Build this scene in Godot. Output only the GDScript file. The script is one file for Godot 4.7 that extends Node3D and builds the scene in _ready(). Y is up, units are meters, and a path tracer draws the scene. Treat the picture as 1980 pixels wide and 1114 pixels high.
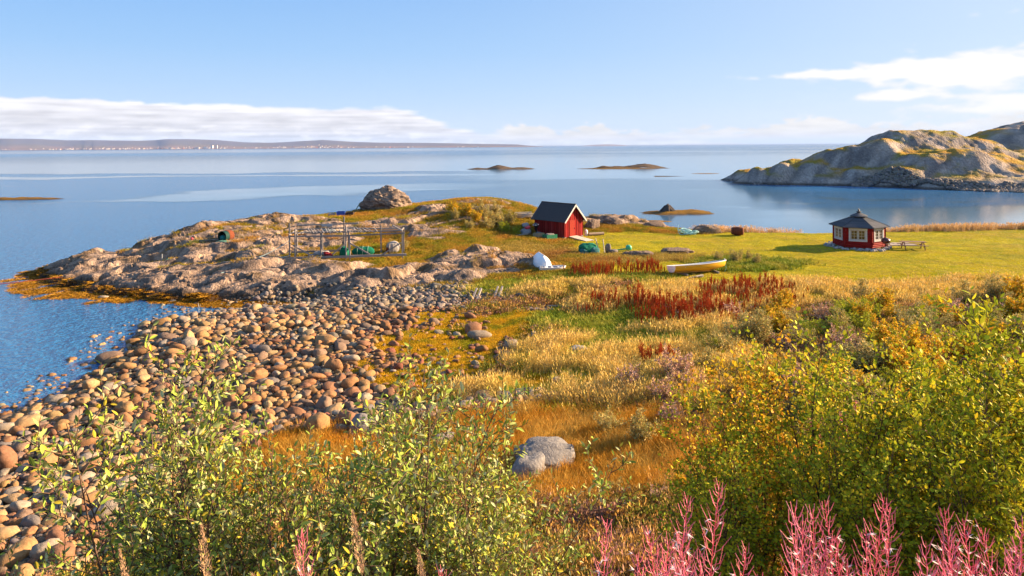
extends Node3D

# ---------------------------------------------------------------- shared state
var rng := RandomNumberGenerator.new()
var mats := {}
var used_names := {}
const SUN_TO := Vector3(0.917, 0.326, -0.229)

func fn(seed_: int, freq: float, octaves := 4, kind := FastNoiseLite.TYPE_SIMPLEX_SMOOTH, fractal := FastNoiseLite.FRACTAL_FBM) -> FastNoiseLite:
	var n := FastNoiseLite.new()
	n.seed = seed_
	n.frequency = freq
	n.noise_type = kind
	n.fractal_type = fractal
	n.fractal_octaves = octaves
	return n

func sstep(a: float, b: float, x: float) -> float:
	var t := clampf((x - a) / (b - a), 0.0, 1.0)
	return t * t * (3.0 - 2.0 * t)

func lin(r: float, g: float, b: float) -> Color:
	return Color(r, g, b).linear_to_srgb()

# ---------------------------------------------------------------- mesh collector
class MB:
	var v := PackedVector3Array()
	var n := PackedVector3Array()
	var c := PackedColorArray()
	var ix := PackedInt32Array()
	var col := Color(1, 1, 1)
	func tri(a: Vector3, b: Vector3, d: Vector3, out: Vector3) -> void:
		var nn := (d - a).cross(b - a)
		if nn.length_squared() < 1e-14:
			return
		nn = nn.normalized()
		if nn.dot(out) < 0.0:
			nn = -nn
			var t := b
			b = d
			d = t
		var k := v.size()
		v.append(a); v.append(b); v.append(d)
		for i in 3:
			n.append(nn); c.append(col); ix.append(k + i)
	func quad(a: Vector3, b: Vector3, d: Vector3, e: Vector3, out: Vector3) -> void:
		var nn := (d - a).cross(b - a)
		if nn.length_squared() < 1e-14:
			nn = (e - a).cross(d - a)
		nn = nn.normalized()
		var k := v.size()
		if nn.dot(out) < 0.0:
			nn = -nn
			v.append(a); v.append(e); v.append(d); v.append(b)
		else:
			v.append(a); v.append(b); v.append(d); v.append(e)
		for i in 4:
			n.append(nn); c.append(col)
		for i in [0, 1, 2, 0, 2, 3]:
			ix.append(k + i)
	# a box whose edges are chamfered by ch
	func box(t: Transform3D, s: Vector3, ch := 0.0) -> void:
		var h := s * 0.5
		var k := minf(ch, minf(h.x, minf(h.y, h.z)) * 0.8)
		for ax in 3:
			var u := (ax + 1) % 3
			var w := (ax + 2) % 3
			for sg in [-1.0, 1.0]:
				var p := []
				for q in [[-1, -1], [1, -1], [1, 1], [-1, 1]]:
					var a := Vector3()
					a[ax] = h[ax] * sg
					a[u] = (h[u] - k) * q[0]
					a[w] = (h[w] - k) * q[1]
					p.append(t * a)
				var o := Vector3()
				o[ax] = sg
				quad(p[0], p[1], p[2], p[3], t.basis * o)
		if k > 0.0:
			for ax in 3:
				var u := (ax + 1) % 3
				var w := (ax + 2) % 3
				for su in [-1.0, 1.0]:
					for sw in [-1.0, 1.0]:
						var p := []
						for e in [[-1, 0], [1, 0], [1, 1], [-1, 1]]:
							var a := Vector3()
							a[ax] = (h[ax] - k) * e[0]
							a[u] = (h[u] - (0.0 if e[1] == 0 else k)) * su
							a[w] = (h[w] - (k if e[1] == 0 else 0.0)) * sw
							p.append(t * a)
						var o := Vector3()
						o[u] = su
						o[w] = sw
						quad(p[0], p[1], p[2], p[3], t.basis * o)
	func bar(a: Vector3, b: Vector3, wd: float, ht: float, up := Vector3.UP, ch := 0.0) -> void:
		var z := (b - a)
		var l := z.length()
		z = z / l
		var x := up.cross(z)
		if x.length() < 0.01:
			x = Vector3.RIGHT.cross(z)
		x = x.normalized()
		var y := z.cross(x)
		box(Transform3D(Basis(x, y, z), (a + b) * 0.5), Vector3(wd, ht, l), ch)
	# smooth tube along points with radii
	func tube(pts: Array, radii: Array, sides := 6, caps := true) -> void:
		var m := pts.size()
		var first := v.size()
		var px := Vector3.ZERO
		for i in m:
			var d: Vector3
			if i == 0:
				d = pts[1] - pts[0]
			elif i == m - 1:
				d = pts[m - 1] - pts[m - 2]
			else:
				d = pts[i + 1] - pts[i - 1]
			d = d.normalized()
			if i == 0:
				px = d.cross(Vector3(0.31, 0.9, 0.21)).normalized()
				if px.length() < 0.1:
					px = d.cross(Vector3.RIGHT).normalized()
			px = (px - d * px.dot(d)).normalized()
			var py := d.cross(px)
			for k in sides:
				var a := TAU * k / sides
				var o := px * cos(a) + py * sin(a)
				v.append(pts[i] + o * radii[i])
				n.append(o)
				c.append(col)
		for i in m - 1:
			for k in sides:
				var a0 := first + i * sides + k
				var a1 := first + i * sides + (k + 1) % sides
				var b0 := a0 + sides
				var b1 := a1 + sides
				for q in [a0, b0, a1, a1, b0, b1]:
					ix.append(q)
		if caps:
			for e in [0, m - 1]:
				var cen: Vector3 = pts[e]
				var d2: Vector3 = (pts[0] - pts[1]) if e == 0 else (pts[m - 1] - pts[m - 2])
				for k in sides:
					tri(cen, v[first + e * sides + k], v[first + e * sides + (k + 1) % sides], d2)
	# smooth surface through a grid of points (rows x cols), optionally closed across columns
	func sheet(p: PackedVector3Array, rows: int, cols: int, wrap := false, flip := false, cc := PackedColorArray()) -> void:
		var first := v.size()
		var acc := PackedVector3Array()
		acc.resize(rows * cols)
		var last := cols if wrap else cols - 1
		for i in rows - 1:
			for j in last:
				var a := i * cols + j
				var b := i * cols + (j + 1) % cols
				var d := a + cols
				var e := b + cols
				var nn := (p[e] - p[a]).cross(p[d] - p[b])
				if flip:
					nn = -nn
				acc[a] += nn; acc[b] += nn; acc[d] += nn; acc[e] += nn
				if not flip:
					ix.append(first + a); ix.append(first + d); ix.append(first + b)
					ix.append(first + b); ix.append(first + d); ix.append(first + e)
				else:
					ix.append(first + a); ix.append(first + b); ix.append(first + d)
					ix.append(first + b); ix.append(first + e); ix.append(first + d)
		for i in rows * cols:
			v.append(p[i])
			n.append(acc[i].normalized() if acc[i].length_squared() > 0.0 else Vector3.UP)
			c.append(cc[i] if cc.size() else col)
	func mesh() -> ArrayMesh:
		var m := ArrayMesh.new()
		var a := []
		a.resize(Mesh.ARRAY_MAX)
		a[Mesh.ARRAY_VERTEX] = v
		a[Mesh.ARRAY_NORMAL] = n
		a[Mesh.ARRAY_COLOR] = c
		a[Mesh.ARRAY_INDEX] = ix
		m.add_surface_from_arrays(Mesh.PRIMITIVE_TRIANGLES, a)
		return m

# ---------------------------------------------------------------- nodes
func numbered(called: String) -> String:
	if not used_names.has(called):
		used_names[called] = 0
		return called
	used_names[called] += 1
	return "%s_%03d" % [called, used_names[called]]

func tag(o: Node, label: String, category := "", group := "", kind := "") -> Node:
	if label:
		o.set_meta("label", label)
	if category:
		o.set_meta("category", category)
	if group:
		o.set_meta("group", group)
	if kind:
		o.set_meta("kind", kind)
	return o

func put(called: String, m: Mesh, mat: Material, parent: Node = null, t := Transform3D()) -> MeshInstance3D:
	var o := MeshInstance3D.new()
	o.mesh = m
	o.material_override = mat
	o.transform = t
	if parent == null:
		o.name = numbered(called)
		add_child(o, true)
	else:
		var k := 0
		var nm := called
		while parent.has_node(nm):
			k += 1
			nm = "%s_%03d" % [called, k]
		o.name = nm
		parent.add_child(o, true)
	return o

func thing(called: String, label: String, category: String, at := Vector3.ZERO, yaw := 0.0, group := "") -> Node3D:
	var o := Node3D.new()
	o.name = numbered(called)
	add_child(o, true)
	o.position = at
	o.rotation.y = yaw
	tag(o, label, category, group)
	return o

func copy_of(proto: Node3D, called: String, label: String, category: String, t: Transform3D, group := "") -> Node3D:
	var o: Node3D = proto if not proto.is_inside_tree() and not proto.has_meta("taken") else proto.duplicate()
	if o == proto:
		proto.set_meta("taken", true)
	o.name = numbered(called)
	add_child(o, true)
	o.transform = t
	tag(o, label, category, group)
	return o

func copies(called: String, m: Mesh, mat: Material, buf: PackedFloat32Array, parent: Node = null) -> MultiMeshInstance3D:
	var mm := MultiMesh.new()
	mm.transform_format = MultiMesh.TRANSFORM_3D
	mm.use_colors = true
	mm.mesh = m
	mm.instance_count = buf.size() / 16
	mm.buffer = buf
	var o := MultiMeshInstance3D.new()
	o.multimesh = mm
	o.material_override = mat
	o.set_meta("kind", "stuff")
	if parent == null:
		o.name = numbered(called)
		add_child(o, true)
	else:
		o.name = called
		parent.add_child(o, true)
	return o

func push(buf: PackedFloat32Array, t: Transform3D, c: Color) -> void:
	var b := t.basis
	var o := t.origin
	buf.append_array(PackedFloat32Array([b.x.x, b.y.x, b.z.x, o.x, b.x.y, b.y.y, b.z.y, o.y, b.x.z, b.y.z, b.z.z, o.z, c.r, c.g, c.b, 1.0]))

# ---------------------------------------------------------------- materials
func flat(key: String, c: Color, rough := 0.8, metal := 0.0) -> StandardMaterial3D:
	if mats.has(key):
		return mats[key]
	var m := StandardMaterial3D.new()
	m.resource_name = key
	m.albedo_color = c
	m.roughness = rough
	m.metallic = metal
	if rough >= 0.6:
		m.metallic_specular = 0.2
	mats[key] = m
	return m

# tint x texture, relief from a height image, triplanar in the object's own axes or in the world
func textured(key: String, c: Color, tex: Texture2D, scale: float, rough := 0.85, height: Texture2D = null, relief := 0.0, world := false, vertex := false, stretch := Vector3.ONE) -> StandardMaterial3D:
	if mats.has(key):
		return mats[key]
	var m := flat(key, c, rough)
	m.albedo_texture = tex
	m.uv1_triplanar = true
	m.uv1_world_triplanar = world
	m.uv1_scale = stretch * scale
	m.vertex_color_use_as_albedo = vertex
	if height:
		m.heightmap_enabled = true
		m.heightmap_texture = height
		m.heightmap_scale = relief
	return m

func ramp_image(noise: FastNoiseLite, size: int, lo: float, hi: float, gamma := 1.0) -> Image:
	var im := noise.get_seamless_image(size, size)
	im.convert(Image.FORMAT_L8)
	var d := im.get_data()
	var lut := PackedByteArray()
	for i in 256:
		lut.append(int(clampf(lo + (hi - lo) * pow(i / 255.0, gamma), 0.0, 1.0) * 255.0))
	for i in d.size():
		d[i] = lut[d[i]]
	return Image.create_from_data(size, size, false, Image.FORMAT_L8, d)

func blend_images(a: Image, b: Image, k: float) -> Image:
	var p := a.get_data()
	var q := b.get_data()
	for i in p.size():
		p[i] = int(clampf(p[i] * (1.0 - k) + q[i] * k, 0.0, 255.0))
	return Image.create_from_data(a.get_width(), a.get_height(), false, Image.FORMAT_L8, p)

func times_images(a: Image, b: Image) -> Image:
	var p := a.get_data()
	var q := b.get_data()
	for i in p.size():
		p[i] = p[i] * q[i] / 255
	return Image.create_from_data(a.get_width(), a.get_height(), false, Image.FORMAT_L8, p)

func tex_of(im: Image) -> ImageTexture:
	return ImageTexture.create_from_image(im)

# ---------------------------------------------------------------- sky: air and clouds
func air(phi: float, e: float) -> Color:
	# colour of clear air at azimuth phi and elevation e (radians), by elevation and nearness to the sun
	var d := rad_to_deg(e)
	var stops := [[0.0, 0.66, 0.75, 0.86], [1.5, 0.60, 0.72, 0.88], [4.0, 0.46, 0.65, 0.89], [8.0, 0.32, 0.55, 0.87], [12.0, 0.245, 0.475, 0.84], [30.0, 0.19, 0.40, 0.77], [60.0, 0.15, 0.34, 0.70], [90.0, 0.14, 0.32, 0.67]]
	var c := Color(0, 0, 0)
	for i in stops.size() - 1:
		if d <= stops[i + 1][0] or i == stops.size() - 2:
			var t := clampf((d - stops[i][0]) / (stops[i + 1][0] - stops[i][0]), 0.0, 1.0)
			c = Color(lerpf(stops[i][1], stops[i + 1][1], t), lerpf(stops[i][2], stops[i + 1][2], t), lerpf(stops[i][3], stops[i + 1][3], t))
			break
	var dir := Vector3(sin(phi) * cos(e), sin(e), -cos(phi) * cos(e))
	var g := rad_to_deg(acos(clampf(dir.dot(SUN_TO), -1.0, 1.0)))
	var w := 0.8 * exp(-pow(g / 52.0, 2.0))
	return c.lerp(Color(0.90, 0.95, 0.99), w)

func sky_image() -> Image:
	var small := Image.create(256, 128, false, Image.FORMAT_RGBF)
	for y in 128:
		var e := (0.5 - (y + 0.5) / 128.0) * PI
		for x in 256:
			var phi := ((x + 0.5) / 256.0 - 0.5) * TAU
			small.set_pixel(x, y, air(phi, maxf(e, 0.0)))
	small.resize(4096, 2048, Image.INTERPOLATE_BILINEAR)
	var n1 := fn(11, 1.0, 4)
	var n2 := fn(12, 1.0, 4)
	var n3 := fn(13, 1.0, 2)
	var rows := 178
	var strip := PackedFloat32Array()
	strip.resize(rows * 4096 * 3)
	var at := 0
	for r in rows:
		var y := 1024 - rows + r
		var e := (0.5 - (y + 0.5) / 2048.0) * 180.0
		for x in 4096:
			var phi := ((x + 0.5) / 4096.0 - 0.5) * 360.0
			var c := small.get_pixel(x, y)
			# --- the long flat bank on the left, its top falling towards the right
			var a := absf(phi + 52.0)
			var top := 3.62 - 0.32 * sstep(14.0, 38.0, phi + 52.0) + 0.9 * sstep(10.0, 60.0, -phi - 40.0) * n3.get_noise_2d(phi * 0.06, 4.0)
			top -= 2.3 * sstep(-10.0, -1.0, phi + 1.0 * n3.get_noise_2d(e * 3.0, 7.0))
			top -= 4.0 * sstep(60.0, 100.0, a)
			top += 0.22 * n1.get_noise_2d(phi * 0.28, 1.0)
			var n := n1.get_noise_2d(phi * 0.22, e * 1.5)
			var streak := n2.get_noise_2d(phi * 0.10 + e * 0.2, e * 3.4)
			var bank := sstep(0.0, 0.16 + 0.25 * sstep(-30.0, -5.0, phi), top - e + 0.22 * n)
			if top < 0.2:
				bank = 0.0
			if bank > 0.0:
				var depth := clampf((top - e) / maxf(top, 0.5), 0.0, 1.0)
				var b := 0.97 - 0.17 * sstep(0.06, 0.36, depth) + 0.18 * n + 0.24 * streak
				var puff := sstep(0.05, 0.5, n2.get_noise_2d(phi * 0.5, e * 1.6 + 20.0)) * sstep(0.3, 0.8, depth)
				b += 0.26 * puff
				b = clampf(b, 0.62, 1.05)
				var cc := Color(b * 0.985, b * 0.955, b * 0.975).lerp(Color(1.0, 0.95, 0.89) * b, puff * 0.8)
				cc = cc.lerp(Color(0.80, 0.82, 0.86), 0.35 * sstep(1.2, 0.0, e))
				c = c.lerp(cc, bank * (0.93 - 0.2 * sstep(1.6, 0.2, e)))
			# --- rows of low cumulus along the horizon
			var lowtop := 1.35 + 0.6 * sstep(14.0, 24.0, phi) + 1.2 * n3.get_noise_2d(phi * 0.11 + 40.0, 0.0)
			var low := sstep(0.0, 0.35, lowtop - e + 0.7 * n1.get_noise_2d(phi * 0.6 + 9.0, e * 1.9)) * sstep(0.25, 0.8, e)
			low *= sstep(-8.0, 0.0, phi) * sstep(-0.45, 0.1, n3.get_noise_2d(phi * 0.075, 3.0) + 0.5 * sstep(10.0, 22.0, phi))
			c = c.lerp(Color(0.97, 0.925, 0.865) * (0.90 + 0.16 * n), low * 0.95)
			# --- fair-weather clouds higher on the right and round the rest of the sky
			var env := 0.0
			env += 1.6 * exp(-pow((phi - 34.0) / 6.0, 2.0) - pow((e - 5.15) / 1.15, 2.0))
			env += 1.1 * exp(-pow((phi - 25.0) / 4.4, 2.0) - pow((e - 5.25) / 0.36, 2.0))
			env += 1.25 * exp(-pow((phi - 29.2) / 1.9, 2.0) - pow((e - 3.6) / 0.42, 2.0))
			env += 1.2 * exp(-pow((phi - 38.0) / 7.0, 2.0) - pow((e - 2.6) / 0.8, 2.0))
			env += 0.30 * exp(-pow((phi - 35.5) / 2.2, 2.0) - pow((e - 8.9) / 0.3, 2.0))
			env += 0.9 * sstep(44.0, 60.0, absf(phi)) * sstep(2.0, 4.5, e) * sstep(11.5, 8.0, e) * (0.25 + 0.9 * n3.get_noise_2d(phi * 0.05, e * 0.3 + 60.0))
			if env > 0.03:
				var q := env + 0.62 * n2.get_noise_2d(phi * 0.30 + 70.0, e * 1.1)
				var k := sstep(0.30, 0.80, q)
				c = c.lerp(Color(0.99, 0.965, 0.935) * (0.93 + 0.09 * sstep(0.5, 1.1, q)), k * 0.9)
			# --- thin veil towards the right horizon
			var veil := 0.32 * sstep(12.0, 38.0, phi) * sstep(5.5, 0.6, e + 1.6 * n2.get_noise_2d(phi * 0.12, e * 1.3))
			c = c.lerp(Color(0.90, 0.905, 0.90), veil * 0.8)
			strip[at] = c.r
			strip[at + 1] = c.g
			strip[at + 2] = c.b
			at += 3
	var im := Image.create_from_data(4096, rows, false, Image.FORMAT_RGBF, strip.to_byte_array())
	# the strip's top rows are clear air, so it joins without a seam
	small.blit_rect(im, Rect2i(0, 0, 4096, rows), Vector2i(0, 1024 - rows))
	small.fill_rect(Rect2i(0, 1024, 4096, 1024), Color(0.22, 0.27, 0.33))
	# the middle column of the picture so far looks ahead; a panorama begins there
	var turned := Image.create(4096, 2048, false, Image.FORMAT_RGBF)
	turned.blit_rect(small, Rect2i(2048, 0, 2048, 2048), Vector2i(0, 0))
	turned.blit_rect(small, Rect2i(0, 0, 2048, 2048), Vector2i(2048, 0))
	return turned

func camera_and_light() -> void:
	var cam := Camera3D.new()
	cam.name = "camera"
	cam.projection = Camera3D.PROJECTION_FRUSTUM
	cam.near = 0.1
	cam.far = 30000.0
	cam.size = 1114.0 / 1320.0 * 0.1
	cam.frustum_offset = Vector2(0.0, -(557.0 - 282.5) / 1320.0 * 0.1)
	cam.position = Vector3(0, 12, 0)
	cam.rotation = Vector3(0, 0, deg_to_rad(-0.38))
	add_child(cam)
	cam.current = true
	var exposure := 4.2
	var env := Environment.new()
	env.background_mode = Environment.BG_SKY
	var sky := Sky.new()
	var sm := PanoramaSkyMaterial.new()
	sm.panorama = ImageTexture.create_from_image(sky_image())
	sky.sky_material = sm
	env.sky = sky
	env.background_energy_multiplier = 1.12 / exposure
	env.tonemap_mode = Environment.TONE_MAPPER_LINEAR
	env.tonemap_exposure = exposure
	env.sdfgi_enabled = true
	env.ssao_enabled = true
	env.ssil_enabled = true
	env.fog_enabled = true
	env.fog_density = 0.000034
	env.fog_light_color = Color(0.62, 0.76, 1.0)
	var we := WorldEnvironment.new()
	we.name = "world_environment"
	we.environment = env
	add_child(we)
	var sun := DirectionalLight3D.new()
	sun.name = "sun"
	sun.light_energy = 1.6
	sun.light_color = Color(1.0, 0.86, 0.69)
	sun.light_angular_distance = 0.5
	sun.shadow_enabled = true
	add_child(sun)
	sun.look_at_from_position(Vector3.ZERO, -SUN_TO, Vector3.UP)

# ---------------------------------------------------------------- land form
const SHORE := [[-90.0, 2.0], [-46.0, 13.0], [-31.0, 22.0], [-25.5, 27.0], [-22.9, 30.4], [-22.3, 32.9], [-22.6, 35.4], [-22.3, 37.1], [-22.7, 39.4], [-24.9, 45.6], [-24.0, 47.8], [-19.6, 50.4], [-15.4, 52.0], [-15.4, 53.2], [-19.4, 52.3], [-23.0, 53.0], [-27.4, 54.6], [-31.3, 55.7], [-35.5, 57.8], [-39.5, 60.5], [-44.3, 65.0], [-46.3, 67.8], [-45.0, 70.0], [-40.0, 72.5], [-35.0, 77.0], [-27.0, 84.0], [-18.0, 91.0], [-6.0, 94.0], [4.0, 91.5], [14.0, 93.5], [21.0, 92.0], [24.0, 85.5], [33.0, 83.2], [45.0, 84.0], [62.0, 85.5], [90.0, 88.0], [140.0, 80.0], [240.0, 60.0], [240.0, -140.0], [-90.0, -140.0]]
# x, distance in front of the camera, height above the water
const HEIGHTS := [[0, 0, 10.4], [-8, 0, 10.2], [8, 0, 10.4], [20, 0, 10.0], [-20, 0, 8.0], [0, 3, 9.1], [-6, 3, 8.9], [7, 3, 9.2], [16, 3, 9.2], [0, 6, 7.2], [-6, 6, 6.8], [7, 6, 7.4], [16, 6, 7.4], [0, 10, 4.9], [-7, 10, 4.3], [8, 10, 5.4], [18, 10, 5.6], [0, 15, 3.3], [-9, 14, 2.5], [9, 15, 3.9], [20, 15, 4.2], [0, 20, 2.3], [-12, 18, 1.3], [8, 20, 2.9], [20, 20, 3.3], [30, 18, 3.6],
	[-18, 18, 0.7], [-12, 22, 1.0], [-18, 24, 0.55], [-6, 24, 1.5], [0, 25, 2.0], [8, 27, 2.3], [18, 28, 2.8], [30, 28, 3.1], [-16, 30, 0.6], [-9, 30, 1.0], [-3, 31, 1.15], [3, 32, 1.6], [10, 33, 2.0], [20, 36, 2.4], [32, 38, 2.7], [45, 40, 2.9],
	[-15, 37, 0.75], [-8, 38, 0.95], [-2, 39, 1.1], [4, 40, 1.5], [12, 42, 1.8], [24, 44, 2.1], [34, 45, 2.3], [-18, 44, 0.7], [-11, 45, 0.85], [-4, 46, 0.9], [2, 46, 1.1], [10, 48, 1.7], [26, 50, 1.75], [40, 50, 1.9], [60, 50, 2.2],
	[-14, 49, 0.7], [-8, 51, 0.75], [-2, 51, 1.0], [4, 54, 1.5], [12, 55, 1.7], [24, 58, 1.7], [40, 60, 1.7], [60, 62, 1.8], [15, 66, 1.7], [28, 68, 1.7], [35, 68, 1.7], [42, 67, 1.7], [58, 72, 1.7], [8, 67, 1.7], [4, 66, 1.7], [5, 74, 1.75], [7, 78, 1.75], [4, 79, 1.8], [12, 76, 1.7], [22, 78, 1.6], [40, 79, 1.65], [60, 80, 1.7], [90, 80, 2.0],
	[10, 88, 2.5], [15, 87, 2.2], [20, 87, 1.5],
	[-2, 84, 5.5], [-5, 84, 5.5], [-9, 83, 5.0], [-13, 84, 4.6], [0.7, 83, 4.5], [2.4, 81, 3.5], [-5, 77, 4.0], [-1, 74, 2.6], [1.6, 75, 1.9], [-9, 73, 3.2], [-16, 80, 4.1], [-20, 77, 4.0], [-25, 75, 3.85], [-29, 73.5, 3.9], [-32, 72, 3.85], [-35, 69.5, 2.4], [-37, 68, 1.7], [-41, 67, 1.4], [-44, 67.2, 0.7],
	[-20, 61.5, 1.7], [-17, 62, 1.72], [-14, 62.3, 1.72], [-10, 62.5, 1.75], [-20, 64.5, 1.75], [-12, 65, 1.85], [-23, 59.5, 1.5], [-27, 61, 1.5], [-33, 62, 1.1], [-30, 66, 2.2], [-38, 64, 0.8], [-24, 67, 2.6], [-16, 68, 2.3], [-10, 68, 2.3], [-15, 57, 1.2], [-19, 56, 0.8], [-10, 57, 1.1], [-23, 56, 0.7], [-28, 57.5, 0.6],
	[-4, 64, 2.3], [0, 62, 1.9], [2, 60, 1.55], [-8, 61, 1.7], [-5, 58, 1.3], [-1, 57, 1.2], [-6, 55, 0.85], [-2, 68, 2.2]]
const CX0 := -92.0
const CZ0 := -16.0
const CS := 2.0
const CW := 118
const CH := 62
var coarse_h := PackedFloat32Array()
var coarse_s := PackedFloat32Array()
var n_big := fn(1, 0.05, 4)
var n_mid := fn(2, 0.22, 4)
var n_fine := fn(3, 0.9, 3)
var n_zone := fn(4, 0.16, 4)
var n_patch := fn(5, 0.055, 3)

func shore_distance(x: float, d: float) -> float:
	var best := 1e9
	var inside := false
	var m := SHORE.size()
	for i in m:
		var ax: float = SHORE[i][0]
		var ad: float = SHORE[i][1]
		var bx: float = SHORE[(i + 1) % m][0]
		var bd: float = SHORE[(i + 1) % m][1]
		var ex := bx - ax
		var ed := bd - ad
		var t := clampf(((x - ax) * ex + (d - ad) * ed) / (ex * ex + ed * ed), 0.0, 1.0)
		var qx := x - ax - ex * t
		var qd := d - ad - ed * t
		best = minf(best, qx * qx + qd * qd)
		if (ad > d) != (bd > d) and x < ax + ex * (d - ad) / ed:
			inside = not inside
	return sqrt(best) if inside else -sqrt(best)

func prepare_land() -> void:
	n_crack.cellular_return_type = FastNoiseLite.RETURN_DISTANCE2_SUB
	n_crack.fractal_type = FastNoiseLite.FRACTAL_NONE
	coarse_h.resize(CW * CH)
	coarse_s.resize(CW * CH)
	for j in CH:
		var d := CZ0 + j * CS
		for i in CW:
			var x := CX0 + i * CS
			var sw := 0.0
			var sh := 0.0
			for p in HEIGHTS:
				var qx: float = x - p[0]
				var qd: float = d - p[1]
				var r := qx * qx + qd * qd + 1.2
				var w := 1.0 / (r * r)
				sw += w
				sh += w * p[2]
			coarse_h[j * CW + i] = sh / sw
			coarse_s[j * CW + i] = shore_distance(x, d)

func coarse(a: PackedFloat32Array, x: float, d: float) -> float:
	var u := clampf((x - CX0) / CS, 0.0, CW - 1.001)
	var w := clampf((d - CZ0) / CS, 0.0, CH - 1.001)
	var i := int(u)
	var j := int(w)
	u -= i
	w -= j
	var k := j * CW + i
	return lerpf(lerpf(a[k], a[k + 1], u), lerpf(a[k + CW], a[k + CW + 1], u), w)

# bicubic-like smooth reading of the coarse heights: mean of four shifted bilinear taps
func land(x: float, d: float) -> float:
	var s := coarse(coarse_s, x, d) + 0.5 * n_mid.get_noise_2d(x, d)
	if s < 0.0:
		return maxf(s * 0.22, -2.5)
	var h := 0.25 * (coarse(coarse_h, x - 0.7, d - 0.7) + coarse(coarse_h, x + 0.7, d - 0.7) + coarse(coarse_h, x - 0.7, d + 0.7) + coarse(coarse_h, x + 0.7, d + 0.7))
	h += (0.16 * n_mid.get_noise_2d(x * 0.6, d * 0.6) + 0.05 * n_fine.get_noise_2d(x, d)) * (0.35 if (x > 12.0 and d > 52.0) else 1.0)
	var w := sstep(0.0, 4.5, s)
	return lerpf(minf(s * 0.14, h), h, w)

# where bedrock shows: x, d, radius x, radius d, strength
const ROCK := [[-33, 65, 16, 10, 1.0], [-22, 58, 12, 5.5, 1.0], [-14, 56.5, 8, 3.6, 1.0], [-25, 70, 10, 8, 0.9], [-17, 76, 7, 5, 0.62], [-10, 77, 7, 6, 0.62], [-3, 83, 5, 3.2, 0.55], [-6.5, 57.2, 4.6, 2.9, 1.0], [-2.5, 60.5, 6, 3.6, 1.0], [-8, 72, 4, 3, 0.55], [11, 87.5, 5.5, 4, 0.85], [17, 88, 5, 4, 0.85], [1, 58.5, 3.5, 1.3, 0.85]]
func rockiness(x: float, d: float) -> float:
	var m := 0.0
	for r in ROCK:
		var u: float = (x - r[0]) / r[2]
		var w: float = (d - r[1]) / r[3]
		var q := u * u + w * w
		if q < 1.6:
			m = maxf(m, r[4] * sstep(1.55, 0.45, q))
	return m

var n_rock := fn(21, 0.11, 5, FastNoiseLite.TYPE_SIMPLEX_SMOOTH, FastNoiseLite.FRACTAL_RIDGED)
var n_strata := fn(22, 0.5, 4, FastNoiseLite.TYPE_SIMPLEX_SMOOTH, FastNoiseLite.FRACTAL_RIDGED)
var n_lump := fn(23, 0.13, 3)
var n_crack := fn(26, 0.42, 2, FastNoiseLite.TYPE_CELLULAR)
var n_crag := fn(24, 0.55, 3, FastNoiseLite.TYPE_CELLULAR)

func rock_height(x: float, d: float) -> float:
	var m := rockiness(x, d)
	if m <= 0.0:
		return -9.0
	var flat_rack := 1.0 - 0.8 * exp(-pow((x + 15.5) / 7.0, 2.0) - pow((d - 63.5) / 2.6, 2.0))
	# folds running from the lower left to the upper right, as ice left them
	var u := x * 0.955 + d * 0.295
	var w := -x * 0.295 + d * 0.955
	var fold := n_strata.get_noise_2d(u * 0.09, w * 0.42)
	var rid := n_rock.get_noise_2d(x, d)
	var lump := n_lump.get_noise_2d(x, d)
	var h := land(x, d)
	var out := -0.75 + 1.15 * m + (0.62 * lump + 0.34 * fold + 0.10 * rid) * (0.55 + 0.45 * m) * flat_rack
	out -= 0.85 * (1.0 - flat_rack)
	var steep := sstep(2.4, 0.4, h)
	out += steep * 0.14 * n_crag.get_noise_2d(u * 0.45, w * 1.3) * m
	# ledges whose broken faces look out from the slope, and joints between the slabs
	var ledge := fposmod(w * 0.30 + 0.9 * lump + 0.35 * n_mid.get_noise_2d(u * 0.5, w * 0.5), 1.0)
	var step_face := ledge / 0.24 if ledge < 0.24 else 1.0 - (ledge - 0.24) / 0.76
	step_face = step_face * step_face * (3.0 - 2.0 * step_face)
	out += (step_face - 0.5) * 0.55 * m * flat_rack * clampf(0.6 + 1.3 * n_lump.get_noise_2d(u + 60.0, w), 0.0, 1.2)
	var joint := n_crack.get_noise_2d(u * 0.75 + 0.5 * n_fine.get_noise_2d(x, d), w * 1.7)
	out -= 0.32 * sstep(-0.90, -1.0, joint) * m
	out += 0.055 * n_mid.get_noise_2d(u * 2.2, w * 5.0) * m
	out += 0.05 * n_fine.get_noise_2d(x * 1.7, d * 1.7)
	return h + out * sstep(-1.5, 1.0, coarse(coarse_s, x, d) + 1.0) - 0.5 * sstep(0.5, -2.5, coarse(coarse_s, x, d))

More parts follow.
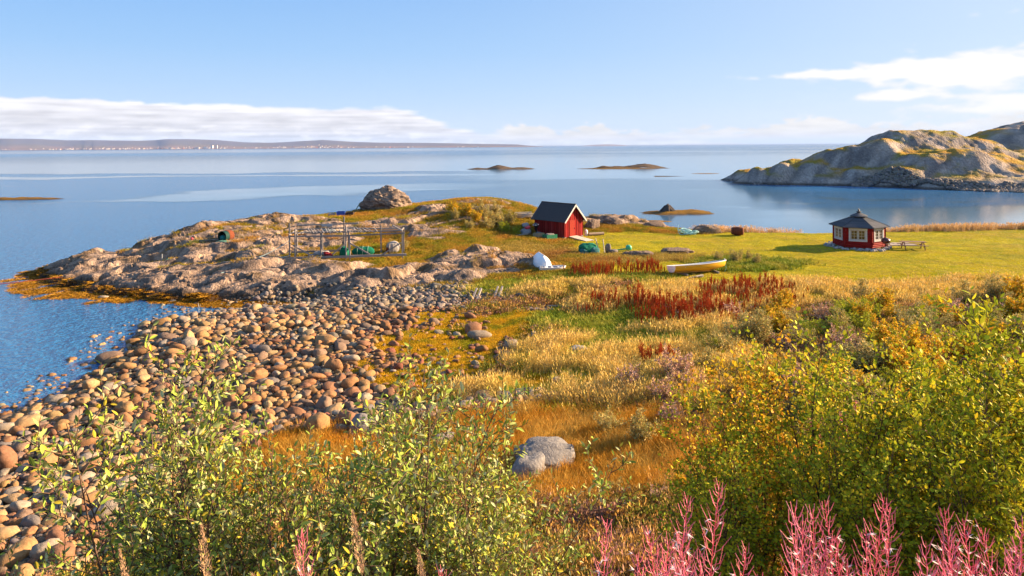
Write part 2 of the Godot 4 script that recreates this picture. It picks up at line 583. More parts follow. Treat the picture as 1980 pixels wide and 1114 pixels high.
# ---------------------------------------------------------------- what grows where
const HEATH := 0
const LAWN := 1
const GOLD := 2
const ORANGE := 3
const MARSH := 4
const GRAVEL := 5
const MOSS := 6
const LUSH := 7
const MUD := 8
const BLOND := 9
const DRYLAWN := 10
const PATCHES := [[GOLD, 19, 44.6, 20, 3.6], [GOLD, 5, 34, 6.5, 7], [GOLD, 2.5, 28, 6, 3], [GOLD, 2.0, 51.0, 5, 2.2], [ORANGE, 0.5, 22.8, 8.5, 3.6], [ORANGE, 5, 20, 6, 3], [MARSH, -2.2, 38, 4.9, 7.2], [MARSH, 0.5, 43, 3.4, 2.6], [MARSH, -4.0, 31.5, 3.0, 2.0], [MARSH, 1.0, 30, 1.6, 1.6], [LUSH, 7, 41, 4.5, 3.0], [LUSH, 3.4, 38.5, 1.6, 3.5], [LUSH, 5.6, 35.6, 2.2, 1.6], [LUSH, 2.4, 33.0, 1.5, 0.9], [LUSH, 8.8, 34.6, 2.2, 1.2], [LUSH, 0.8, 27.6, 1.6, 0.7], [LUSH, 15, 45, 3.4, 1.5], [LUSH, 6, 53.5, 6, 1.8], [LUSH, -0.6, 52.5, 2.6, 1.7], [GRAVEL, -6, 48.4, 8.5, 2.0], [GRAVEL, -2.5, 27.0, 4.2, 1.3], [MUD, 2.0, 46.3, 2.4, 1.3], [MUD, -1.9, 49.7, 2.2, 1.2], [MUD, -0.4, 36, 0.5, 3.0], [MUD, -1.6, 31.0, 1.3, 0.9], [DRYLAWN, 13, 62, 7, 2.2], [DRYLAWN, 2.5, 66, 6, 4], [LUSH, 19.5, 59, 4.5, 3.0]]
func zone(x: float, d: float) -> int:
	var nz := n_zone.get_noise_2d(x, d) + 0.35 * n_mid.get_noise_2d(x * 2.6, d * 2.6)
	var s := coarse(coarse_s, x, d)
	var z := HEATH
	if d > 47.8 + 1.2 * nz and x > 8.0 + nz * 2.0:
		z = LAWN
		if d > 81.0 + nz * 1.6 and x > 23.0 and not (x > 34.5 and x < 40.5):
			z = BLOND
		if x < 23.0 and d > 80.0 + nz * 2.0:
			z = MOSS
	elif d > 64.0 and x > 6.0:
		z = LAWN
	elif d > 54.0:
		z = MOSS
	if x < -3.5 + 2.0 * nz and d < 54.0 and d > 12.0 + 1.5 * nz and s < 19.0:
		z = GRAVEL
	if s < 1.2 and d < 54.0:
		z = GRAVEL
	for p in PATCHES:
		var u: float = (x - p[1]) / p[3]
		var w: float = (d - p[2]) / p[4]
		if u * u + w * w < (1.0 + 0.75 * nz) * (1.0 + 0.75 * nz):
			z = p[0]
	return z

const SOIL := {0: Color(0.125, 0.085, 0.035), 1: Color(0.54, 0.47, 0.016), 2: Color(0.36, 0.235, 0.055), 3: Color(0.30, 0.145, 0.025), 4: Color(0.50, 0.31, 0.014), 5: Color(0.21, 0.155, 0.11), 6: Color(0.30, 0.22, 0.022), 7: Color(0.12, 0.15, 0.02), 8: Color(0.13, 0.085, 0.065), 9: Color(0.40, 0.30, 0.14), 10: Color(0.29, 0.225, 0.035)}

func soil(x: float, d: float) -> Color:
	var c: Color = SOIL[zone(x, d)]
	c = c.lerp(SOIL[zone(x + 0.9 * n_fine.get_noise_2d(x, d) + 0.5, d + 0.9 * n_fine.get_noise_2d(d, x))], 0.5)
	var k := 1.0 + 0.40 * n_mid.get_noise_2d(x * 1.6, d * 1.6) + 0.30 * n_fine.get_noise_2d(x * 1.3 + 50.0, d * 1.3)
	c = Color(c.r * k, c.g * (k * 0.85 + 0.15), c.b * k)
	var p := n_patch.get_noise_2d(x * 1.4, d * 3.0)
	if d > 50.0 and x > 8.0:
		c = c.lerp(Color(0.50, 0.37, 0.045), clampf(0.25 + p * 2.4, 0.0, 1.0) * 0.9)
		c = c.lerp(Color(0.26, 0.31, 0.015), clampf(n_patch.get_noise_2d(x * 2.0 + 31.0, d * 5.0) * 1.5, 0.0, 0.6))
	return c

const GX0 := -52.0
const GD0 := -6.0
const GS := 0.26
const GW := 480
const GH := 396
var ground_h := PackedFloat32Array()
var rock_h := PackedFloat32Array()
const RX0 := -49.0
const RD0 := 50.0
const RS := 0.125
const RW := 598
const RH := 359

func ground_at(x: float, d: float) -> float:
	var u := (x - GX0) / GS
	var w := (d - GD0) / GS
	if u < 0.0 or w < 0.0 or u >= GW - 1.01 or w >= GH - 1.01:
		return land(x, d)
	var i := int(u)
	var j := int(w)
	u -= i
	w -= j
	var k := j * GW + i
	return lerpf(lerpf(ground_h[k], ground_h[k + 1], u), lerpf(ground_h[k + GW], ground_h[k + GW + 1], u), w)

func rock_at(x: float, d: float) -> float:
	var u := (x - RX0) / RS
	var w := (d - RD0) / RS
	if u < 0.0 or w < 0.0 or u >= RW - 1.01 or w >= RH - 1.01:
		return -9.0
	return rock_h[int(w) * RW + int(u)]

func top_at(x: float, d: float) -> float:
	return maxf(ground_at(x, d), rock_at(x, d))

func on(x: float, d: float, lift := 0.0) -> Vector3:
	return Vector3(x, top_at(x, d) + lift, -d)

func grid_mesh(hs: PackedFloat32Array, cs: PackedColorArray, w: int, h: int, x0: float, d0: float, step: float, keep: PackedByteArray) -> ArrayMesh:
	var mb := MB.new()
	var nv := w * h
	mb.v.resize(nv)
	mb.n.resize(nv)
	for j in h:
		for i in w:
			var k := j * w + i
			mb.v[k] = Vector3(x0 + i * step, hs[k], -(d0 + j * step))
			var l := hs[k - 1] if i > 0 else hs[k]
			var r := hs[k + 1] if i < w - 1 else hs[k]
			var f := hs[k + w] if j < h - 1 else hs[k]
			var b := hs[k - w] if j > 0 else hs[k]
			mb.n[k] = Vector3(l - r, 2.0 * step, f - b).normalized()
	mb.c = cs
	var ix := PackedInt32Array()
	for j in h - 1:
		for i in w - 1:
			var k := j * w + i
			if keep.size() and not (keep[k] or keep[k + 1] or keep[k + w] or keep[k + w + 1]):
				continue
			ix.append_array(PackedInt32Array([k, k + w, k + 1, k + 1, k + w, k + w + 1]))
	mb.ix = ix
	return mb.mesh()

func build_ground() -> void:
	prepare_land()
	ground_h.resize(GW * GH)
	var cs := PackedColorArray()
	cs.resize(GW * GH)
	for j in GH:
		var d := GD0 + j * GS
		for i in GW:
			var x := GX0 + i * GS
			var k := j * GW + i
			ground_h[k] = land(x, d)
			cs[k] = soil(x, d)
	var g := put("ground", grid_mesh(ground_h, cs, GW, GH, GX0, GD0, GS, PackedByteArray()), mats.ground)
	tag(g, "grassy and stony ground of the shore", "", "", "structure")
	# the land that goes on outside the picture, and the sea bed
	var mb := MB.new()
	var p := PackedVector3Array()
	var cc := PackedColorArray()
	for j in 40:
		for i in 60:
			var x := -92.0 + i * 5.7
			var d := -140.0 + j * 6.2
			var y := land(clampf(x, -92, 140), d) if d > -14.0 else lerpf(land(clampf(x, -92, 140), -13.0), 14.0, sstep(-14.0, -120.0, d))
			if x > GX0 - 1.0 and x < GX0 + GW * GS + 1.0 and d > GD0 - 1.0 and d < GD0 + GH * GS + 1.0:
				y -= 1.6
			else:
				y -= 0.05
			p.append(Vector3(x, y, -d))
			cc.append(Color(0.2, 0.15, 0.04))
	mb.sheet(p, 40, 60, false, false, cc)
	tag(put("terrain", mb.mesh(), mats.ground), "land going on beyond the picture", "", "", "structure")
	# bare rock
	rock_h.resize(RW * RH)
	var keep := PackedByteArray()
	keep.resize(RW * RH)
	cs.resize(RW * RH)
	for j in RH:
		var d := RD0 + j * RS
		for i in RW:
			var x := RX0 + i * RS
			var k := j * RW + i
			var y := rock_height(x, d)
			rock_h[k] = y
			var gy := ground_at(x, d)
			keep[k] = 1 if y > -3.0 and y > gy - 0.35 and y > -0.6 else 0
			if not keep[k]:
				rock_h[k] = maxf(y, gy - 0.5)
				continue
			var l := n_lump.get_noise_2d(x * 2.2 + 90.0, d * 2.2)
			var f := n_mid.get_noise_2d(x * 3.0, d * 3.0)
			var c := Color(0.66, 0.575, 0.515).lerp(Color(0.82, 0.67, 0.55), clampf(0.5 + l * 1.4, 0.0, 1.0))
			c = c.lerp(Color(0.26, 0.245, 0.24), clampf(f * 1.9 - 0.16, 0.0, 0.8))
			# bands of the gneiss and dark lichen along its grain
			var bu := x * 0.955 + d * 0.295
			var bw := -x * 0.295 + d * 0.955
			c = c.lerp(Color(0.22, 0.205, 0.205), clampf(n_strata.get_noise_2d(bu * 0.30 + 200.0, bw * 1.5) * 1.7 - 0.24, 0.0, 0.85))
			c = c.lerp(Color(0.88, 0.76, 0.65), clampf(n_mid.get_noise_2d(bu * 0.7 + 80.0, bw * 2.6) * 1.6 - 0.2, 0.0, 0.8))
			c = c.lerp(Color(0.27, 0.18, 0.05), clampf(n_patch.get_noise_2d(x * 6.0, d * 6.0) * 2.0 - 0.25, 0.0, 0.6) * sstep(0.9, 1.8, y))
			# dark wrack and black lichen band just above the water
			c = c.lerp(Color(0.07, 0.052, 0.035), sstep(1.0, 0.30, y + 0.45 * f) * 0.85)
			cs[k] = c
	var r := put("bedrock", grid_mesh(rock_h, cs, RW, RH, RX0, RD0, RS, keep), mats.rock)
	tag(r, "bare grey bedrock of the headland", "", "", "structure")

func ground_textures() -> void:
	var a := ramp_image(fn(31, 0.02, 5), 512, 0.45, 1.0)
	var b := ramp_image(fn(32, 0.09, 4), 512, 0.35, 1.0)
	var mixed := blend_images(a, b, 0.5)
	var grain := tex_of(mixed)
	mats.grain_tex = grain
	mats.ground = null
	mats.erase("ground")
	textured("ground", Color(1, 1, 1) * 1.0, tex_of(blend_images(mixed, ramp_image(fn(33, 0.2, 3), 512, 0.5, 1.0), 0.4)), 0.35, 0.95, grain, 9.0, true, true)
	# rock: cracks from cell edges, speckle, lichen
	var cell := fn(34, 0.022, 3, FastNoiseLite.TYPE_CELLULAR)
	cell.cellular_return_type = FastNoiseLite.RETURN_DISTANCE2_SUB
	cell.domain_warp_enabled = true
	cell.domain_warp_amplitude = 30.0
	cell.domain_warp_frequency = 0.02
	var cracks := ramp_image(cell, 1024, 0.45, 1.0, 0.40)
	var rough := ramp_image(fn(35, 0.015, 6), 1024, 0.4, 1.0)
	var speck := ramp_image(fn(36, 0.22, 3), 1024, 0.6, 1.0)
	var rockh := times_images(blend_images(rough, speck, 0.25), cracks)
	mats.rock_height_tex = tex_of(rockh)
	var rockc := blend_images(times_images(speck, cracks), rough, 0.35)
	mats.rock_tex = tex_of(rockc)
	textured("rock", Color(1.07, 1.0, 0.94), mats.rock_tex, 0.22, 0.9, mats.rock_height_tex, 34.0, true, true)
	textured("rock_far", Color(1.16, 1.12, 1.08), mats.rock_tex, 0.07, 0.92, mats.rock_height_tex, 130.0, true, true)
	var st := blend_images(ramp_image(fn(37, 0.03, 5), 512, 0.5, 1.0), ramp_image(fn(38, 0.25, 3), 512, 0.45, 1.0), 0.45)
	mats.stone_tex = tex_of(st)
	var wd := fn(39, 0.02, 4)
	var wim := wd.get_seamless_image(512, 512)
	wim.convert(Image.FORMAT_L8)
	wim.resize(512, 4096, Image.INTERPOLATE_BILINEAR)
	wim = wim.get_region(Rect2i(0, 0, 512, 512))
	var wood := ramp_image(fn(40, 0.09, 3), 512, 0.45, 1.0)
	mats.wood_tex = tex_of(blend_images(wood, ramp_image(fn(41, 0.3, 2), 512, 0.55, 1.0), 0.4))

# ---------------------------------------------------------------- sea
func slick(x: float, d: float, n: FastNoiseLite) -> float:
	# how calm the water is: glassy lanes between wind-ruffled ones, by distance from the shore
	var q := 15840.0 / d
	var s := x / d
	q *= 1.0 + 0.085 * n.get_noise_2d(s * 2.2, log(d) * 3.0) + 0.02 * n.get_noise_2d(x * 0.012, d * 0.012)
	var streak := n.get_noise_2d(s * 1.5 + 40.0, q * 0.22)
	var left := 0.05
	left = lerpf(0.45, 0.9, sstep(3.0, 4.5, q)) - 0.75 * sstep(8.0, 10.0, q) + (0.35 + 0.4 * sstep(14.0, 30.0, q)) * sstep(13.0, 16.0, q)
	left -= 0.75 * sstep(46.5, 48.0, q) * sstep(54.0, 52.5, q)
	left -= 0.78 * sstep(55.5, 57.0, q)
	var qc := 75.0 + 22.0 * pow(maxf(-s, 0.0) / 0.56, 1.15) * sstep(0.0, 0.05, -s)
	var th := lerpf(2.5, 8.0, sstep(0.0, -0.2, s)) * sstep(-0.64, -0.45, s)
	left += 0.75 * sstep(th + 2.5, th - 1.5, absf(q - qc))
	left += 0.5 * sstep(0.3, 0.55, streak) * sstep(60.0, 75.0, q) * sstep(120.0, 95.0, q)
	var right := lerpf(0.45, 0.55 + 0.7 * streak, sstep(2.0, 5.0, q))
	right = lerpf(right, 0.92, sstep(14.0, 24.0, q))
	right -= 0.36 * sstep(62.0, 68.0, q) - 0.05 * sstep(80.0, 90.0, q)
	right -= 0.25 * sstep(150.0, 230.0, q)
	right += 0.28 * sstep(0.25, 0.4, s) * sstep(85.0, 100.0, q)
	right -= 0.6 * sstep(0.30, 0.45, s) * sstep(72.0, 80.0, q) * sstep(128.0, 114.0, q)
	right += 0.35 * sstep(0.35, 0.5, streak) * sstep(70.0, 80.0, q)
	return clampf(lerpf(right, left, sstep(0.06, -0.22, s)), 0.0, 0.96)

func water_sheet(called: String, label: String, x0: float, x1: float, d0: float, d1: float, y: float, mat: Material, div := 1) -> void:
	var st := SurfaceTool.new()
	st.begin(Mesh.PRIMITIVE_TRIANGLES)
	for i in div + 1:
		for k in 2:
			st.set_normal(Vector3.UP)
			st.set_uv(Vector2(k, float(i) / div))
			st.add_vertex(Vector3(lerpf(x0, x1, k), y, -lerpf(d0, d1, float(i) / div)))
	for i in div:
		var a := i * 2
		for q in [a, a + 2, a + 1, a + 1, a + 2, a + 3]:
			st.add_index(q)
	tag(put(called, st.commit(), mat), label, "", "", "structure")

func build_sea() -> void:
	var wv := fn(51, 0.010, 4)
	wv.domain_warp_enabled = true
	wv.domain_warp_amplitude = 18.0
	wv.domain_warp_frequency = 0.01
	var im := wv.get_seamless_image(1024, 1024)
	im.convert(Image.FORMAT_L8)
	im.resize(1024, 2048, Image.INTERPOLATE_CUBIC)
	im = im.get_region(Rect2i(0, 0, 1024, 2048))
	var im2 := ramp_image(fn(52, 0.022, 3, FastNoiseLite.TYPE_SIMPLEX_SMOOTH, FastNoiseLite.FRACTAL_RIDGED), 1024, 0.0, 1.0)
	im.resize(1024, 1024, Image.INTERPOLATE_CUBIC)
	im = blend_images(im, im2, 0.35)
	im.convert(Image.FORMAT_RGBA8)
	im.bump_map_to_normal_map(6.0)
	var wt := tex_of(im)
	var w := flat("water_ruffled", lin(0.025, 0.14, 0.33), 0.12)
	w.normal_enabled = true
	w.normal_texture = wt
	w.normal_scale = 4.0
	w.uv1_triplanar = true
	w.uv1_world_triplanar = true
	w.uv1_scale = Vector3(0.07, 0.07, 0.12)
	w.metallic_specular = 0.30
	water_sheet("sea", "blue sea ruffled by light wind", -14000, 14000, -200, 14500, 0.0, w)
	var n := fn(53, 1.0, 4)
	for part in 2:
		var x1: float = [1050.0, 9000.0][part]
		var d0: float = [20.0, 1420.0][part]
		var d1: float = [1420.0, 14000.0][part]
		var sx: int = [1024, 256][part]
		var sd: int = [1024, 256][part]
		var px := PackedByteArray()
		px.resize(sx * sd * 4)
		var at := 0
		for j in sd:
			var d := lerpf(d0, d1, (j + 0.5) / sd)
			for i in sx:
				var x := lerpf(-x1, x1, (i + 0.5) / sx)
				px[at] = 255
				px[at + 1] = 255
				px[at + 2] = 255
				px[at + 3] = int(255.0 * slick(x, d, n)) if absf(x) < d * 1.3 + 40.0 else 60
				at += 4
		var c := flat("water_calm_%d" % part, lin(0.07, 0.16, 0.26), 0.11)
		c.transparency = BaseMaterial3D.TRANSPARENCY_ALPHA
		c.albedo_texture = tex_of(Image.create_from_data(sx, sd, false, Image.FORMAT_RGBA8, px))
		c.texture_repeat = false
		water_sheet("calm_water", "glassy calm lanes on the sea" if part == 0 else "glassy calm lanes on the far sea", -x1, x1, d0, d1, 0.02, c)

# ---------------------------------------------------------------- far land
func idw(points: Array, x: float, d: float, soft: float) -> float:
	var sw := 0.0
	var sh := 0.0
	for p in points:
		var qx: float = x - p[0]
		var qd: float = d - p[1]
		var r := qx * qx + qd * qd + soft
		var w := 1.0 / (r * r)
		sw += w
		sh += w * p[2]
	return sh / sw

const KNOLL := [[62, 212, -0.8], [65, 210.5, 0.3], [70, 206, 0], [80, 200, 0], [88, 196, 0], [95, 192, 0], [102, 182, 0], [109, 171.5, 0], [116, 167, 0], [123, 164, 0], [135, 160, 0], [150, 156, 0], [170, 152, 0],
	[60, 208, -4], [66, 205, -4], [72, 201, -4], [79, 197, -4], [87, 193, -4], [94, 188.5, -4], [100, 179, -4], [106, 168, -4], [113, 163, -4], [121, 160, -4], [133, 156, -4], [150, 151, -4], [58, 214, -4], [64, 222, -4], [90, 170, -4], [70, 185, -4], [110, 150, -4], [80, 242, -2], [110, 270, -2], [150, 300, -2],
	[74, 208, 5.6], [82, 206, 7.4], [90, 204, 8.2], [98.5, 208, 11.4], [104, 206, 12], [110, 206, 13.4], [120, 212, 16.2], [127, 213, 16.4], [134, 214, 16.2], [144, 212, 13.6], [157, 210, 8.6], [100, 197, 5], [108, 190, 6], [116, 195, 10], [128, 196, 11], [140, 198, 9], [150, 195, 6], [112, 180, 2.2], [122, 178, 3], [135, 176, 3.2], [150, 178, 3.5], [165, 185, 4], [180, 190, 5], [165, 205, 6], [80, 225, 4], [100, 232, 7], [120, 238, 8], [140, 240, 8], [160, 235, 7], [90, 198.5, 3.5], [80, 202.5, 3.0]]
const FELL := [[283, 420, 16.5], [300, 420, 21], [315, 420, 25], [335, 425, 28], [360, 430, 30], [400, 440, 31], [270, 415, 10], [262, 412, 6], [250, 400, 2], [240, 395, -1], [270, 395, 6], [300, 385, 8], [340, 380, 9], [400, 380, 10], [280, 460, 8], [320, 470, 12], [380, 480, 14], [250, 450, -1], [260, 370, -1], [300, 360, -1], [350, 355, -1], [400, 350, -1]]

func hill_mesh(points: Array, x0: float, x1: float, d0: float, d1: float, step: float, big: float, moss: float, soft: float, seed_: int) -> ArrayMesh:
	var w := int((x1 - x0) / step)
	var h := int((d1 - d0) / step)
	var hs := PackedFloat32Array()
	var cs := PackedColorArray()
	var keep := PackedByteArray()
	var n := fn(seed_, 0.045 / big, 5, FastNoiseLite.TYPE_SIMPLEX_SMOOTH, FastNoiseLite.FRACTAL_RIDGED)
	var c1 := fn(seed_ + 1, 0.10 / big, 2, FastNoiseLite.TYPE_CELLULAR)
	c1.domain_warp_enabled = true
	c1.domain_warp_amplitude = 6.0 * big
	var m := fn(seed_ + 2, 0.07 / big, 4)
	for j in h:
		var d := d0 + j * step
		for i in w:
			var x := x0 + i * step
			var y := idw(points, x, d, soft)
			var u := x * 0.8 + d * 0.6
			var v := -x * 0.6 + d * 0.8
			var r := sstep(0.0, 4.0 * big, y)
			y += r * big * (0.9 * n.get_noise_2d(u * 0.4, v * 0.9) + 0.9 * c1.get_noise_2d(u * 0.5, v * 1.5) + 0.5 * n_mid.get_noise_2d(x, d) + 0.35 * n_crag.get_noise_2d(u * 0.5, v * 1.1) + 0.1)
			hs.append(y)
			keep.append(1 if y > -1.0 else 0)
	for j in h:
		for i in w:
			var k := j * w + i
			var x := x0 + i * step
			var d := d0 + j * step
			var sx := (hs[k + (1 if i < w - 1 else 0)] - hs[k - (1 if i > 0 else 0)]) / (2.0 * step)
			var sd := (hs[k + (w if j < h - 1 else 0)] - hs[k - (w if j > 0 else 0)]) / (2.0 * step)
			var slope := sqrt(sx * sx + sd * sd)
			var f := m.get_noise_2d(x * 2.0, d * 2.0)
			var c := Color(0.72, 0.68, 0.66).lerp(Color(0.38, 0.37, 0.38), clampf(0.25 + f * 1.6, 0.0, 1.0))
			c = c.lerp(Color(0.74, 0.64, 0.56), clampf(m.get_noise_2d(x * 0.9, d * 0.9) * 1.3, 0.0, 0.6))
			var band := n.get_noise_2d((x * 0.8 + d * 0.6) * 0.8 + 300.0, (-x * 0.6 + d * 0.8) * 3.0)
			c = c.lerp(Color(0.27, 0.26, 0.275), clampf(band * 1.5 - 0.1, 0.0, 0.8))
			c = c.lerp(Color(0.88, 0.80, 0.73), clampf(m.get_noise_2d(x * 1.6 + 9.0, d * 3.5) * 1.5 - 0.2, 0.0, 0.7))
			var g := sstep(1.05, 0.40, slope) * sstep(-0.34, 0.10, m.get_noise_2d(x * 0.55 + 30.0, d * 0.55) + moss) * sstep(1.6, 3.6, hs[k] / big)
			var green := Color(0.72, 0.42, 0.03).lerp(Color(0.42, 0.38, 0.025), clampf(0.5 + 1.5 * m.get_noise_2d(x * 1.1, d * 1.1 + 70.0), 0.0, 1.0))
			c = c.lerp(green, g * 0.95)
			c = c.lerp(Color(0.045, 0.04, 0.035), sstep(0.9, 0.35, hs[k]) * sstep(-0.2, 0.0, hs[k]) * 0.8)
			cs.append(c)
	return grid_mesh(hs, cs, w, h, x0, d0, step, keep)

func build_far_land() -> void:
	tag(put("rocky_hill", hill_mesh(KNOLL, 54, 176, 146, 262, 0.52, 1.0, 0.12, 6.0, 61), mats.rock_far), "rounded grey rock hill with moss across the bay", "", "", "structure")
	tag(put("rocky_hill", hill_mesh(FELL, 235, 420, 350, 490, 1.6, 2.0, -0.22, 60.0, 71), mats.rock_far), "taller rock hill behind the mossy one at the right edge", "", "", "structure")
	# the far coast: shore, slope with the town, bare ridge
	var D := 8000.0
	var sil := [[-420, 262], [-200, 264], [0, 267], [60, 267.5], [120, 270.3], [180, 270], [240, 271], [270, 271.2], [330, 268.3], [370, 268.3], [420, 270], [470, 274.3], [520, 275], [545, 274], [620, 269.5], [680, 273.3], [740, 275], [820, 275.3], [870, 276], [940, 277.6], [1000, 278.4], [1020, 280.3], [1050, 283.5]]
	var p := PackedVector3Array()
	var cc := PackedColorArray()
	var cols := 240
	var n := fn(81, 0.0022, 4)
	var rows := [[0.0, -0.02, 0], [0.0, 0.0, 1], [160.0, 0.13, 1], [380.0, 0.24, 2], [700.0, 0.42, 3], [1000.0, 0.62, 4], [1350.0, 0.86, 4], [1600.0, 1.0, 4], [2200.0, 0.9, 4], [3200.0, 0.3, 4]]
	for r in rows:
		for i in cols:
			var px := lerpf(-420.0, 1050.0, i / (cols - 1.0))
			var y := 283.5
			for k in sil.size() - 1:
				if px >= sil[k][0] and px <= sil[k + 1][0]:
					y = lerpf(sil[k][1], sil[k + 1][1], (px - sil[k][0]) / (sil[k + 1][0] - sil[k][0]))
			var base := 289.2 - 0.0066 * px
			var ridge := maxf((base - y) / 1320.0 * (D + 1600.0), 0.0) + 4.0
			var x := (px - 990.0) / 1320.0 * D
			var f := n.get_noise_2d(x, r[0] * 2.0)
			var hh: float = ridge * clampf(r[1] + (0.05 * f if r[2] > 1 and r[1] < 0.95 else 0.0), -0.1, 1.0)
			if r[2] == 0:
				hh = -3.0
			p.append(Vector3(x * (1.0 + r[0] / D), hh, -(D + r[0] + 240.0 * n.get_noise_2d(x * 0.5, 900.0))))
			var c := Color(0.17, 0.115, 0.095)
			if r[2] >= 3:
				c = Color(0.10, 0.095, 0.115)
			if r[2] == 2:
				c = Color(0.17, 0.12, 0.095)
			c = c.lerp(Color(0.12, 0.105, 0.075), clampf(f * 1.5, 0.0, 0.6))
			cc.append(c)
	var mb := MB.new()
	mb.sheet(p, rows.size(), cols, false, false, cc)
	var far_mat := flat("far_land", Color(1, 1, 1), 1.0)
	far_mat.vertex_color_use_as_albedo = true
	tag(put("coast_hills", mb.mesh(), far_mat), "low brown hills of the far coast", "", "", "structure")
	# a last low island on the horizon
	mb = MB.new()
	mb.col = Color(0.2, 0.17, 0.17)
	p.clear()
	for r in 4:
		for i in 20:
			var t := i / 19.0
			p.append(Vector3(lerpf(1020.0, 1750.0, t) * 1.32, [-3.0, 10.0, 34.0, 0.0][r] * pow(sin(PI * clampf(t, 0.02, 0.98)), 0.8) * (1.0 if t < 0.6 else 1.0) - 1.0, -13000.0 - r * 160.0))
	mb.sheet(p, 4, 20)
	tag(put("island", mb.mesh(), far_mat), "faint low island on the horizon", "", "", "structure")
	build_town(D)
	build_skerries()

func build_town(D: float) -> void:
	# one small house of each wall colour, walls and roof, then copies
	var protos := []
	var walls := [Color(0.62, 0.60, 0.57), Color(0.52, 0.47, 0.39), Color(0.42, 0.16, 0.11), Color(0.55, 0.56, 0.58)]
	var roofs := [Color(0.22, 0.17, 0.16), Color(0.30, 0.15, 0.11)]
	for k in 6:
		var h := Node3D.new()
		var mb := MB.new()
		mb.box(Transform3D(Basis(), Vector3(0, 3.0, 0)), Vector3(13, 8.0, 9))
		mb.tri(Vector3(-6.5, 7.0, 4.5), Vector3(-6.5, 7.0, -4.5), Vector3(-6.5, 11.0, 0), Vector3.LEFT)
		mb.tri(Vector3(6.5, 7.0, 4.5), Vector3(6.5, 7.0, -4.5), Vector3(6.5, 11.0, 0), Vector3.RIGHT)
		put("wall", mb.mesh(), flat("town_wall_%d" % (k % 4), walls[k % 4].linear_to_srgb()), h)
		mb = MB.new()
		mb.bar(Vector3(0, 9.0, 2.6), Vector3(0, 9.001, 2.6) + Vector3(0.001, 0, 0), 0.01, 0.01)
		mb = MB.new()
		for s in [-1.0, 1.0]:
			mb.quad(Vector3(-7, 6.7, 5.0 * s), Vector3(7, 6.7, 5.0 * s), Vector3(7, 11.3, 0), Vector3(-7, 11.3, 0), Vector3(0, 1, s))
		put("roof", mb.mesh(), flat("town_roof_%d" % (k % 2), roofs[k % 2].linear_to_srgb()), h)
		protos.append(h)
	var kinds := ["white house", "cream house", "red house", "grey house", "white house", "cream house"]
	rng.seed = 5
	var n := fn(82, 0.003, 3)
	var made := 0
	while made < 230:
		var px := rng.randf_range(-5.0, 930.0)
		var w := 0.25 + 0.75 * exp(-pow((px - 300.0) / 170.0, 2.0)) + 0.5 * exp(-pow((px - 600.0) / 45.0, 2.0)) - 0.35 * exp(-pow((px - 470.0) / 30.0, 2.0))
		if px > 690.0:
			w = 0.14
		if rng.randf() > w:
			continue
		var x := (px - 990.0) / 1320.0 * D
		var back := rng.randf() * rng.randf()
		var hill := sstep(560.0, 600.0, px) * sstep(650.0, 620.0, px)
		var y := lerpf(5.0, 26.0 + 22.0 * hill, back) * clampf((1040.0 - px) / 500.0, 0.25, 1.0)
		var dd := D + 240.0 * fn_town(x) + lerpf(30.0, 360.0, back)
		var k := rng.randi() % 6
		if rng.randf() < 0.45:
			k = [0, 4][rng.randi() % 2]
		var sc := rng.randf_range(0.7, 1.15)
		var b := Basis(Vector3.UP, rng.randf_range(-0.7, 0.7)) * Basis.from_scale(Vector3(sc * rng.randf_range(0.9, 1.5), sc, sc))
		var where := "the western end of" if px < 150.0 else ("the middle of" if px < 460.0 else ("the hillside quarter of" if px < 660.0 else "the thinly built eastern end of"))
		var o := copy_of(protos[k].duplicate(), "town_house", "tiny %s in %s the far town" % [kinds[k], where], "house", Transform3D(b, Vector3(x, y, -dd)), "houses of the town on the far coast")
		made += 1
	# larger blocks by the harbour and a church tower
	for q in [[398, 26, 26, 34, "tall pale tower block above the harbour of the far town"], [387, 40, 16, 18, "broad pale building left of the tower block in the far town"], [411, 10, 10, 36, "slender white church tower right of the tower block"], [374, 50, 14, 12, "long low white quay building in the far town"], [335, 44, 14, 11, "long low cream quay building in the middle of the far town"], [110, 60, 16, 11, "long white hall at the western end of the far town"]]:
		var x: float = (q[0] - 990.0) / 1320.0 * D
		var t := thing("town_building", q[4], "building", Vector3(x, 6.0, -(D + 60.0 + 240.0 * fn_town(x))))
		var mb := MB.new()
		mb.box(Transform3D(Basis(), Vector3(0, q[3] * 0.5, 0)), Vector3(q[1], q[3] + 6.0, q[2]))
		put("wall", mb.mesh(), flat("town_wall_0", walls[0].linear_to_srgb()), t)
		mb = MB.new()
		if q[1] == 10:
			for s in 4:
				var a := TAU * s / 4.0 + PI / 4.0
				var e := a + PI / 2.0
				mb.tri(Vector3(cos(a) * 7.4, q[3] + 3.0, sin(a) * 7.4), Vector3(cos(e) * 7.4, q[3] + 3.0, sin(e) * 7.4), Vector3(0, q[3] + 16.0, 0), Vector3(cos(a + 0.78), 0.4, sin(a + 0.78)))
		else:
			mb.box(Transform3D(Basis(), Vector3(0, q[3] + 3.7, 0)), Vector3(q[1] + 1.0, 1.4, q[2] + 1.0))
		put("roof", mb.mesh(), flat("town_roof_0", roofs[0].linear_to_srgb()), t)
		for r in int(q[3] / 4.0) - 1:
			for s in int(q[1] / 6.0):
				mb = MB.new()
				mb.box(Transform3D(Basis(), Vector3(-q[1] * 0.5 + 3.0 + s * 6.0, 2.5 + r * 4.0, q[2] * 0.5)), Vector3(3.0, 1.8, 0.3))
				put("window", mb.mesh(), flat("town_window", lin(0.05, 0.06, 0.08), 0.2), t)
	var x := (366.0 - 990.0) / 1320.0 * D
	var mast := thing("radio_mast", "thin mast on the ridge above the far town", "mast", Vector3(x * 1.2, 128.0, -(D + 1600.0)))
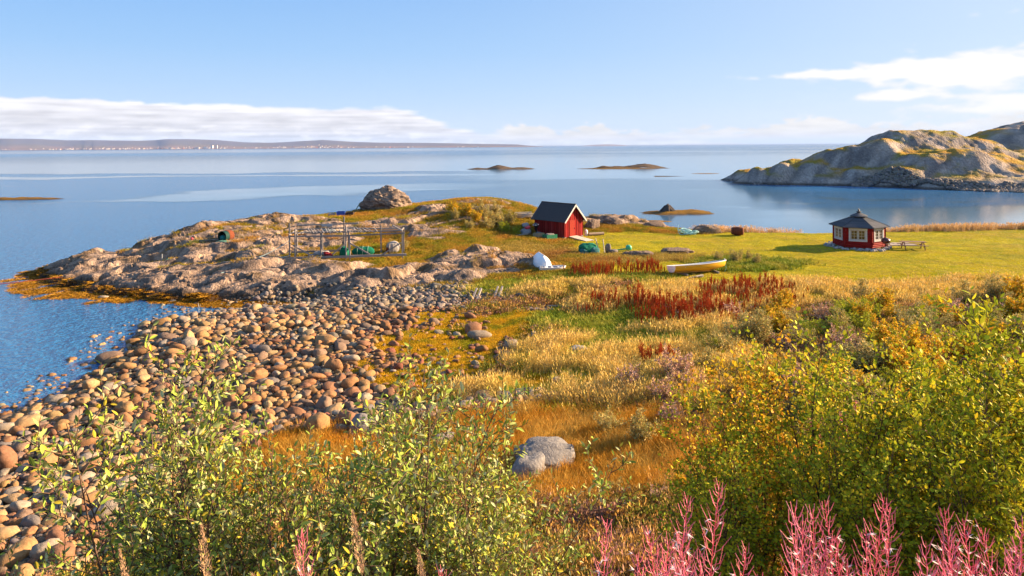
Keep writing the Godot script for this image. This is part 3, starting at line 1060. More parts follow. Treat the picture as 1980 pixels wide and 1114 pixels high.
	var mb := MB.new()
	mb.tube([Vector3(0, -10, 0), Vector3(0, 60, 0)], [2.0, 1.0], 5)
	put("pole", mb.mesh(), flat("mast", lin(0.25, 0.22, 0.24)), mast)

var n_town := fn(81, 0.0022, 4)
func fn_town(x: float) -> float:
	return n_town.get_noise_2d(x * 0.5, 900.0)

func islet(seed_: int, rx: float, rd: float, h: float, peaks: Array, col: Color, col2: Color, rag := 0.5) -> ArrayMesh:
	# a low mound with a ragged outline; peaks = [x, d, radius, height] on it
	var n := fn(seed_, 1.0, 4)
	var p := PackedVector3Array()
	var cc := PackedColorArray()
	var rows := 16
	var cols := 64
	for i in rows:
		var t := i / (rows - 1.0)
		for j in cols:
			var a := TAU * j / cols
			var ca := cos(a)
			var sa := sin(a)
			var r := t * (1.0 + rag * n.get_noise_2d(ca * 1.3, sa * 1.3) + 0.25 * rag * n.get_noise_2d(ca * 5.0 + 9.0, sa * 5.0))
			var x := ca * r * rx
			var d := sa * r * rd
			var y := h * (1.0 - t * t) * (0.8 + 0.5 * n.get_noise_2d(x * 0.25, d * 0.25))
			for q in peaks:
				var u: float = (x - q[0]) / q[2]
				var w: float = (d - q[1]) / q[2]
				y += q[3] * maxf(0.0, 1.0 - sqrt(u * u + w * w)) * (1.0 + 0.35 * n.get_noise_2d(x * 1.2, d * 1.2))
			y += 0.12 * n.get_noise_2d(x * 1.6, d * 1.6) * (1.0 - t) * minf(1.0, h + 0.3)
			p.append(Vector3(x, y - 0.35 * t * t * t, -d))
			cc.append(col.lerp(col2, clampf(0.5 + 1.5 * n.get_noise_2d(x * 0.7 + 5.0, d * 0.7), 0.0, 1.0)).lerp(Color(0.05, 0.045, 0.035), sstep(0.4, 0.1, y) * (0.7 if h > 0.35 else 0.0)))
	var mb := MB.new()
	# rows run outwards and the columns turn from +x to -z
	mb.sheet(p, rows, cols, true, true, cc)
	return mb.mesh()

func build_skerries() -> void:
	var grey := Color(0.17, 0.155, 0.14)
	var tan := Color(0.30, 0.25, 0.19)
	var weed1 := Color(0.42, 0.225, 0.02)
	var weed2 := Color(0.24, 0.13, 0.018)
	var wm: StandardMaterial3D = textured("weed_bank", Color(1, 1, 1), mats.grain_tex, 0.9, 0.7, mats.grain_tex, 8.0, true, true)
	var sk := thing("skerry", "long low skerry with three humps, left of the two far out", "skerry", Vector3(-5.4, 0, -357))
	put("rock", islet(1, 18.5, 4.5, 0.55, [[-13, 0, 6, 0.5], [-1.5, 1, 7, 1.7], [11, 0, 8, 0.7]], grey, tan), mats.rock, sk)
	put("seaweed_fringe", islet(2, 20, 5.5, 0.12, [], weed2, weed1), wm, sk)
	sk = thing("skerry", "low skerry behind a weed bank, right of the two far out", "skerry", Vector3(64.5, 0, -364))
	put("rock", islet(3, 21, 5.0, 0.75, [[-16, 0, 4.5, 1.1], [-9, 3, 5, 0.8], [6, 2, 12, 1.6]], grey, tan), mats.rock, sk)
	put("seaweed_fringe", islet(4, 29, 9.0, 0.5, [], weed1, weed2, 0.35), wm, sk)
	sk.get_node("seaweed_fringe").position = Vector3(-7.5, 0, 12.0)
	sk = thing("skerry", "dark pointed rock on a yellow weed bank behind the red shed's bay", "skerry", Vector3(28.4, 0, -120.5))
	put("rock", islet(5, 2.0, 1.7, 0.35, [[0.0, 0, 2.0, 1.25]], Color(0.12, 0.12, 0.125), Color(0.19, 0.18, 0.175), 0.3), mats.rock, sk)
	put("seaweed_fringe", islet(6, 8.8, 4.8, 0.42, [[4.5, -0.5, 4.0, 0.28], [-1, -0.8, 2.5, 0.25]], weed1, weed2, 0.5), wm, sk)
	sk.get_node("rock").position = Vector3(-1.0, 0.1, 0.3)
	sk = thing("skerry", "small flat weed bank between the shed's point and the pointed rock", "skerry", Vector3(22.6, 0, -107))
	put("rock", islet(7, 1.2, 0.8, 0.2, [], grey, tan), mats.rock, sk)
	put("seaweed_fringe", islet(8, 3.2, 1.6, 0.22, [], weed2, weed1), wm, sk)
	sk = thing("skerry", "flat yellow weed bank at the left edge of the bay", "skerry", Vector3(-119, 0, -164))
	put("seaweed_fringe", islet(9, 13.5, 3.2, 0.55, [], weed1, weed2, 0.3), wm, sk)
	sk = thing("skerry", "thin strip of weed showing left of the rock hill's tip", "skerry", Vector3(80.0, 0, -284))
	put("seaweed_fringe", islet(10, 9, 2.5, 0.22, [], weed1, tan, 0.3), wm, sk)

# ---------------------------------------------------------------- small plant shapes
func tuft(seed_: int, blades: int, h: float, spread: float, width: float, lean: float, head := 0.0) -> ArrayMesh:
	# grass blades of two bent segments; head adds a thicker seed head at the tip
	var r := RandomNumberGenerator.new()
	r.seed = seed_
	var mb := MB.new()
	for i in blades:
		var a := r.randf() * TAU
		var rr := sqrt(r.randf()) * spread
		var base := Vector3(cos(a) * rr, -0.03, sin(a) * rr)
		var la := a + r.randf_range(-1.2, 1.2)
		var l := Vector3(cos(la), 0, sin(la)) * lean * r.randf_range(0.3, 1.0)
		var hh := h * r.randf_range(0.6, 1.0)
		var p1 := base + Vector3(0, hh * 0.55, 0) + l * hh * 0.35
		var p2 := base + Vector3(0, hh, 0) + l * hh
		var fa := r.randf() * TAU
		var side := Vector3(cos(fa), 0, sin(fa)) * width
		var nn := Vector3(-side.z, 0, side.x).normalized()
		nn = (nn * 0.8 + Vector3.UP * 0.6).normalized()
		var k := mb.v.size()
		var pts := [base - side * 0.5, base + side * 0.5, p1 - side * 0.4, p1 + side * 0.4, p2]
		var shade := r.randf_range(0.75, 1.15)
		for q in pts:
			mb.v.append(q)
			mb.n.append(nn)
			mb.c.append(Color(shade, shade, shade))
		mb.ix.append_array(PackedInt32Array([k, k + 2, k + 1, k + 1, k + 2, k + 3, k + 2, k + 4, k + 3]))
		if head > 0.0 and r.randf() < 0.6:
			var hd := head * r.randf_range(0.7, 1.2)
			var dir := (p2 - p1).normalized()
			k = mb.v.size()
			for q in [p2 - dir * hd * 0.4, p2 + side.normalized() * width * 1.3, p2 - side.normalized() * width * 1.3, p2 + dir * hd]:
				mb.v.append(q)
				mb.n.append(nn)
				mb.c.append(Color(1.25, 1.15, 1.05) * shade)
			mb.ix.append_array(PackedInt32Array([k, k + 2, k + 1, k + 1, k + 2, k + 3]))
	return mb.mesh()

func leaf_mesh(wide: float, fold: float, curl: float, blunt := 0.0) -> ArrayMesh:
	# one leaf of unit length along +z, folded along its midrib
	var mb := MB.new()
	var st := [[0.0, 0.02], [0.22, 0.75 + 0.2 * blunt], [0.5, 1.0], [0.78, 0.66 + 0.25 * blunt], [1.0, 0.02]]
	for s in [-1.0, 1.0]:
		for i in st.size() - 1:
			var a: Array = st[i]
			var b: Array = st[i + 1]
			var ma := Vector3(0, -curl * a[0] * a[0], a[0])
			var m2 := Vector3(0, -curl * b[0] * b[0], b[0])
			var ea := ma + Vector3(s * wide * 0.5 * a[1], fold * wide * a[1], 0)
			var eb := m2 + Vector3(s * wide * 0.5 * b[1], fold * wide * b[1], 0)
			mb.quad(ma, ea, eb, m2, Vector3.UP)
	return mb.mesh()

func cushion(seed_: int, leaves: int, rad: float, h: float, size: float) -> ArrayMesh:
	# a low clump of tiny leaves on thin twigs
	var r := RandomNumberGenerator.new()
	r.seed = seed_
	var mb := MB.new()
	for i in leaves:
		var a := r.randf() * TAU
		var q := sqrt(r.randf())
		var y := h * (1.0 - q * q * 0.7) * pow(r.randf(), 0.55)
		var o := Vector3(cos(a) * q * rad, y, sin(a) * q * rad)
		var d := (Vector3(cos(a) * q, 0.8, sin(a) * q) + Vector3(r.randfn(), r.randfn(), r.randfn()) * 0.6).normalized()
		var s := d.cross(Vector3(r.randfn(), r.randfn(), r.randfn())).normalized() * size * 0.26
		var sh := r.randf_range(0.6, 1.25)
		mb.col = Color(sh, sh * r.randf_range(0.9, 1.08), sh)
		var m := o + d * size * r.randf_range(0.6, 1.2)
		mb.quad(o, (o + m) * 0.5 + s, m, (o + m) * 0.5 - s, (d.cross(s) + Vector3.UP * 0.01))
	for i in leaves / 9:
		var a := r.randf() * TAU
		var q := r.randf() * rad
		var top := Vector3(cos(a) * q, h * r.randf_range(0.7, 1.15), sin(a) * q)
		mb.col = Color(0.55, 0.42, 0.4)
		var s := Vector3(-sin(a), 0, cos(a)) * 0.004
		mb.tri(top * 0.2 - s, top * 0.2 + s, top, Vector3(cos(a), 0.2, sin(a)))
	return mb.mesh()

func plant_mat(key: String, rough := 0.6, back := 0.55) -> StandardMaterial3D:
	if mats.has(key):
		return mats[key]
	var m := flat(key, Color(1, 1, 1), rough)
	m.vertex_color_use_as_albedo = true
	m.backlight_enabled = true
	m.backlight = Color(back, back, back)
	m.metallic_specular = 0.16
	return m

func vary(c: Color, k: float) -> Color:
	var f := 1.0 + rng.randf_range(-k, k)
	return Color(c.r * f * (1.0 + rng.randf_range(-k, k) * 0.35), c.g * f, c.b * f * (1.0 + rng.randf_range(-k, k) * 0.5))

func build_grass() -> void:
	rng.seed = 77
	var gm := plant_mat("grass_blades", 0.65, 0.6)
	var kinds := {
		"lawn": tuft(1, 16, 0.065, 0.28, 0.024, 1.2),
		"gold": tuft(2, 22, 0.58, 0.24, 0.016, 0.5, 0.12),
		"gold_near": tuft(7, 26, 0.62, 0.22, 0.010, 0.5, 0.10),
		"sedge": tuft(3, 26, 0.40, 0.22, 0.011, 0.7),
		"marsh": tuft(4, 26, 0.13, 0.24, 0.015, 1.1),
		"moss": tuft(5, 18, 0.22, 0.24, 0.020, 0.8, 0.04),
		"lush": tuft(6, 16, 0.34, 0.24, 0.045, 0.9),
		"blond": tuft(8, 22, 0.72, 0.30, 0.018, 0.4, 0.16),
		"heath": cushion(9, 70, 0.32, 0.28, 0.075),
		"heath_far": cushion(10, 34, 0.36, 0.34, 0.13),
	}
	var buf := {}
	for k in kinds:
		buf[k] = PackedFloat32Array()
	# x range, distance range, tries
	var areas := [[-14.0, 30.0, 7.0, 20.0, 22000], [-12.0, 36.0, 20.0, 30.0, 26000], [-9.0, 44.0, 30.0, 42.0, 31000], [-6.0, 54.0, 42.0, 53.0, 31000], [-2.0, 62.0, 52.0, 66.0, 32000], [2.0, 70.0, 66.0, 84.0, 25000], [-46.0, 8.0, 53.0, 92.0, 34000], [8.0, 24.0, 80.0, 92.0, 2500]]
	for a in areas:
		for i in int(a[4]):
			var x := rng.randf_range(a[0], a[1])
			var d := rng.randf_range(a[2], a[3])
			if absf(x) > 0.90 * d + 6.0:
				continue
			var z := zone(x + rng.randfn() * 0.55, d + rng.randfn() * 0.55)
			var y := ground_at(x, d)
			if y < 0.25:
				continue
			var ry := rock_at(x, d)
			if ry > y + 0.02:
				# turf only in the hollows and on the flat tops of the rock
				if y < 1.3 or n_zone.get_noise_2d(x * 1.6 + 20.0, d * 1.6) < 0.16 or rng.randf() < 0.25:
					continue
				if absf(rock_at(x + 0.4, d) - ry) > 0.16 or absf(rock_at(x, d + 0.4) - ry) > 0.16:
					continue
				y = ry - 0.03
				z = MOSS
			var k := ""
			var c := Color()
			var s := rng.randf_range(0.75, 1.25)
			var f := n_mid.get_noise_2d(x * 2.0, d * 2.0)
			var g := n_patch.get_noise_2d(x * 2.2 + 11.0, d * 2.2)
			match z:
				LAWN:
					k = "lawn"
					c = Color(0.66, 0.57, 0.018).lerp(Color(0.70, 0.54, 0.045), clampf(0.3 + g * 1.8, 0.0, 0.9))
					c = c.lerp(Color(0.36, 0.42, 0.016), clampf(f * 1.3 + g, 0.0, 0.8))
				DRYLAWN:
					k = "moss" if rng.randf() < 0.6 else "lawn"
					c = Color(0.42, 0.31, 0.07).lerp(Color(0.32, 0.15, 0.04), clampf(g * 2.0, 0.0, 0.8))
				GOLD:
					k = "gold" if d > 36.0 else "gold_near"
					c = Color(0.74, 0.55, 0.10).lerp(Color(0.66, 0.47, 0.18), clampf(0.4 + f, 0.0, 1.0))
					if f < -0.12:
						k = "lush"
						c = Color(0.46, 0.42, 0.03)
				ORANGE:
					k = "sedge"
					c = Color(0.64, 0.32, 0.035).lerp(Color(0.66, 0.42, 0.09), clampf(0.5 + f * 1.6, 0.0, 1.0))
				MARSH:
					k = "marsh"
					c = Color(0.66, 0.40, 0.02).lerp(Color(0.30, 0.30, 0.015), clampf(0.2 + f * 2.2 + 0.22 * (x + 2.0) / 3.0, 0.0, 1.0))
				MOSS:
					k = "moss"
					c = Color(0.44, 0.28, 0.035).lerp(Color(0.24, 0.24, 0.02), clampf(0.42 + f * 2.0, 0.0, 1.0))
					c = c.lerp(Color(0.50, 0.22, 0.05), clampf(g * 2.2 - 0.2, 0.0, 0.6))
				LUSH:
					k = "lush"
					c = Color(0.20, 0.26, 0.02).lerp(Color(0.40, 0.36, 0.05), clampf(0.4 + f * 1.4, 0.0, 1.0))
				BLOND:
					k = "blond"
					c = Color(0.72, 0.50, 0.25).lerp(Color(0.66, 0.42, 0.16), rng.randf())
				HEATH:
					k = "heath" if d < 26.0 else "heath_far"
					var t := rng.randf() + f
					c = Color(0.30, 0.19, 0.05)
					if t > 0.75:
						c = Color(0.30, 0.17, 0.12)
					elif t > 0.45:
						c = Color(0.42, 0.23, 0.05)
					elif t < 0.15:
						c = Color(0.20, 0.21, 0.03)
					if rng.randf() < 0.08:
						k = "gold_near" if d < 34.0 else "gold"
						c = Color(0.55, 0.34, 0.12)
						s *= 0.75
				GRAVEL:
					# weed and moss between the stones
					if coarse(coarse_s, x, d) < 4.0 or rng.randf() > 0.16 or f < 0.02:
						continue
					k = "marsh"
					c = Color(0.44, 0.24, 0.02)
				MUD:
					if rng.randf() > 0.35:
						continue
					k = "marsh"
					c = Color(0.16, 0.05, 0.03)
					s *= 0.7
			c = vary(c, 0.18)
			var b := Basis(Vector3.UP, rng.randf() * TAU) * Basis.from_scale(Vector3(s, s * rng.randf_range(0.8, 1.2), s))
			push(buf[k], Transform3D(b, Vector3(x, y, -d)), c)
	var names := {"lawn": ["lawn_grass", "short yellow green lawn round the gazebo"], "gold": ["golden_grass", "tall golden grass between lawn and scrub"], "gold_near": ["golden_grass", "golden grass of the nearer meadow"], "sedge": ["sedge", "orange sedge round the grey boulder"], "marsh": ["marsh_grass", "short orange and green salt marsh turf"], "moss": ["turf", "yellow turf among the rocks of the headland"], "lush": ["herbs", "lush green herbs among the dock"], "blond": ["reed_grass", "pale tall grass at the far edge of the lawn"], "heath": ["heath", "low brown and orange heath on the slope"], "heath_far": ["heath", "low heath farther down the slope"]}
	for k in kinds:
		if buf[k].size():
			tag(copies(names[k][0], kinds[k], gm, buf[k]), names[k][1], "grass" if k != "heath" and k != "heath_far" else "ground cover", "", "stuff")

# ---------------------------------------------------------------- shrubs
# grows stems, branches and twigs; returns {"stem": mesh, "leaves": [[transform, colour]...]}
func grow(seed_: int, height: float, spread: float, stems: int, leaf_len: float, gap: float, palette: Array, bark: Color, up := 0.55, start := 0.12, droop := 0.0) -> Dictionary:
	var r := RandomNumberGenerator.new()
	r.seed = seed_
	var mb := MB.new()
	mb.col = bark
	var leaves := []
	for s in stems:
		var a := TAU * (s + r.randf_range(-0.35, 0.35)) / stems
		var out := Vector3(cos(a), 0, sin(a))
		var lean := spread * r.randf_range(0.15, 1.0)
		var len := height * r.randf_range(0.62, 1.0)
		var pts := []
		var rad := []
		var p := out * 0.05 * r.randf() * spread
		p.y = -0.12
		var dir := (Vector3.UP + out * lean * 0.9).normalized()
		var segs := 7
		for i in segs + 1:
			pts.append(p)
			rad.append(lerpf(0.0085 * height * 0.62, 0.0022, pow(float(i) / segs, 0.8)))
			p += dir * len / segs
			dir = (dir + Vector3.UP * 0.09 + Vector3(r.randfn(), r.randfn() * 0.4, r.randfn()) * 0.10).normalized()
		mb.tube(pts, rad, 5, false)
		var nb := int(len * 5.0 / maxf(0.35, height * 0.22)) + 3
		for b in nb:
			var t := lerpf(start, 0.97, (b + r.randf()) / nb)
			var f := t * segs
			var i0 := mini(int(f), segs - 1)
			var o: Vector3 = pts[i0].lerp(pts[i0 + 1], f - i0)
			var main: Vector3 = (pts[i0 + 1] - pts[i0]).normalized()
			var ba := r.randf() * TAU
			var sd := (main.cross(Vector3(cos(ba), 0.2, sin(ba)))).normalized()
			var bd := (main * up + sd * 0.75 + Vector3.UP * 0.12).normalized()
			var bl := height * 0.30 * (1.05 - 0.62 * t) * r.randf_range(0.6, 1.2)
			twig(mb, leaves, r, o, bd, bl, leaf_len, gap, palette, 2, droop)
		twig(mb, leaves, r, pts[segs - 1], (pts[segs] - pts[segs - 1]).normalized(), len * 0.16, leaf_len, gap, palette, 1, droop)
	return {"stem": mb.mesh(), "leaves": leaves}

func twig(mb: MB, leaves: Array, r: RandomNumberGenerator, o: Vector3, dir: Vector3, len: float, leaf_len: float, gap: float, palette: Array, depth: int, droop: float) -> void:
	var pts := []
	var p := o
	var d := dir
	var segs := 4
	for i in segs + 1:
		pts.append(p)
		p += d * len / segs
		d = (d + Vector3.UP * (0.10 - droop) + Vector3(r.randfn(), r.randfn(), r.randfn()) * 0.12).normalized()
	mb.tube(pts, [0.0034, 0.0028, 0.0022, 0.0018, 0.0010], 3, false)
	var n := int(len / gap) + 1
	var ph := r.randf() * TAU
	for i in n:
		var t := (i + 0.6) / n
		if depth > 1 and t < 0.25:
			continue
		var f := t * segs
		var i0 := mini(int(f), segs - 1)
		var q: Vector3 = pts[i0].lerp(pts[i0 + 1], f - i0)
		var ax: Vector3 = (pts[i0 + 1] - pts[i0]).normalized()
		ph += 2.4
		var s := ax.cross(Vector3(cos(ph), 0.3, sin(ph))).normalized()
		var z := (ax * r.randf_range(0.35, 0.9) + s * 0.8 + Vector3.UP * (0.15 - droop * 1.5)).normalized()
		var y := (Vector3.UP + Vector3(r.randfn(), r.randfn(), r.randfn()) * 0.55).normalized()
		var x := y.cross(z).normalized()
		y = z.cross(x)
		var k := leaf_len * r.randf_range(0.6, 1.15)
		var c: Color = palette[int(pow(r.randf(), 1.3) * palette.size()) % palette.size()]
		var v := r.randf_range(0.72, 1.25)
		leaves.append([Transform3D(Basis(x * k, y * k, z * k), q), Color(c.r * v, c.g * v, c.b * v)])
	if depth > 1:
		for k in 2 + int(len / 0.22):
			var t := r.randf_range(0.25, 0.9) * segs
			var i0 := mini(int(t), segs - 1)
			var q: Vector3 = pts[i0].lerp(pts[i0 + 1], t - i0)
			var ax: Vector3 = (pts[i0 + 1] - pts[i0]).normalized()
			var s := ax.cross(Vector3(r.randfn(), r.randfn(), r.randfn())).normalized()
			twig(mb, leaves, r, q, (ax * 0.7 + s * 0.7 + Vector3.UP * 0.1).normalized(), len * r.randf_range(0.3, 0.55), leaf_len, gap, palette, depth - 1, droop)

# a shrub as a thing: stems, the largest outer leaves one by one, and the rest of its foliage
func shrub_proto(g: Dictionary, leaf: Mesh, leaf_mat: Material, stem_mat: Material, singles: int, palette: Array) -> Node3D:
	var o := Node3D.new()
	put("stem", g.stem, stem_mat, o)
	var buf := PackedFloat32Array()
	var ls: Array = g.leaves
	if singles:
		ls.sort_custom(func(a, b): return a[0].origin.y > b[0].origin.y)
	for i in ls.size():
		if i < singles:
			var k: int = i % palette.size()
			var c: Color = palette[k]
			var m := plant_mat("single_leaf_%s" % c.to_html(), 0.55, 0.5)
			m.albedo_color = c.linear_to_srgb()
			put("leaf", leaf, m, o, ls[i][0])
		else:
			push(buf, ls[i][0], ls[i][1])
	copies("foliage", leaf, leaf_mat, buf, o)
	return o

const WILLOW := [Color(0.21, 0.29, 0.045), Color(0.28, 0.35, 0.06), Color(0.34, 0.39, 0.12), Color(0.41, 0.42, 0.20), Color(0.45, 0.38, 0.04)]
const BIRCH := [Color(0.33, 0.38, 0.02), Color(0.46, 0.46, 0.022), Color(0.58, 0.52, 0.024), Color(0.24, 0.30, 0.02), Color(0.66, 0.50, 0.024)]
const GOLDEN := [Color(0.661, 0.437, 0.020), Color(0.529, 0.397, 0.026), Color(0.661, 0.317, 0.026), Color(0.344, 0.317, 0.026)]
const OLIVE := [Color(0.389, 0.341, 0.114), Color(0.486, 0.421, 0.162), Color(0.292, 0.292, 0.065), Color(0.648, 0.438, 0.130)]
const PURPLE := [Color(0.527, 0.316, 0.246), Color(0.421, 0.246, 0.194), Color(0.632, 0.439, 0.281), Color(0.386, 0.299, 0.105)]

func build_shrubs() -> void:
	var lw := leaf_mesh(0.36, 0.10, 0.12)
	var lb := leaf_mesh(0.72, 0.08, 0.08, 0.7)
	var lm := plant_mat("leaf_willow", 0.55, 0.6)
	var lbm := plant_mat("leaf_birch", 0.5, 0.75)
	var bark := flat("bark", Color(1, 1, 1), 0.85)
	bark.vertex_color_use_as_albedo = true
	var brown := Color(0.13, 0.085, 0.06)
	var red := Color(0.10, 0.055, 0.045)
	var p := {}
	for i in 4:
		p["willow%d" % i] = shrub_proto(grow(100 + i, 2.3, 0.62, 10, 0.050, 0.031, WILLOW, brown, 0.75, 0.10), lw, lm, bark, 36, WILLOW)
	for i in 4:
		p["birch%d" % i] = shrub_proto(grow(120 + i, 3.0, 0.44, 9, 0.050, 0.047, BIRCH if i < 3 else GOLDEN, red, 0.7, 0.06), lb, lbm, bark, 36, BIRCH if i < 3 else GOLDEN)
	for i in 2:
		p["salix%d" % i] = shrub_proto(grow(140 + i, 2.8, 0.5, 10, 0.080, 0.045, BIRCH, brown, 0.75, 0.06), lw, lbm, bark, 36, BIRCH)
	for i in 2:
		p["olive%d" % i] = shrub_proto(grow(150 + i, 1.5, 0.9, 11, 0.085, 0.050, OLIVE, brown, 0.7, 0.1), lw, lm, bark, 0, OLIVE)
		p["purple%d" % i] = shrub_proto(grow(160 + i, 1.2, 1.0, 12, 0.065, 0.045, PURPLE, Color(0.22, 0.15, 0.12), 0.7, 0.05), lb, lm, bark, 0, PURPLE)
		p["gold%d" % i] = shrub_proto(grow(170 + i, 1.5, 0.7, 9, 0.075, 0.045, GOLDEN, red, 0.7, 0.1), lb, lbm, bark, 0, GOLDEN)
		p["green%d" % i] = shrub_proto(grow(180 + i, 1.3, 0.8, 11, 0.075, 0.040, [BIRCH[0], BIRCH[1], BIRCH[3]], brown, 0.7, 0.1), lw, lbm, bark, 0, BIRCH)
	rng.seed = 31
	# kind, x, distance, size, label
	var near := [
		["willow0", -2.6, 5.2, 1.34, "grey green willow with tall shoots before the shore boulders, leftmost of the near willows"],
		["willow1", -1.75, 5.0, 1.12, "dense willow low in the left of the picture, second of the near willows"],
		["willow2", -0.85, 5.3, 1.26, "willow with upright shoots before the stony beach, third of the near willows"],
		["willow3", -0.22, 4.9, 0.98, "pale leaved willow left of the grey boulder, its shoots crossing the orange sedge"],
		["willow1", -3.1, 6.0, 0.98, "small willow at the left margin of the near willow thicket"],
		["willow0", -1.25, 6.2, 1.10, "willow behind the others in the middle of the near willow thicket"],
		["willow2", -0.45, 5.7, 0.76, "low willow at the right end of the near willow thicket below the grey boulder"],
		["birch0", 3.5, 7.2, 1.12, "yellow green young birch with dark stems, tallest of the near birches"],
		["birch1", 2.4, 7.6, 0.91, "bushy young birch at the left end of the near birch thicket"],
		["birch2", 4.4, 6.8, 1.03, "dark stemmed birch right of the tallest one"],
		["birch0", 5.1, 7.6, 1.12, "birch near the right edge, in front of the narrow leaved sallow"],
		["birch3", 3.1, 8.6, 1.16, "golden leaved birch behind the tallest green one"],
		["salix0", 5.4, 6.6, 1.23, "tall narrow leaved sallow at the right edge of the picture"],
		["salix1", 4.6, 8.2, 1.20, "narrow leaved sallow between the birches and the right edge"],
		["birch2", 1.9, 6.6, 0.71, "low spreading birch above the pink fireweed, left end of its thicket"],
		["birch1", 3.0, 6.2, 0.78, "dark leafy birch in the shade behind the fireweed"],
		["salix0", 4.1, 5.9, 0.84, "low narrow leaved sallow behind the fireweed on the right"],
	]
	for q in near:
		var pos := Vector3(q[1], ground_at(q[1], q[2]), -q[2])
		var willow: bool = q[0].begins_with("willow")
		var kind: String = "willow_shrub" if willow else ("sallow_shrub" if q[0].begins_with("salix") else "birch_shrub")
		copy_of(p[q[0]].duplicate(), kind, q[4], "shrub", Transform3D(Basis(Vector3.UP, rng.randf() * TAU).scaled(Vector3.ONE * q[3]), pos), "willows in front" if willow else "birches and sallows in front")
	# scrub on the slope and on the headland
	var field := [["purple", 4.6, 27.2, 1.15, "reddish brown dwarf birch"], ["purple", 6.6, 26.6, 1.2, "reddish brown dwarf birch"], ["purple", 5.6, 25.6, 0.95, "reddish brown dwarf birch"], ["olive", 5.4, 28.6, 0.9, "olive willow scrub"], ["olive", 8.0, 28.6, 1.1, "olive willow scrub"], ["olive", 9.8, 31.5, 1.25, "olive willow scrub"], ["olive", 11.4, 33.6, 1.3, "olive willow scrub"], ["olive", 12.6, 35.6, 1.2, "olive willow scrub"], ["gold", 9.0, 26.0, 1.0, "golden birch scrub"], ["purple", 8.3, 24.0, 1.0, "reddish brown dwarf birch"], ["olive", 4.0, 21.4, 0.85, "olive willow scrub"], ["olive", 3.2, 22.6, 0.75, "olive willow scrub"], ["purple", 5.2, 22.8, 0.8, "reddish brown dwarf birch"], ["olive", 2.6, 17.6, 0.6, "olive willow scrub"], ["gold", 4.2, 17.0, 0.75, "golden birch scrub"], ["purple", 3.4, 16.0, 0.7, "reddish brown dwarf birch"], ["green", 14.6, 34.0, 1.3, "fresh green willow scrub"], ["green", 17.5, 36.2, 1.5, "fresh green willow scrub"], ["green", 19.2, 36.6, 1.2, "fresh green willow scrub"], ["purple", 13.0, 32.5, 1.2, "reddish brown dwarf birch"], ["purple", 15.5, 32.0, 1.2, "reddish brown dwarf birch"], ["gold", 20.8, 38.4, 1.4, "golden birch scrub"], ["gold", 22.6, 37.0, 1.2, "golden birch scrub"], ["olive", 20.0, 34.0, 1.4, "olive willow scrub"], ["gold", 17.2, 31.2, 1.3, "golden birch scrub"], ["green", 22.8, 33.0, 1.4, "fresh green willow scrub"], ["purple", 24.6, 37.6, 1.3, "reddish brown dwarf birch"], ["gold", 28.6, 38.6, 1.7, "golden birch scrub"], ["olive", 26.4, 39.6, 1.3, "olive willow scrub"], ["gold", 25.4, 34.6, 1.4, "golden birch scrub"], ["green", 27.0, 35.0, 1.5, "fresh green willow scrub"], ["olive", 13.6, 28.5, 1.1, "olive willow scrub"], ["purple", 11.2, 27.0, 1.0, "reddish brown dwarf birch"], ["gold", 12.4, 25.0, 1.1, "golden birch scrub"], ["olive", 10.6, 23.0, 1.0, "olive willow scrub"], ["green", 15.4, 28.6, 1.2, "fresh green willow scrub"], ["gold", 18.5, 27.6, 1.2, "golden birch scrub"], ["olive", 8.6, 20.2, 0.9, "olive willow scrub"], ["gold", 11.5, 20.0, 1.1, "golden birch scrub"], ["green", 6.6, 18.6, 0.9, "fresh green willow scrub"], ["gold", 7.6, 15.4, 1.0, "golden birch scrub"], ["green", 9.4, 16.6, 1.1, "fresh green willow scrub"], ["green", 5.6, 13.4, 1.0, "fresh green willow scrub"], ["gold", 12.0, 15.6, 1.3, "golden birch scrub"], ["green", 14.4, 20.4, 1.3, "fresh green willow scrub"],
		["olive", 19.4, 59.4, 1.0, "olive willow scrub"], ["olive", 20.8, 58.4, 0.8, "olive willow scrub"], ["olive", 18.2, 60.4, 0.75, "olive willow scrub"], ["olive", 21.0, 60.6, 0.7, "olive willow scrub"],
		["gold", -5.2, 77.8, 1.5, "golden birch scrub"], ["olive", -3.4, 77.2, 1.6, "olive willow scrub"], ["olive", -1.8, 76.6, 1.5, "olive willow scrub"], ["gold", -4.0, 75.6, 1.2, "golden birch scrub"], ["olive", -2.6, 75.0, 1.2, "olive willow scrub"], ["green", -0.8, 74.6, 1.25, "dark green willow scrub"], ["green", 0.4, 74.8, 1.15, "dark green willow scrub"], ["olive", -6.4, 76.0, 1.0, "olive willow scrub"], ["olive", -4.6, 73.6, 0.9, "olive willow scrub"], ["olive", -0.4, 78.4, 1.3, "olive willow scrub"], ["gold", -6.8, 79.0, 1.2, "golden birch scrub"], ["olive", -2.0, 80.0, 1.3, "olive willow scrub"], ["green", -13.4, 66.2, 0.75, "dark green willow scrub"], ["olive", -12.0, 66.6, 0.8, "olive willow scrub"], ["olive", -10.6, 66.4, 0.7, "olive willow scrub"]]
	for e in 150:
		var d := rng.randf_range(12.0, 41.0)
		var x := rng.randf_range(0.20, 0.78) * d
		if x < 3.0 or (d < 23.0 and x < 0.36 * d + 1.0) or (x < 9.0 and d > 28.0) or (d > 34.0 and x < 12.0 and d < 45.0):
			continue
		var kk: int = rng.randi() % 10
		var kd: Array = [["purple", "reddish brown dwarf birch"], ["olive", "olive willow scrub"], ["gold", "golden birch scrub"], ["green", "fresh green willow scrub"]][[0, 0, 1, 1, 1, 2, 2, 3, 3, 3][kk]]
		field.append([kd[0], x, d, rng.randf_range(0.85, 1.5), kd[1]])
	var i := 0
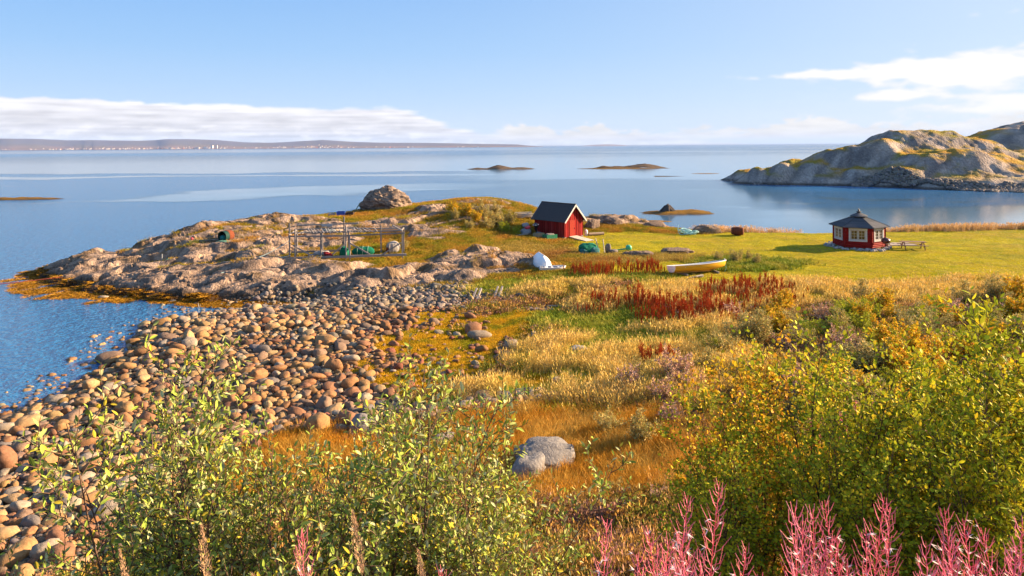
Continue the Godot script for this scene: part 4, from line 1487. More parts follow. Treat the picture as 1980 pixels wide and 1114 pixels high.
	for q in field:
		i += 1
		var x: float = q[1]
		var d: float = q[2]
		if d < 20.0 and x < 9.0:
			q[3] *= 0.72
		var where := "on the slope behind the fireweed"
		if d > 70.0:
			where = "on the rocky rise left of the red shed"
		elif d > 64.0:
			where = "behind the fish drying rack"
		elif d > 57.0:
			where = "on the lawn right of the yellow boat"
		elif d > 30.0:
			where = "between the dock stalks and the right edge" if x > 14.0 else "just below the rust red dock"
		elif x < 9.0 and d > 20.0:
			where = "above and right of the grey boulder"
		elif d < 20.0:
			where = "close behind the near birches"
		var c := copy_of(p["%s%d" % [q[0], i % 2]].duplicate(), {"purple": "dwarf_birch_shrub", "olive": "willow_scrub", "gold": "birch_scrub", "green": "willow_scrub"}[q[0]], "%s %s" % [q[4], where], "shrub", Transform3D(Basis(Vector3.UP, rng.randf() * TAU).scaled(Vector3(1.0, rng.randf_range(0.8, 1.0), 1.0) * q[3]), Vector3(x, top_at(x, d) - 0.05, -d)), "scrub on the slope" if d < 50.0 else "scrub by the shed and on the lawn")

# ---------------------------------------------------------------- fireweed, feather grass, dock
func fireweed(seed_: int, h: float) -> Node3D:
	var r := RandomNumberGenerator.new()
	r.seed = seed_
	var o := Node3D.new()
	var pink := flat("fireweed_pods", lin(0.80, 0.22, 0.29), 0.6)
	pink.backlight_enabled = true
	pink.backlight = Color(0.4, 0.4, 0.4)
	pink.vertex_color_use_as_albedo = true
	var mb := MB.new()
	mb.col = Color(0.9, 0.55, 0.6)
	var bend := Vector3(r.randf_range(-0.09, 0.09), 0, r.randf_range(-0.09, 0.09))
	var pts := []
	var rad := []
	for i in 9:
		var t := i / 8.0
		pts.append(Vector3(0, h * t, 0) + bend * t * t * h * 1.4)
		rad.append(lerpf(0.0042, 0.0013, t))
	mb.tube(pts, rad, 5, false)
	put("stem", mb.mesh(), pink, o)
	mb = MB.new()
	var tuft_mb := MB.new()
	var pods := int(h * 40.0)
	for i in pods:
		var t := lerpf(0.55, 0.985, pow((i + r.randf()) / pods, 0.9))
		var f := t * 8.0
		var i0 := mini(int(f), 7)
		var q: Vector3 = pts[i0].lerp(pts[i0 + 1], f - i0)
		var a := i * 2.4 + r.randf_range(-0.3, 0.3)
		var out := Vector3(cos(a), 0, sin(a))
		var l := 0.105 * r.randf_range(0.7, 1.15) * lerpf(1.0, 0.5, sstep(0.8, 1.0, t))
		var d1 := (out * 0.95 + Vector3.UP * 0.6).normalized()
		var d2 := (out * 0.42 + Vector3.UP * 1.0 + Vector3(r.randfn(), 0, r.randfn()) * 0.15).normalized()
		var g := r.randf_range(0.7, 1.35)
		mb.col = Color(g, g * r.randf_range(0.75, 2.4), g * r.randf_range(0.8, 1.6))
		mb.tube([q, q + d1 * l * 0.4, q + d1 * l * 0.4 + d2 * l * 0.75], [0.0009, 0.0020, 0.0010], 3, false)
		if r.randf() < 0.10:
			# a split pod lets out white fluff
			for k in 4:
				var e := (out + Vector3(r.randfn(), r.randfn(), r.randfn()) * 0.7).normalized()
				var s := e.cross(Vector3.UP).normalized() * 0.003
				tuft_mb.tri(q + d1 * l * 0.5 - s, q + d1 * l * 0.5 + s, q + d1 * l * 0.5 + e * 0.03, Vector3.UP)
	put("seed_pods", mb.mesh(), pink, o).set_meta("kind", "stuff")
	if tuft_mb.v.size():
		put("fluff", tuft_mb.mesh(), flat("fireweed_fluff", lin(0.75, 0.65, 0.60), 0.9), o)
	var leaf := leaf_mesh(0.17, 0.06, 0.35)
	for i in 14:
		var t := lerpf(0.22, 0.62, i / 14.0)
		var f := t * 8.0
		var i0 := mini(int(f), 7)
		var q: Vector3 = pts[i0].lerp(pts[i0 + 1], f - i0)
		var a := i * 2.4
		var z := Vector3(cos(a), 0.45, sin(a)).normalized()
		var x := Vector3.UP.cross(z).normalized()
		var l := r.randf_range(0.08, 0.13)
		var c: Color = [Color(0.26, 0.28, 0.02), Color(0.42, 0.36, 0.02), Color(0.46, 0.20, 0.03), Color(0.20, 0.24, 0.02)][r.randi() % 4]
		var m := plant_mat("single_leaf_%s" % c.to_html(), 0.55, 0.5)
		m.albedo_color = c.linear_to_srgb()
		put("leaf", leaf, m, o, Transform3D(Basis(x * l, z.cross(x) * l, z * l), q))
	return o

func feather_grass(seed_: int, h: float) -> Node3D:
	var r := RandomNumberGenerator.new()
	r.seed = seed_
	var o := Node3D.new()
	var m := flat("feather_grass", lin(0.52, 0.34, 0.20), 0.8)
	m.backlight_enabled = true
	m.backlight = Color(0.5, 0.5, 0.5)
	m.vertex_color_use_as_albedo = true
	var lean := Vector3(r.randf_range(-0.3, 0.1), 0, r.randf_range(-0.1, 0.1))
	var pts := []
	for i in 7:
		var t := i / 6.0
		pts.append(Vector3(0, h * t, 0) + lean * t * t * h)
	var mb := MB.new()
	mb.tube(pts, [0.0022, 0.002, 0.0018, 0.0016, 0.0014, 0.001, 0.0006], 4, false)
	put("stem", mb.mesh(), m, o)
	mb = MB.new()
	for i in 620:
		var t := r.randf()
		var w := 0.027 * sin(PI * clampf(t * 0.9 + 0.1, 0.0, 1.0)) + 0.002
		var f := lerpf(0.80, 1.0, t) * 6.0
		var i0 := mini(int(f), 5)
		var q: Vector3 = pts[i0].lerp(pts[i0 + 1], f - i0)
		var ax: Vector3 = (pts[i0 + 1] - pts[i0]).normalized()
		var a := r.randf() * TAU
		var out := Vector3(cos(a), 0, sin(a))
		var b := q + out * w * r.randf_range(0.2, 1.0)
		var e := b + (ax + out * 0.5).normalized() * r.randf_range(0.008, 0.018)
		var s := out.cross(ax).normalized() * 0.0016
		var g := r.randf_range(0.75, 1.3)
		mb.col = Color(g, g, g)
		mb.tri(b - s, b + s, e, out)
	put("plume", mb.mesh(), m, o)
	return o

func dock(seed_: int) -> Node3D:
	# a stalk crowded with rust red fruit, and a few leaves at its foot
	var r := RandomNumberGenerator.new()
	r.seed = seed_
	var o := Node3D.new()
	var m := flat("dock_fruit", lin(0.52, 0.11, 0.025), 0.8)
	m.vertex_color_use_as_albedo = true
	m.backlight_enabled = true
	m.backlight = Color(0.25, 0.25, 0.25)
	var mb := MB.new()
	var h := r.randf_range(0.85, 1.1)
	var lean := Vector3(r.randf_range(-0.1, 0.1), 0, r.randf_range(-0.1, 0.1))
	mb.tube([Vector3.ZERO, Vector3(0, h * 0.5, 0) + lean * 0.3, Vector3(0, h, 0) + lean], [0.014, 0.011, 0.005], 4, false)
	put("stem", mb.mesh(), m, o)
	mb = MB.new()
	for b in 4:
		var root := Vector3(0, h * (0.42 + 0.07 * b), 0) + lean * 0.3
		var dir := (Vector3(r.randfn(), 3.4, r.randfn())).normalized() if b else Vector3(lean.x * 0.6, 1.0, lean.z * 0.6).normalized()
		var l := h * (0.58 if b == 0 else 0.28)
		for i in (26 if b == 0 else 12):
			var t := i / 26.0 if b == 0 else i / 12.0
			var c := root + dir * l * t + Vector3(r.randfn(), r.randfn(), r.randfn()) * 0.014
			var s := 0.034 * (1.0 - 0.6 * t) * r.randf_range(0.7, 1.2)
			var g := r.randf_range(0.6, 1.4)
			mb.col = Color(g, g * r.randf_range(0.8, 1.3), g)
			var a := r.randf() * TAU
			var u := Vector3(cos(a), 0, sin(a)) * s
			var w := Vector3(-sin(a), 0, cos(a)) * s
			var up := Vector3(0, s * 1.3, 0)
			mb.quad(c - u, c + up, c + u, c - up, w)
			mb.quad(c - w, c + up, c + w, c - up, u)
	put("fruit", mb.mesh(), m, o).set_meta("kind", "stuff")
	return o

func build_tall_plants() -> void:
	rng.seed = 91
	var fw := []
	for i in 5:
		fw.append(fireweed(200 + i, [1.25, 1.1, 1.35, 1.0, 1.2][i]))
	# x, distance, base below which the stalk stands is the ground
	var spots := [[0.36, 3.05, 2, 1.0], [0.62, 2.95, 0, 1.06], [0.70, 3.10, 4, 1.05], [0.55, 2.75, 3, 1.0], [0.80, 2.9, 1, 0.98], [0.98, 3.1, 2, 0.96], [1.07, 2.85, 3, 1.0], [1.24, 3.0, 2, 1.14], [1.33, 3.1, 0, 1.02], [1.40, 2.8, 1, 1.0], [1.55, 3.05, 4, 0.98], [1.74, 3.2, 2, 1.06], [1.83, 3.0, 0, 1.02], [1.93, 3.2, 4, 1.04], [2.02, 2.95, 3, 1.0], [2.18, 3.15, 0, 1.08], [2.28, 3.1, 2, 1.1], [2.36, 3.3, 1, 1.02], [2.46, 3.2, 3, 0.95], [2.25, 2.8, 1, 0.9], [1.66, 2.75, 3, 0.9], [0.48, 2.7, 1, 0.9], [2.1, 2.75, 4, 0.85],
		[-2.05, 3.1, 0, 0.80], [-1.85, 3.0, 2, 0.76], [-1.22, 2.9, 1, 0.86], [-1.02, 3.05, 3, 0.9], [-0.98, 3.2, 2, 0.93], [-0.45, 2.9, 4, 0.80], [-1.5, 2.8, 1, 0.74], [-1.55, 3.2, 3, 0.7], [-0.2, 3.0, 3, 0.72], [-0.66, 2.8, 0, 0.70], [0.05, 2.9, 1, 0.72]]
	for e in 58:
		spots.append([rng.randf_range(0.3, 2.55), rng.randf_range(2.55, 3.5), rng.randi() % 5, rng.randf_range(0.82, 1.12)])
	for e in 14:
		spots.append([rng.randf_range(-2.3, 0.3), rng.randf_range(2.8, 3.4), rng.randi() % 5, rng.randf_range(0.66, 0.86)])
	for s in spots:
		var right: bool = s[0] > 0.2
		copy_of(fw[s[2]].duplicate(), "fireweed", "pink fireweed stalk with long seed pods %s" % ("in the row under the birches" if right else "in the sparse row under the willows"), "plant", Transform3D(Basis(Vector3.UP, rng.randf() * TAU).scaled(Vector3.ONE * s[3] * (0.97 if right else 1.06)), Vector3(s[0], ground_at(s[0], s[1]) - 0.02, -s[1])), "fireweed stalks by the camera")
	# a distant patch among the scrub
	for i in 16:
		var x := 9.0 + rng.randf_range(-0.9, 0.9)
		var d := 18.5 + rng.randf_range(-0.7, 0.7)
		copy_of(fw[i % 5].duplicate(), "fireweed", "pale pink fireweed in the small patch among golden scrub right of the middle", "plant", Transform3D(Basis(Vector3.UP, rng.randf() * TAU).scaled(Vector3.ONE * rng.randf_range(1.1, 1.5)), Vector3(x, ground_at(x, d), -d)), "fireweed patch among the scrub")
	var fg := [feather_grass(300, 1.45), feather_grass(301, 1.3), feather_grass(302, 1.55)]
	for s in [[-1.36, 3.15, 0, 1.0, "tallest"], [-1.18, 3.0, 1, 0.98, ""], [-1.58, 3.2, 2, 0.86, ""], [-1.66, 3.0, 1, 0.95, ""], [-1.28, 2.8, 1, 0.8, ""], [-0.62, 3.1, 0, 0.95, ""], [-0.82, 2.9, 2, 0.78, ""], [-1.95, 3.1, 1, 0.8, ""], [-1.42, 2.75, 2, 0.72, ""], [1.38, 2.7, 1, 0.85, ""], [-2.2, 3.2, 0, 0.9, ""], [-1.9, 2.9, 2, 0.9, ""], [-1.05, 3.1, 1, 0.92, ""], [-0.3, 2.9, 0, 0.85, ""], [-1.72, 3.3, 2, 0.9, ""], [-0.9, 3.3, 1, 0.95, ""], [2.42, 2.9, 0, 0.9, ""], [2.1, 3.3, 1, 0.85, ""]]:
		var lab := "tan feather grass plume among the near willows and fireweed"
		if s[4]:
			lab = "tallest tan feather grass plume before the leftmost willow"
		elif s[0] > 0.0:
			lab = "tan feather grass plume among the fireweed under the birches"
		copy_of(fg[s[2]].duplicate(), "feather_grass", lab, "grass plume", Transform3D(Basis(Vector3.UP, rng.randf_range(-0.5, 0.5)).scaled(Vector3.ONE * s[3]), Vector3(s[0], ground_at(s[0], s[1]) - 0.02, -s[1])), "feather grass plumes by the camera")
	var dk := [dock(400), dock(401), dock(402), dock(403)]
	var groups := [[4.6, 11.6, 53.6, 56.4, 70, "in the stand left of the yellow boat"], [4.4, 9.0, 42.5, 46.5, 34, "scattered on the green in the middle"], [7.6, 12.6, 37.8, 43.5, 92, "in the dense dark red stand in the middle"], [12.8, 18.6, 44.4, 48.6, 52, "in the stand on the golden grass below the yellow boat"], [12.8, 17.5, 40.5, 43.5, 24, "behind the olive scrub"], [5.8, 7.2, 30.0, 31.6, 22, "in the small clump above the reddish dwarf birch"]]
	for g in groups:
		for i in int(g[4]):
			var x := rng.randf_range(g[0], g[1])
			var d := rng.randf_range(g[2], g[3])
			var s := rng.randf_range(0.75, 1.25)
			copy_of(dk[rng.randi() % 4].duplicate(), "dock_plant", "rust red dock stalk %s" % g[5], "plant", Transform3D(Basis(Vector3.UP, rng.randf() * TAU).scaled(Vector3(s * 1.25, s, s * 1.25)), Vector3(x, ground_at(x, d), -d)), "dock stalks " + str(g[5]))
	# the thinner stalks that fill the stands between them
	var fill := PackedFloat32Array()
	for e in 620:
		var g: Array = groups[[0, 0, 1, 2, 2, 2, 3, 3, 4][rng.randi() % 9]]
		var x := rng.randf_range(g[0] - 0.5, g[1] + 0.5)
		var d := rng.randf_range(g[2] - 0.4, g[3] + 0.4)
		var s := rng.randf_range(0.6, 1.05)
		push(fill, Transform3D(Basis(Vector3.UP, rng.randf() * TAU).scaled(Vector3(s, s, s)), Vector3(x, ground_at(x, d), -d)), vary(Color(1.0, 1.0, 1.0), 0.3))
	tag(copies("dock_stalks", (dk[0].get_node("fruit") as MeshInstance3D).mesh, mats.dock_fruit, fill), "thinner rust red dock stalks filling the stands", "plants", "", "stuff")

# ---------------------------------------------------------------- stones
func pebble(seed_: int, sx: float, sy: float, sz: float, amp: float, freq: float, rows: int, cols: int, facet := 0.0, tint := Color(1, 1, 1)) -> ArrayMesh:
	var n := fn(seed_, freq, 3)
	var r := RandomNumberGenerator.new()
	r.seed = seed_
	var cuts := []
	for i in 9:
		cuts.append([Vector3(r.randfn(), r.randfn() * 0.7, r.randfn()).normalized(), r.randf_range(0.62, 0.92)])
	var p := PackedVector3Array()
	for i in rows:
		var th := PI * i / (rows - 1.0)
		for j in cols:
			var a := TAU * j / cols
			var d := Vector3(sin(th) * cos(a), cos(th), sin(th) * sin(a))
			var k := 1.0 + amp * n.get_noise_3d(d.x, d.y, d.z)
			var q := d * k
			if facet > 0.0:
				for c in cuts:
					var over: float = q.dot(c[0]) - c[1]
					if over > 0.0:
						q -= c[0] * over * facet
			# squared-off roundness of sea-worn stones
			q = Vector3(signf(q.x) * pow(absf(q.x), 0.9), signf(q.y) * pow(absf(q.y), 0.85), signf(q.z) * pow(absf(q.z), 0.9))
			p.append(q * Vector3(sx, sy, sz))
	var mb := MB.new()
	mb.col = tint
	mb.sheet(p, rows, cols, true, false)
	return mb.mesh()

# a craggy dome: broad form, ledges and cracks pushed out along the normal
func crag(seed_: int, s: Vector3) -> ArrayMesh:
	var a := fn(seed_, 0.9, 3)
	var b := fn(seed_ + 1, 2.6, 4, FastNoiseLite.TYPE_SIMPLEX_SMOOTH, FastNoiseLite.FRACTAL_RIDGED)
	var p := PackedVector3Array()
	var cc := PackedColorArray()
	var rows := 70
	var cols := 130
	for i in rows:
		var th := PI * 0.62 * i / (rows - 1.0)
		for j in cols:
			var u := TAU * j / cols
			var d := Vector3(sin(th) * cos(u), cos(th), sin(th) * sin(u))
			var w := d + Vector3(0.0, d.x * 0.5, 0.0)
			var r := b.get_noise_3d(w.x, w.y * 2.2, w.z)
			var k := 1.0 + 0.30 * a.get_noise_3d(d.x, d.y, d.z) + 0.075 * r + 0.022 * (fposmod(w.y * 3.0 + a.get_noise_3d(d.z, d.x, 3.0), 1.0) - 0.5)
			p.append(d * k * s)
			var t := a.get_noise_3d(d.x * 3.0 + 7.0, d.y * 5.0, d.z * 3.0)
			cc.append(Color(0.60, 0.53, 0.47).lerp(Color(0.24, 0.22, 0.215), clampf(0.35 + t * 2.0, 0.0, 1.0)))
	var mb := MB.new()
	mb.sheet(p, rows, cols, true, false, cc)
	return mb.mesh()

func build_stones() -> void:
	rng.seed = 404
	var shapes := []
	for i in 8:
		shapes.append(pebble(500 + i, 0.5, [0.28, 0.22, 0.32, 0.24, 0.20, 0.34, 0.26, 0.22][i], [0.40, 0.36, 0.43, 0.34, 0.42, 0.38, 0.35, 0.45][i], 0.30 if i < 5 else 0.42, 0.9 if i < 5 else 1.3, 11, 16, 0.55 if i < 5 else 1.0))
	var tones := [Color(0.38, 0.225, 0.10), Color(0.34, 0.18, 0.085), Color(0.27, 0.14, 0.08), Color(0.44, 0.29, 0.15), Color(0.25, 0.17, 0.12), Color(0.36, 0.295, 0.22), Color(0.19, 0.165, 0.15), Color(0.28, 0.115, 0.075)]
	var tone_names := ["ochre", "orange brown", "dark rust brown", "pale tan", "dull brown", "beige grey", "dark grey", "reddish"]
	var stone_mats := []
	for i in tones.size():
		stone_mats.append(textured("stone_%d" % i, (tones[i] * 1.45).linear_to_srgb(), mats.stone_tex, 0.55, 0.78, mats.grain_tex, 3.0, true))
	# dart throwing, large stones first
	var cells := {}
	var found := []
	var sizes := [[1.15, 60], [0.9, 330], [0.68, 1900], [0.5, 9500], [0.36, 26000], [0.23, 34000]]
	for s in sizes:
		for t in int(s[1]):
			var x := rng.randf_range(-27.0, 2.5)
			var d := rng.randf_range(15.0, 53.5)
			if absf(x) > 0.8 * d:
				continue
			var sd := coarse(coarse_s, x, d)
			if sd < -2.6:
				continue
			var z := zone(x, d)
			var size: float = s[0] * rng.randf_range(0.75, 1.15)
			var grey_strip: bool = d > 46.5 or (d > 25.0 and d < 28.5 and x > -6.0)
			if grey_strip and size > 0.85:
				continue
			if (sd < 0.7 and rng.randf() > 0.22) or (sd < -0.2 and rng.randf() > 0.25):
				continue
			if z != GRAVEL:
				if z == MARSH and x < -1.5:
					if rng.randf() > 0.045:
						continue
				elif z == MUD and size < 0.5:
					if rng.randf() > 0.4:
						continue
				else:
					continue
			if x > -7.5 and d > 24.0 and d < 46.0 and size > 1.1:
				continue
			if rock_at(x, d) > ground_at(x, d) + 0.15:
				continue
			var key := Vector2i(int(floor(x)), int(floor(d)))
			var ok := true
			for u in range(-2, 3):
				for w in range(-2, 3):
					var lst = cells.get(key + Vector2i(u, w))
					if lst == null:
						continue
					for q in lst:
						var ex: float = q[0] - x
						var ed: float = q[1] - d
						var rr: float = (q[2] + size) * 0.5 * 0.76
						if ex * ex + ed * ed < rr * rr:
							ok = false
							break
					if not ok:
						break
				if not ok:
					break
			if not ok:
				continue
			if not cells.has(key):
				cells[key] = []
			cells[key].append([x, d, size])
			found.append([x, d, size, grey_strip, sd])
	found.sort_custom(func(a, b): return a[2] / a[1] > b[2] / b[1])
	var bufs := []
	for i in 8:
		bufs.append(PackedFloat32Array())
	var n := 0
	for f in found:
		var x: float = f[0]
		var d: float = f[1]
		var size: float = f[2]
		var k := rng.randi() % 8
		var t := int(pow(rng.randf(), 1.25) * 6.2)
		if f[3]:
			t = [5, 6, 4, 6, 5, 3][rng.randi() % 6]
		elif d > 40.0 and x < -11.0 and rng.randf() < 0.5:
			t = [3, 5, 3, 0][rng.randi() % 4]
		elif x > -9.0 and rng.randf() < 0.55:
			t = [1, 2, 7, 2, 1, 4][rng.randi() % 6]
		t = mini(t, 7)
		var b := Basis(Vector3.UP, rng.randf() * TAU) * Basis(Vector3.RIGHT, rng.randf_range(-0.35, 0.35)) * Basis(Vector3.BACK, rng.randf_range(-0.3, 0.3))
		b = b.scaled(Vector3(size, size, size)) * Basis.from_scale(Vector3(rng.randf_range(0.95, 1.2), rng.randf_range(0.85, 1.25), rng.randf_range(0.85, 1.15)))
		var y := ground_at(x, d) + size * rng.randf_range(0.06, 0.20)
		if f[4] < 0.5:
			y = maxf(y, -size * 0.12)
		var tr := Transform3D(b, Vector3(x, y, -d))
		if n < 296:
			n += 1
			var where := ""
			if f[4] < 1.8:
				where = "at the water's edge" if d > 36.0 else "at the water's edge in the left corner of the bay"
			elif d < 25.0:
				where = "at the bottom left beside the willows"
			elif d < 32.0:
				where = "on the near stony shore behind the willow tips" if x > -14.0 else "on the near stony shore at the left"
			elif x > -8.5:
				where = "at the edge of the salt marsh turf"
			elif d < 40.0:
				where = "in the middle of the boulder beach"
			else:
				where = "on the far part of the boulder beach"
			var o := put("boulder", shapes[k], stone_mats[t], null, tr)
			tag(o, "%s %s boulder %s" % ["large rounded" if size > 0.95 else ("rounded" if size > 0.62 else "smaller rounded"), tone_names[t], where], "boulder", "sea-worn boulders of the shore")
		else:
			push(bufs[k], tr, vary(tones[t] * 1.25, 0.22))
	var vm := textured("stone_mixed", Color(1, 1, 1), mats.stone_tex, 0.55, 0.8, mats.grain_tex, 3.0, true, true)
	for k in 8:
		tag(copies("shore_stones", shapes[k], vm, bufs[k]), "smaller stones filling the boulder beach", "stones", "", "stuff")
	# gravel between them
	var grit := PackedFloat32Array()
	for i in 40000:
		var x := rng.randf_range(-24.0, 2.5)
		var d := rng.randf_range(16.0, 53.0)
		if absf(x) > 0.8 * d:
			continue
		var z := zone(x, d)
		if not (z == GRAVEL or z == MUD) or coarse(coarse_s, x, d) < 0.4:
			continue
		if rock_at(x, d) > ground_at(x, d) + 0.1 and rng.randf() < 0.6:
			continue
		var s := rng.randf_range(0.09, 0.24)
		var b := Basis(Vector3.UP, rng.randf() * TAU) * Basis(Vector3.RIGHT, rng.randf_range(-0.5, 0.5))
		push(grit, Transform3D(b.scaled(Vector3.ONE * s), Vector3(x, top_at(x, d) + s * 0.12, -d)), vary([tones[5], tones[6], tones[4], Color(0.13, 0.12, 0.115), tones[2]][rng.randi() % 5], 0.3))
	var small := pebble(520, 0.5, 0.33, 0.42, 0.3, 1.0, 6, 8, 0.5)
	tag(copies("gravel", small, vm, grit), "grey and brown gravel of the beach", "gravel", "", "stuff")
	# stones at the foot of the rock hill across the bay
	var far_st := PackedFloat32Array()
	for i in 2600:
		var x := rng.randf_range(96.0, 135.0)
		var t := rng.randf()
		var base := lerpf(191.0, 162.0, sstep(96.0, 124.0, x)) if x < 124.0 else lerpf(164.0, 159.0, (x - 124.0) / 12.0)
		var d := base + t * lerpf(3.0, 9.0, sstep(98.0, 118.0, x))
		var y := idw(KNOLL, x, d, 6.0)
		if y < -0.4:
			continue
		var s := rng.randf_range(0.4, 1.3)
		push(far_st, Transform3D(Basis(Vector3.UP, rng.randf() * TAU).scaled(Vector3.ONE * s), Vector3(x, y + 0.3, -d)), vary([Color(0.33, 0.28, 0.23), Color(0.22, 0.2, 0.19), Color(0.40, 0.34, 0.29)][rng.randi() % 3], 0.25))
	tag(copies("shore_stones", small, vm, far_st), "stony beach at the foot of the rock hill across the bay", "stones", "", "stuff")
	# angular blocks broken from the headland's foot
	var blocks := PackedFloat32Array()
	for i in 800:
		var x := rng.randf_range(-20.0, 0.0)
		var d := rng.randf_range(51.0, 57.5)
		var y := top_at(x, d)
		if y < 0.05 or y > 1.1:
			continue
		var s := rng.randf_range(0.15, 0.6)
		var b := Basis(Vector3(rng.randfn(), rng.randfn(), rng.randfn()).normalized(), rng.randf() * TAU)
		push(blocks, Transform3D(b.scaled(Vector3.ONE * s), Vector3(x, y + 0.02, -d)), vary([Color(0.30, 0.26, 0.22), Color(0.15, 0.14, 0.135), Color(0.38, 0.31, 0.25)][rng.randi() % 3], 0.25))
	tag(copies("rock_debris", pebble(530, 0.5, 0.36, 0.42, 0.35, 1.2, 7, 9, 1.0), vm, blocks), "angular broken rock along the foot of the headland", "stones", "", "stuff")
	# single stones that stand out
	var grey: StandardMaterial3D = textured("boulder_grey", lin(0.44, 0.42, 0.405), mats.rock_tex, 0.5, 0.9, mats.rock_height_tex, 4.0)
	var pale: StandardMaterial3D = textured("boulder_pale", lin(0.62, 0.58, 0.52), mats.stone_tex, 0.8, 0.85, mats.grain_tex, 3.0)
	var tanm: StandardMaterial3D = textured("boulder_tan", lin(0.44, 0.36, 0.27), mats.stone_tex, 0.8, 0.85, mats.grain_tex, 3.0)
	var singles := [
		["boulder", "large grey lichened boulder in the orange sedge, in front of the willow scrub", 0.92, 20.6, 1.95, 1.5, 1.0, 0.22, grey, 541, 0.3],
		["boulder", "darker grey boulder leaning low against the front of the large one", 0.42, 19.8, 1.35, 0.9, 0.75, 0.20, grey, 542, 0.8],
		["boulder", "pale stone lying in the golden grass left of the dock clump", 3.2, 34.2, 0.95, 0.6, 0.6, 0.15, pale, 543, 0.0],
		["stone", "small pale stone just below the pale one in the golden grass", 3.3, 32.4, 0.5, 0.35, 0.35, 0.08, pale, 544, 1.0],
		["boulder", "flat white stone half hidden by the willow tips above the orange sedge", -2.35, 23.4, 0.95, 0.7, 0.45, 0.12, pale, 545, 0.4],
		["stone", "flat pale stone in the grass right of the small pale stone", 4.3, 30.2, 0.7, 0.45, 0.3, 0.08, pale, 546, 0.2],
		["stone", "tan stone in a row of stones on the golden meadow", 1.9, 29.8, 0.6, 0.4, 0.35, 0.1, tanm, 547, 0.9],
		["stone", "grey stone in the row on the golden meadow", 2.5, 30.1, 0.65, 0.4, 0.3, 0.08, grey, 548, 2.0],
		["stone", "low stone at the right end of the row on the golden meadow", 3.1, 30.4, 0.55, 0.4, 0.25, 0.06, tanm, 549, 1.4],
		["stone", "round tan stone at the salt marsh's right side", -0.1, 36.2, 0.9, 0.7, 0.6, 0.15, tanm, 550, 0.5],
		["boulder", "broad tan boulder on the salt marsh turf", -1.9, 38.8, 1.45, 1.0, 0.55, 0.08, tanm, 551, 0.2],
		["boulder", "brown boulder behind the broad one on the salt marsh turf", -2.4, 40.2, 1.3, 1.0, 0.8, 0.2, stone_mats[2], 552, 1.2],
		["stone", "pale pinkish stone just behind the round tan one", 1.2, 38.3, 0.55, 0.4, 0.35, 0.1, pale, 553, 1.6],
		["boulder", "pointed ochre boulder between the willow tips", -7.2, 25.2, 0.95, 0.8, 1.0, 0.2, stone_mats[0], 554, 0.4],
		["boulder", "rough grey brown boulder right of the pointed one", -5.6, 25.2, 1.1, 0.9, 0.9, 0.2, grey, 555, 1.1],
		["stone", "pinkish stone in the grass before the fireweed at the lower left", -12.1, 17.7, 0.78, 0.6, 0.55, 0.14, stone_mats[5], 556, 0.2],
		["slab", "pale flat slab near the small red dock clump", 7.0, 31.6, 0.95, 0.6, 0.22, 0.12, pale, 557, 0.1],
		["stone", "wet stone standing in the shallows off the headland, left of two", -33.0, 55.0, 0.9, 0.6, 0.5, -0.05, stone_mats[5], 558, 0.3],
		["stone", "smaller wet stone in the shallows off the headland, right of two", -31.2, 55.0, 0.6, 0.45, 0.4, -0.05, stone_mats[1], 559, 1.0],
		["boulder", "dark lone boulder lying in the water off the beach", -22.8, 38.6, 1.7, 1.1, 0.9, 0.12, stone_mats[4], 560, 0.1],
		["boulder", "big dome of grey rock crowning the headland behind the rack", -15.6, 85.0, 6.8, 5.0, 4.2, 0.30, null, 561, 0.2],
		["boulder", "dark rounded rock on the shore behind the rope heap, left of the rusty buoy", 22.6, 80.2, 3.8, 2.2, 1.3, 0.25, null, 562, 0.1],
		["boulder", "low grey rock in the lawn left of the yellow boat", 11.8, 63.8, 3.0, 1.6, 0.7, 0.05, null, 563, -0.2],
		["boulder", "low grey rock with turf on it behind the yellow boat", 15.6, 65.4, 3.4, 2.0, 0.8, 0.06, null, 564, 0.2],
		["boulder", "pale rock right behind the red shed", 9.6, 81.5, 2.0, 1.4, 1.5, 0.35, null, 565, 0.6],
		["boulder", "broken grey rock on the point behind the red shed", 12.4, 83.8, 2.6, 1.8, 1.4, 0.3, null, 566, 0.1],
		["boulder", "grey rock at the right end of the point behind the red shed", 17.5, 84.0, 3.0, 1.8, 1.1, 0.25, null, 567, 0.0]]
	for s in singles:
		var m: Material = s[8] if s[8] != null else mats.rock
		var big: bool = s[4] > 1.8
		var sh := pebble(s[9], 0.5 * s[4], 0.5 * s[6], 0.5 * s[5], 0.36 if big else 0.35, 1.5 if big else 1.1, 34 if big else 14, 48 if big else 20, 0.6 if m == grey or s[8] == null else 0.6, Color(0.40, 0.355, 0.32) if s[8] == null else Color(1, 1, 1))
		if s[9] == 541:
			sh = pebble(541, 0.5 * s[4], 0.5 * s[6], 0.5 * s[5], 0.30, 1.2, 34, 48, 0.45)
		if s[9] == 561:
			sh = crag(561, Vector3(3.05, 2.1, 2.3))
		var o := put(s[0], sh, m, null, Transform3D(Basis(Vector3.UP, s[10]), Vector3(s[2], (0.0 if s[3] > 54.0 and s[2] < -30.0 else ground_at(s[2], s[3])) + s[7], -s[3])))
		tag(o, s[1], "rock" if s[8] == null else s[0])
	# weed along the foot of the headland
	var wb := PackedFloat32Array()
	var clump := tuft(600, 22, 0.10, 0.34, 0.05, 3.0)
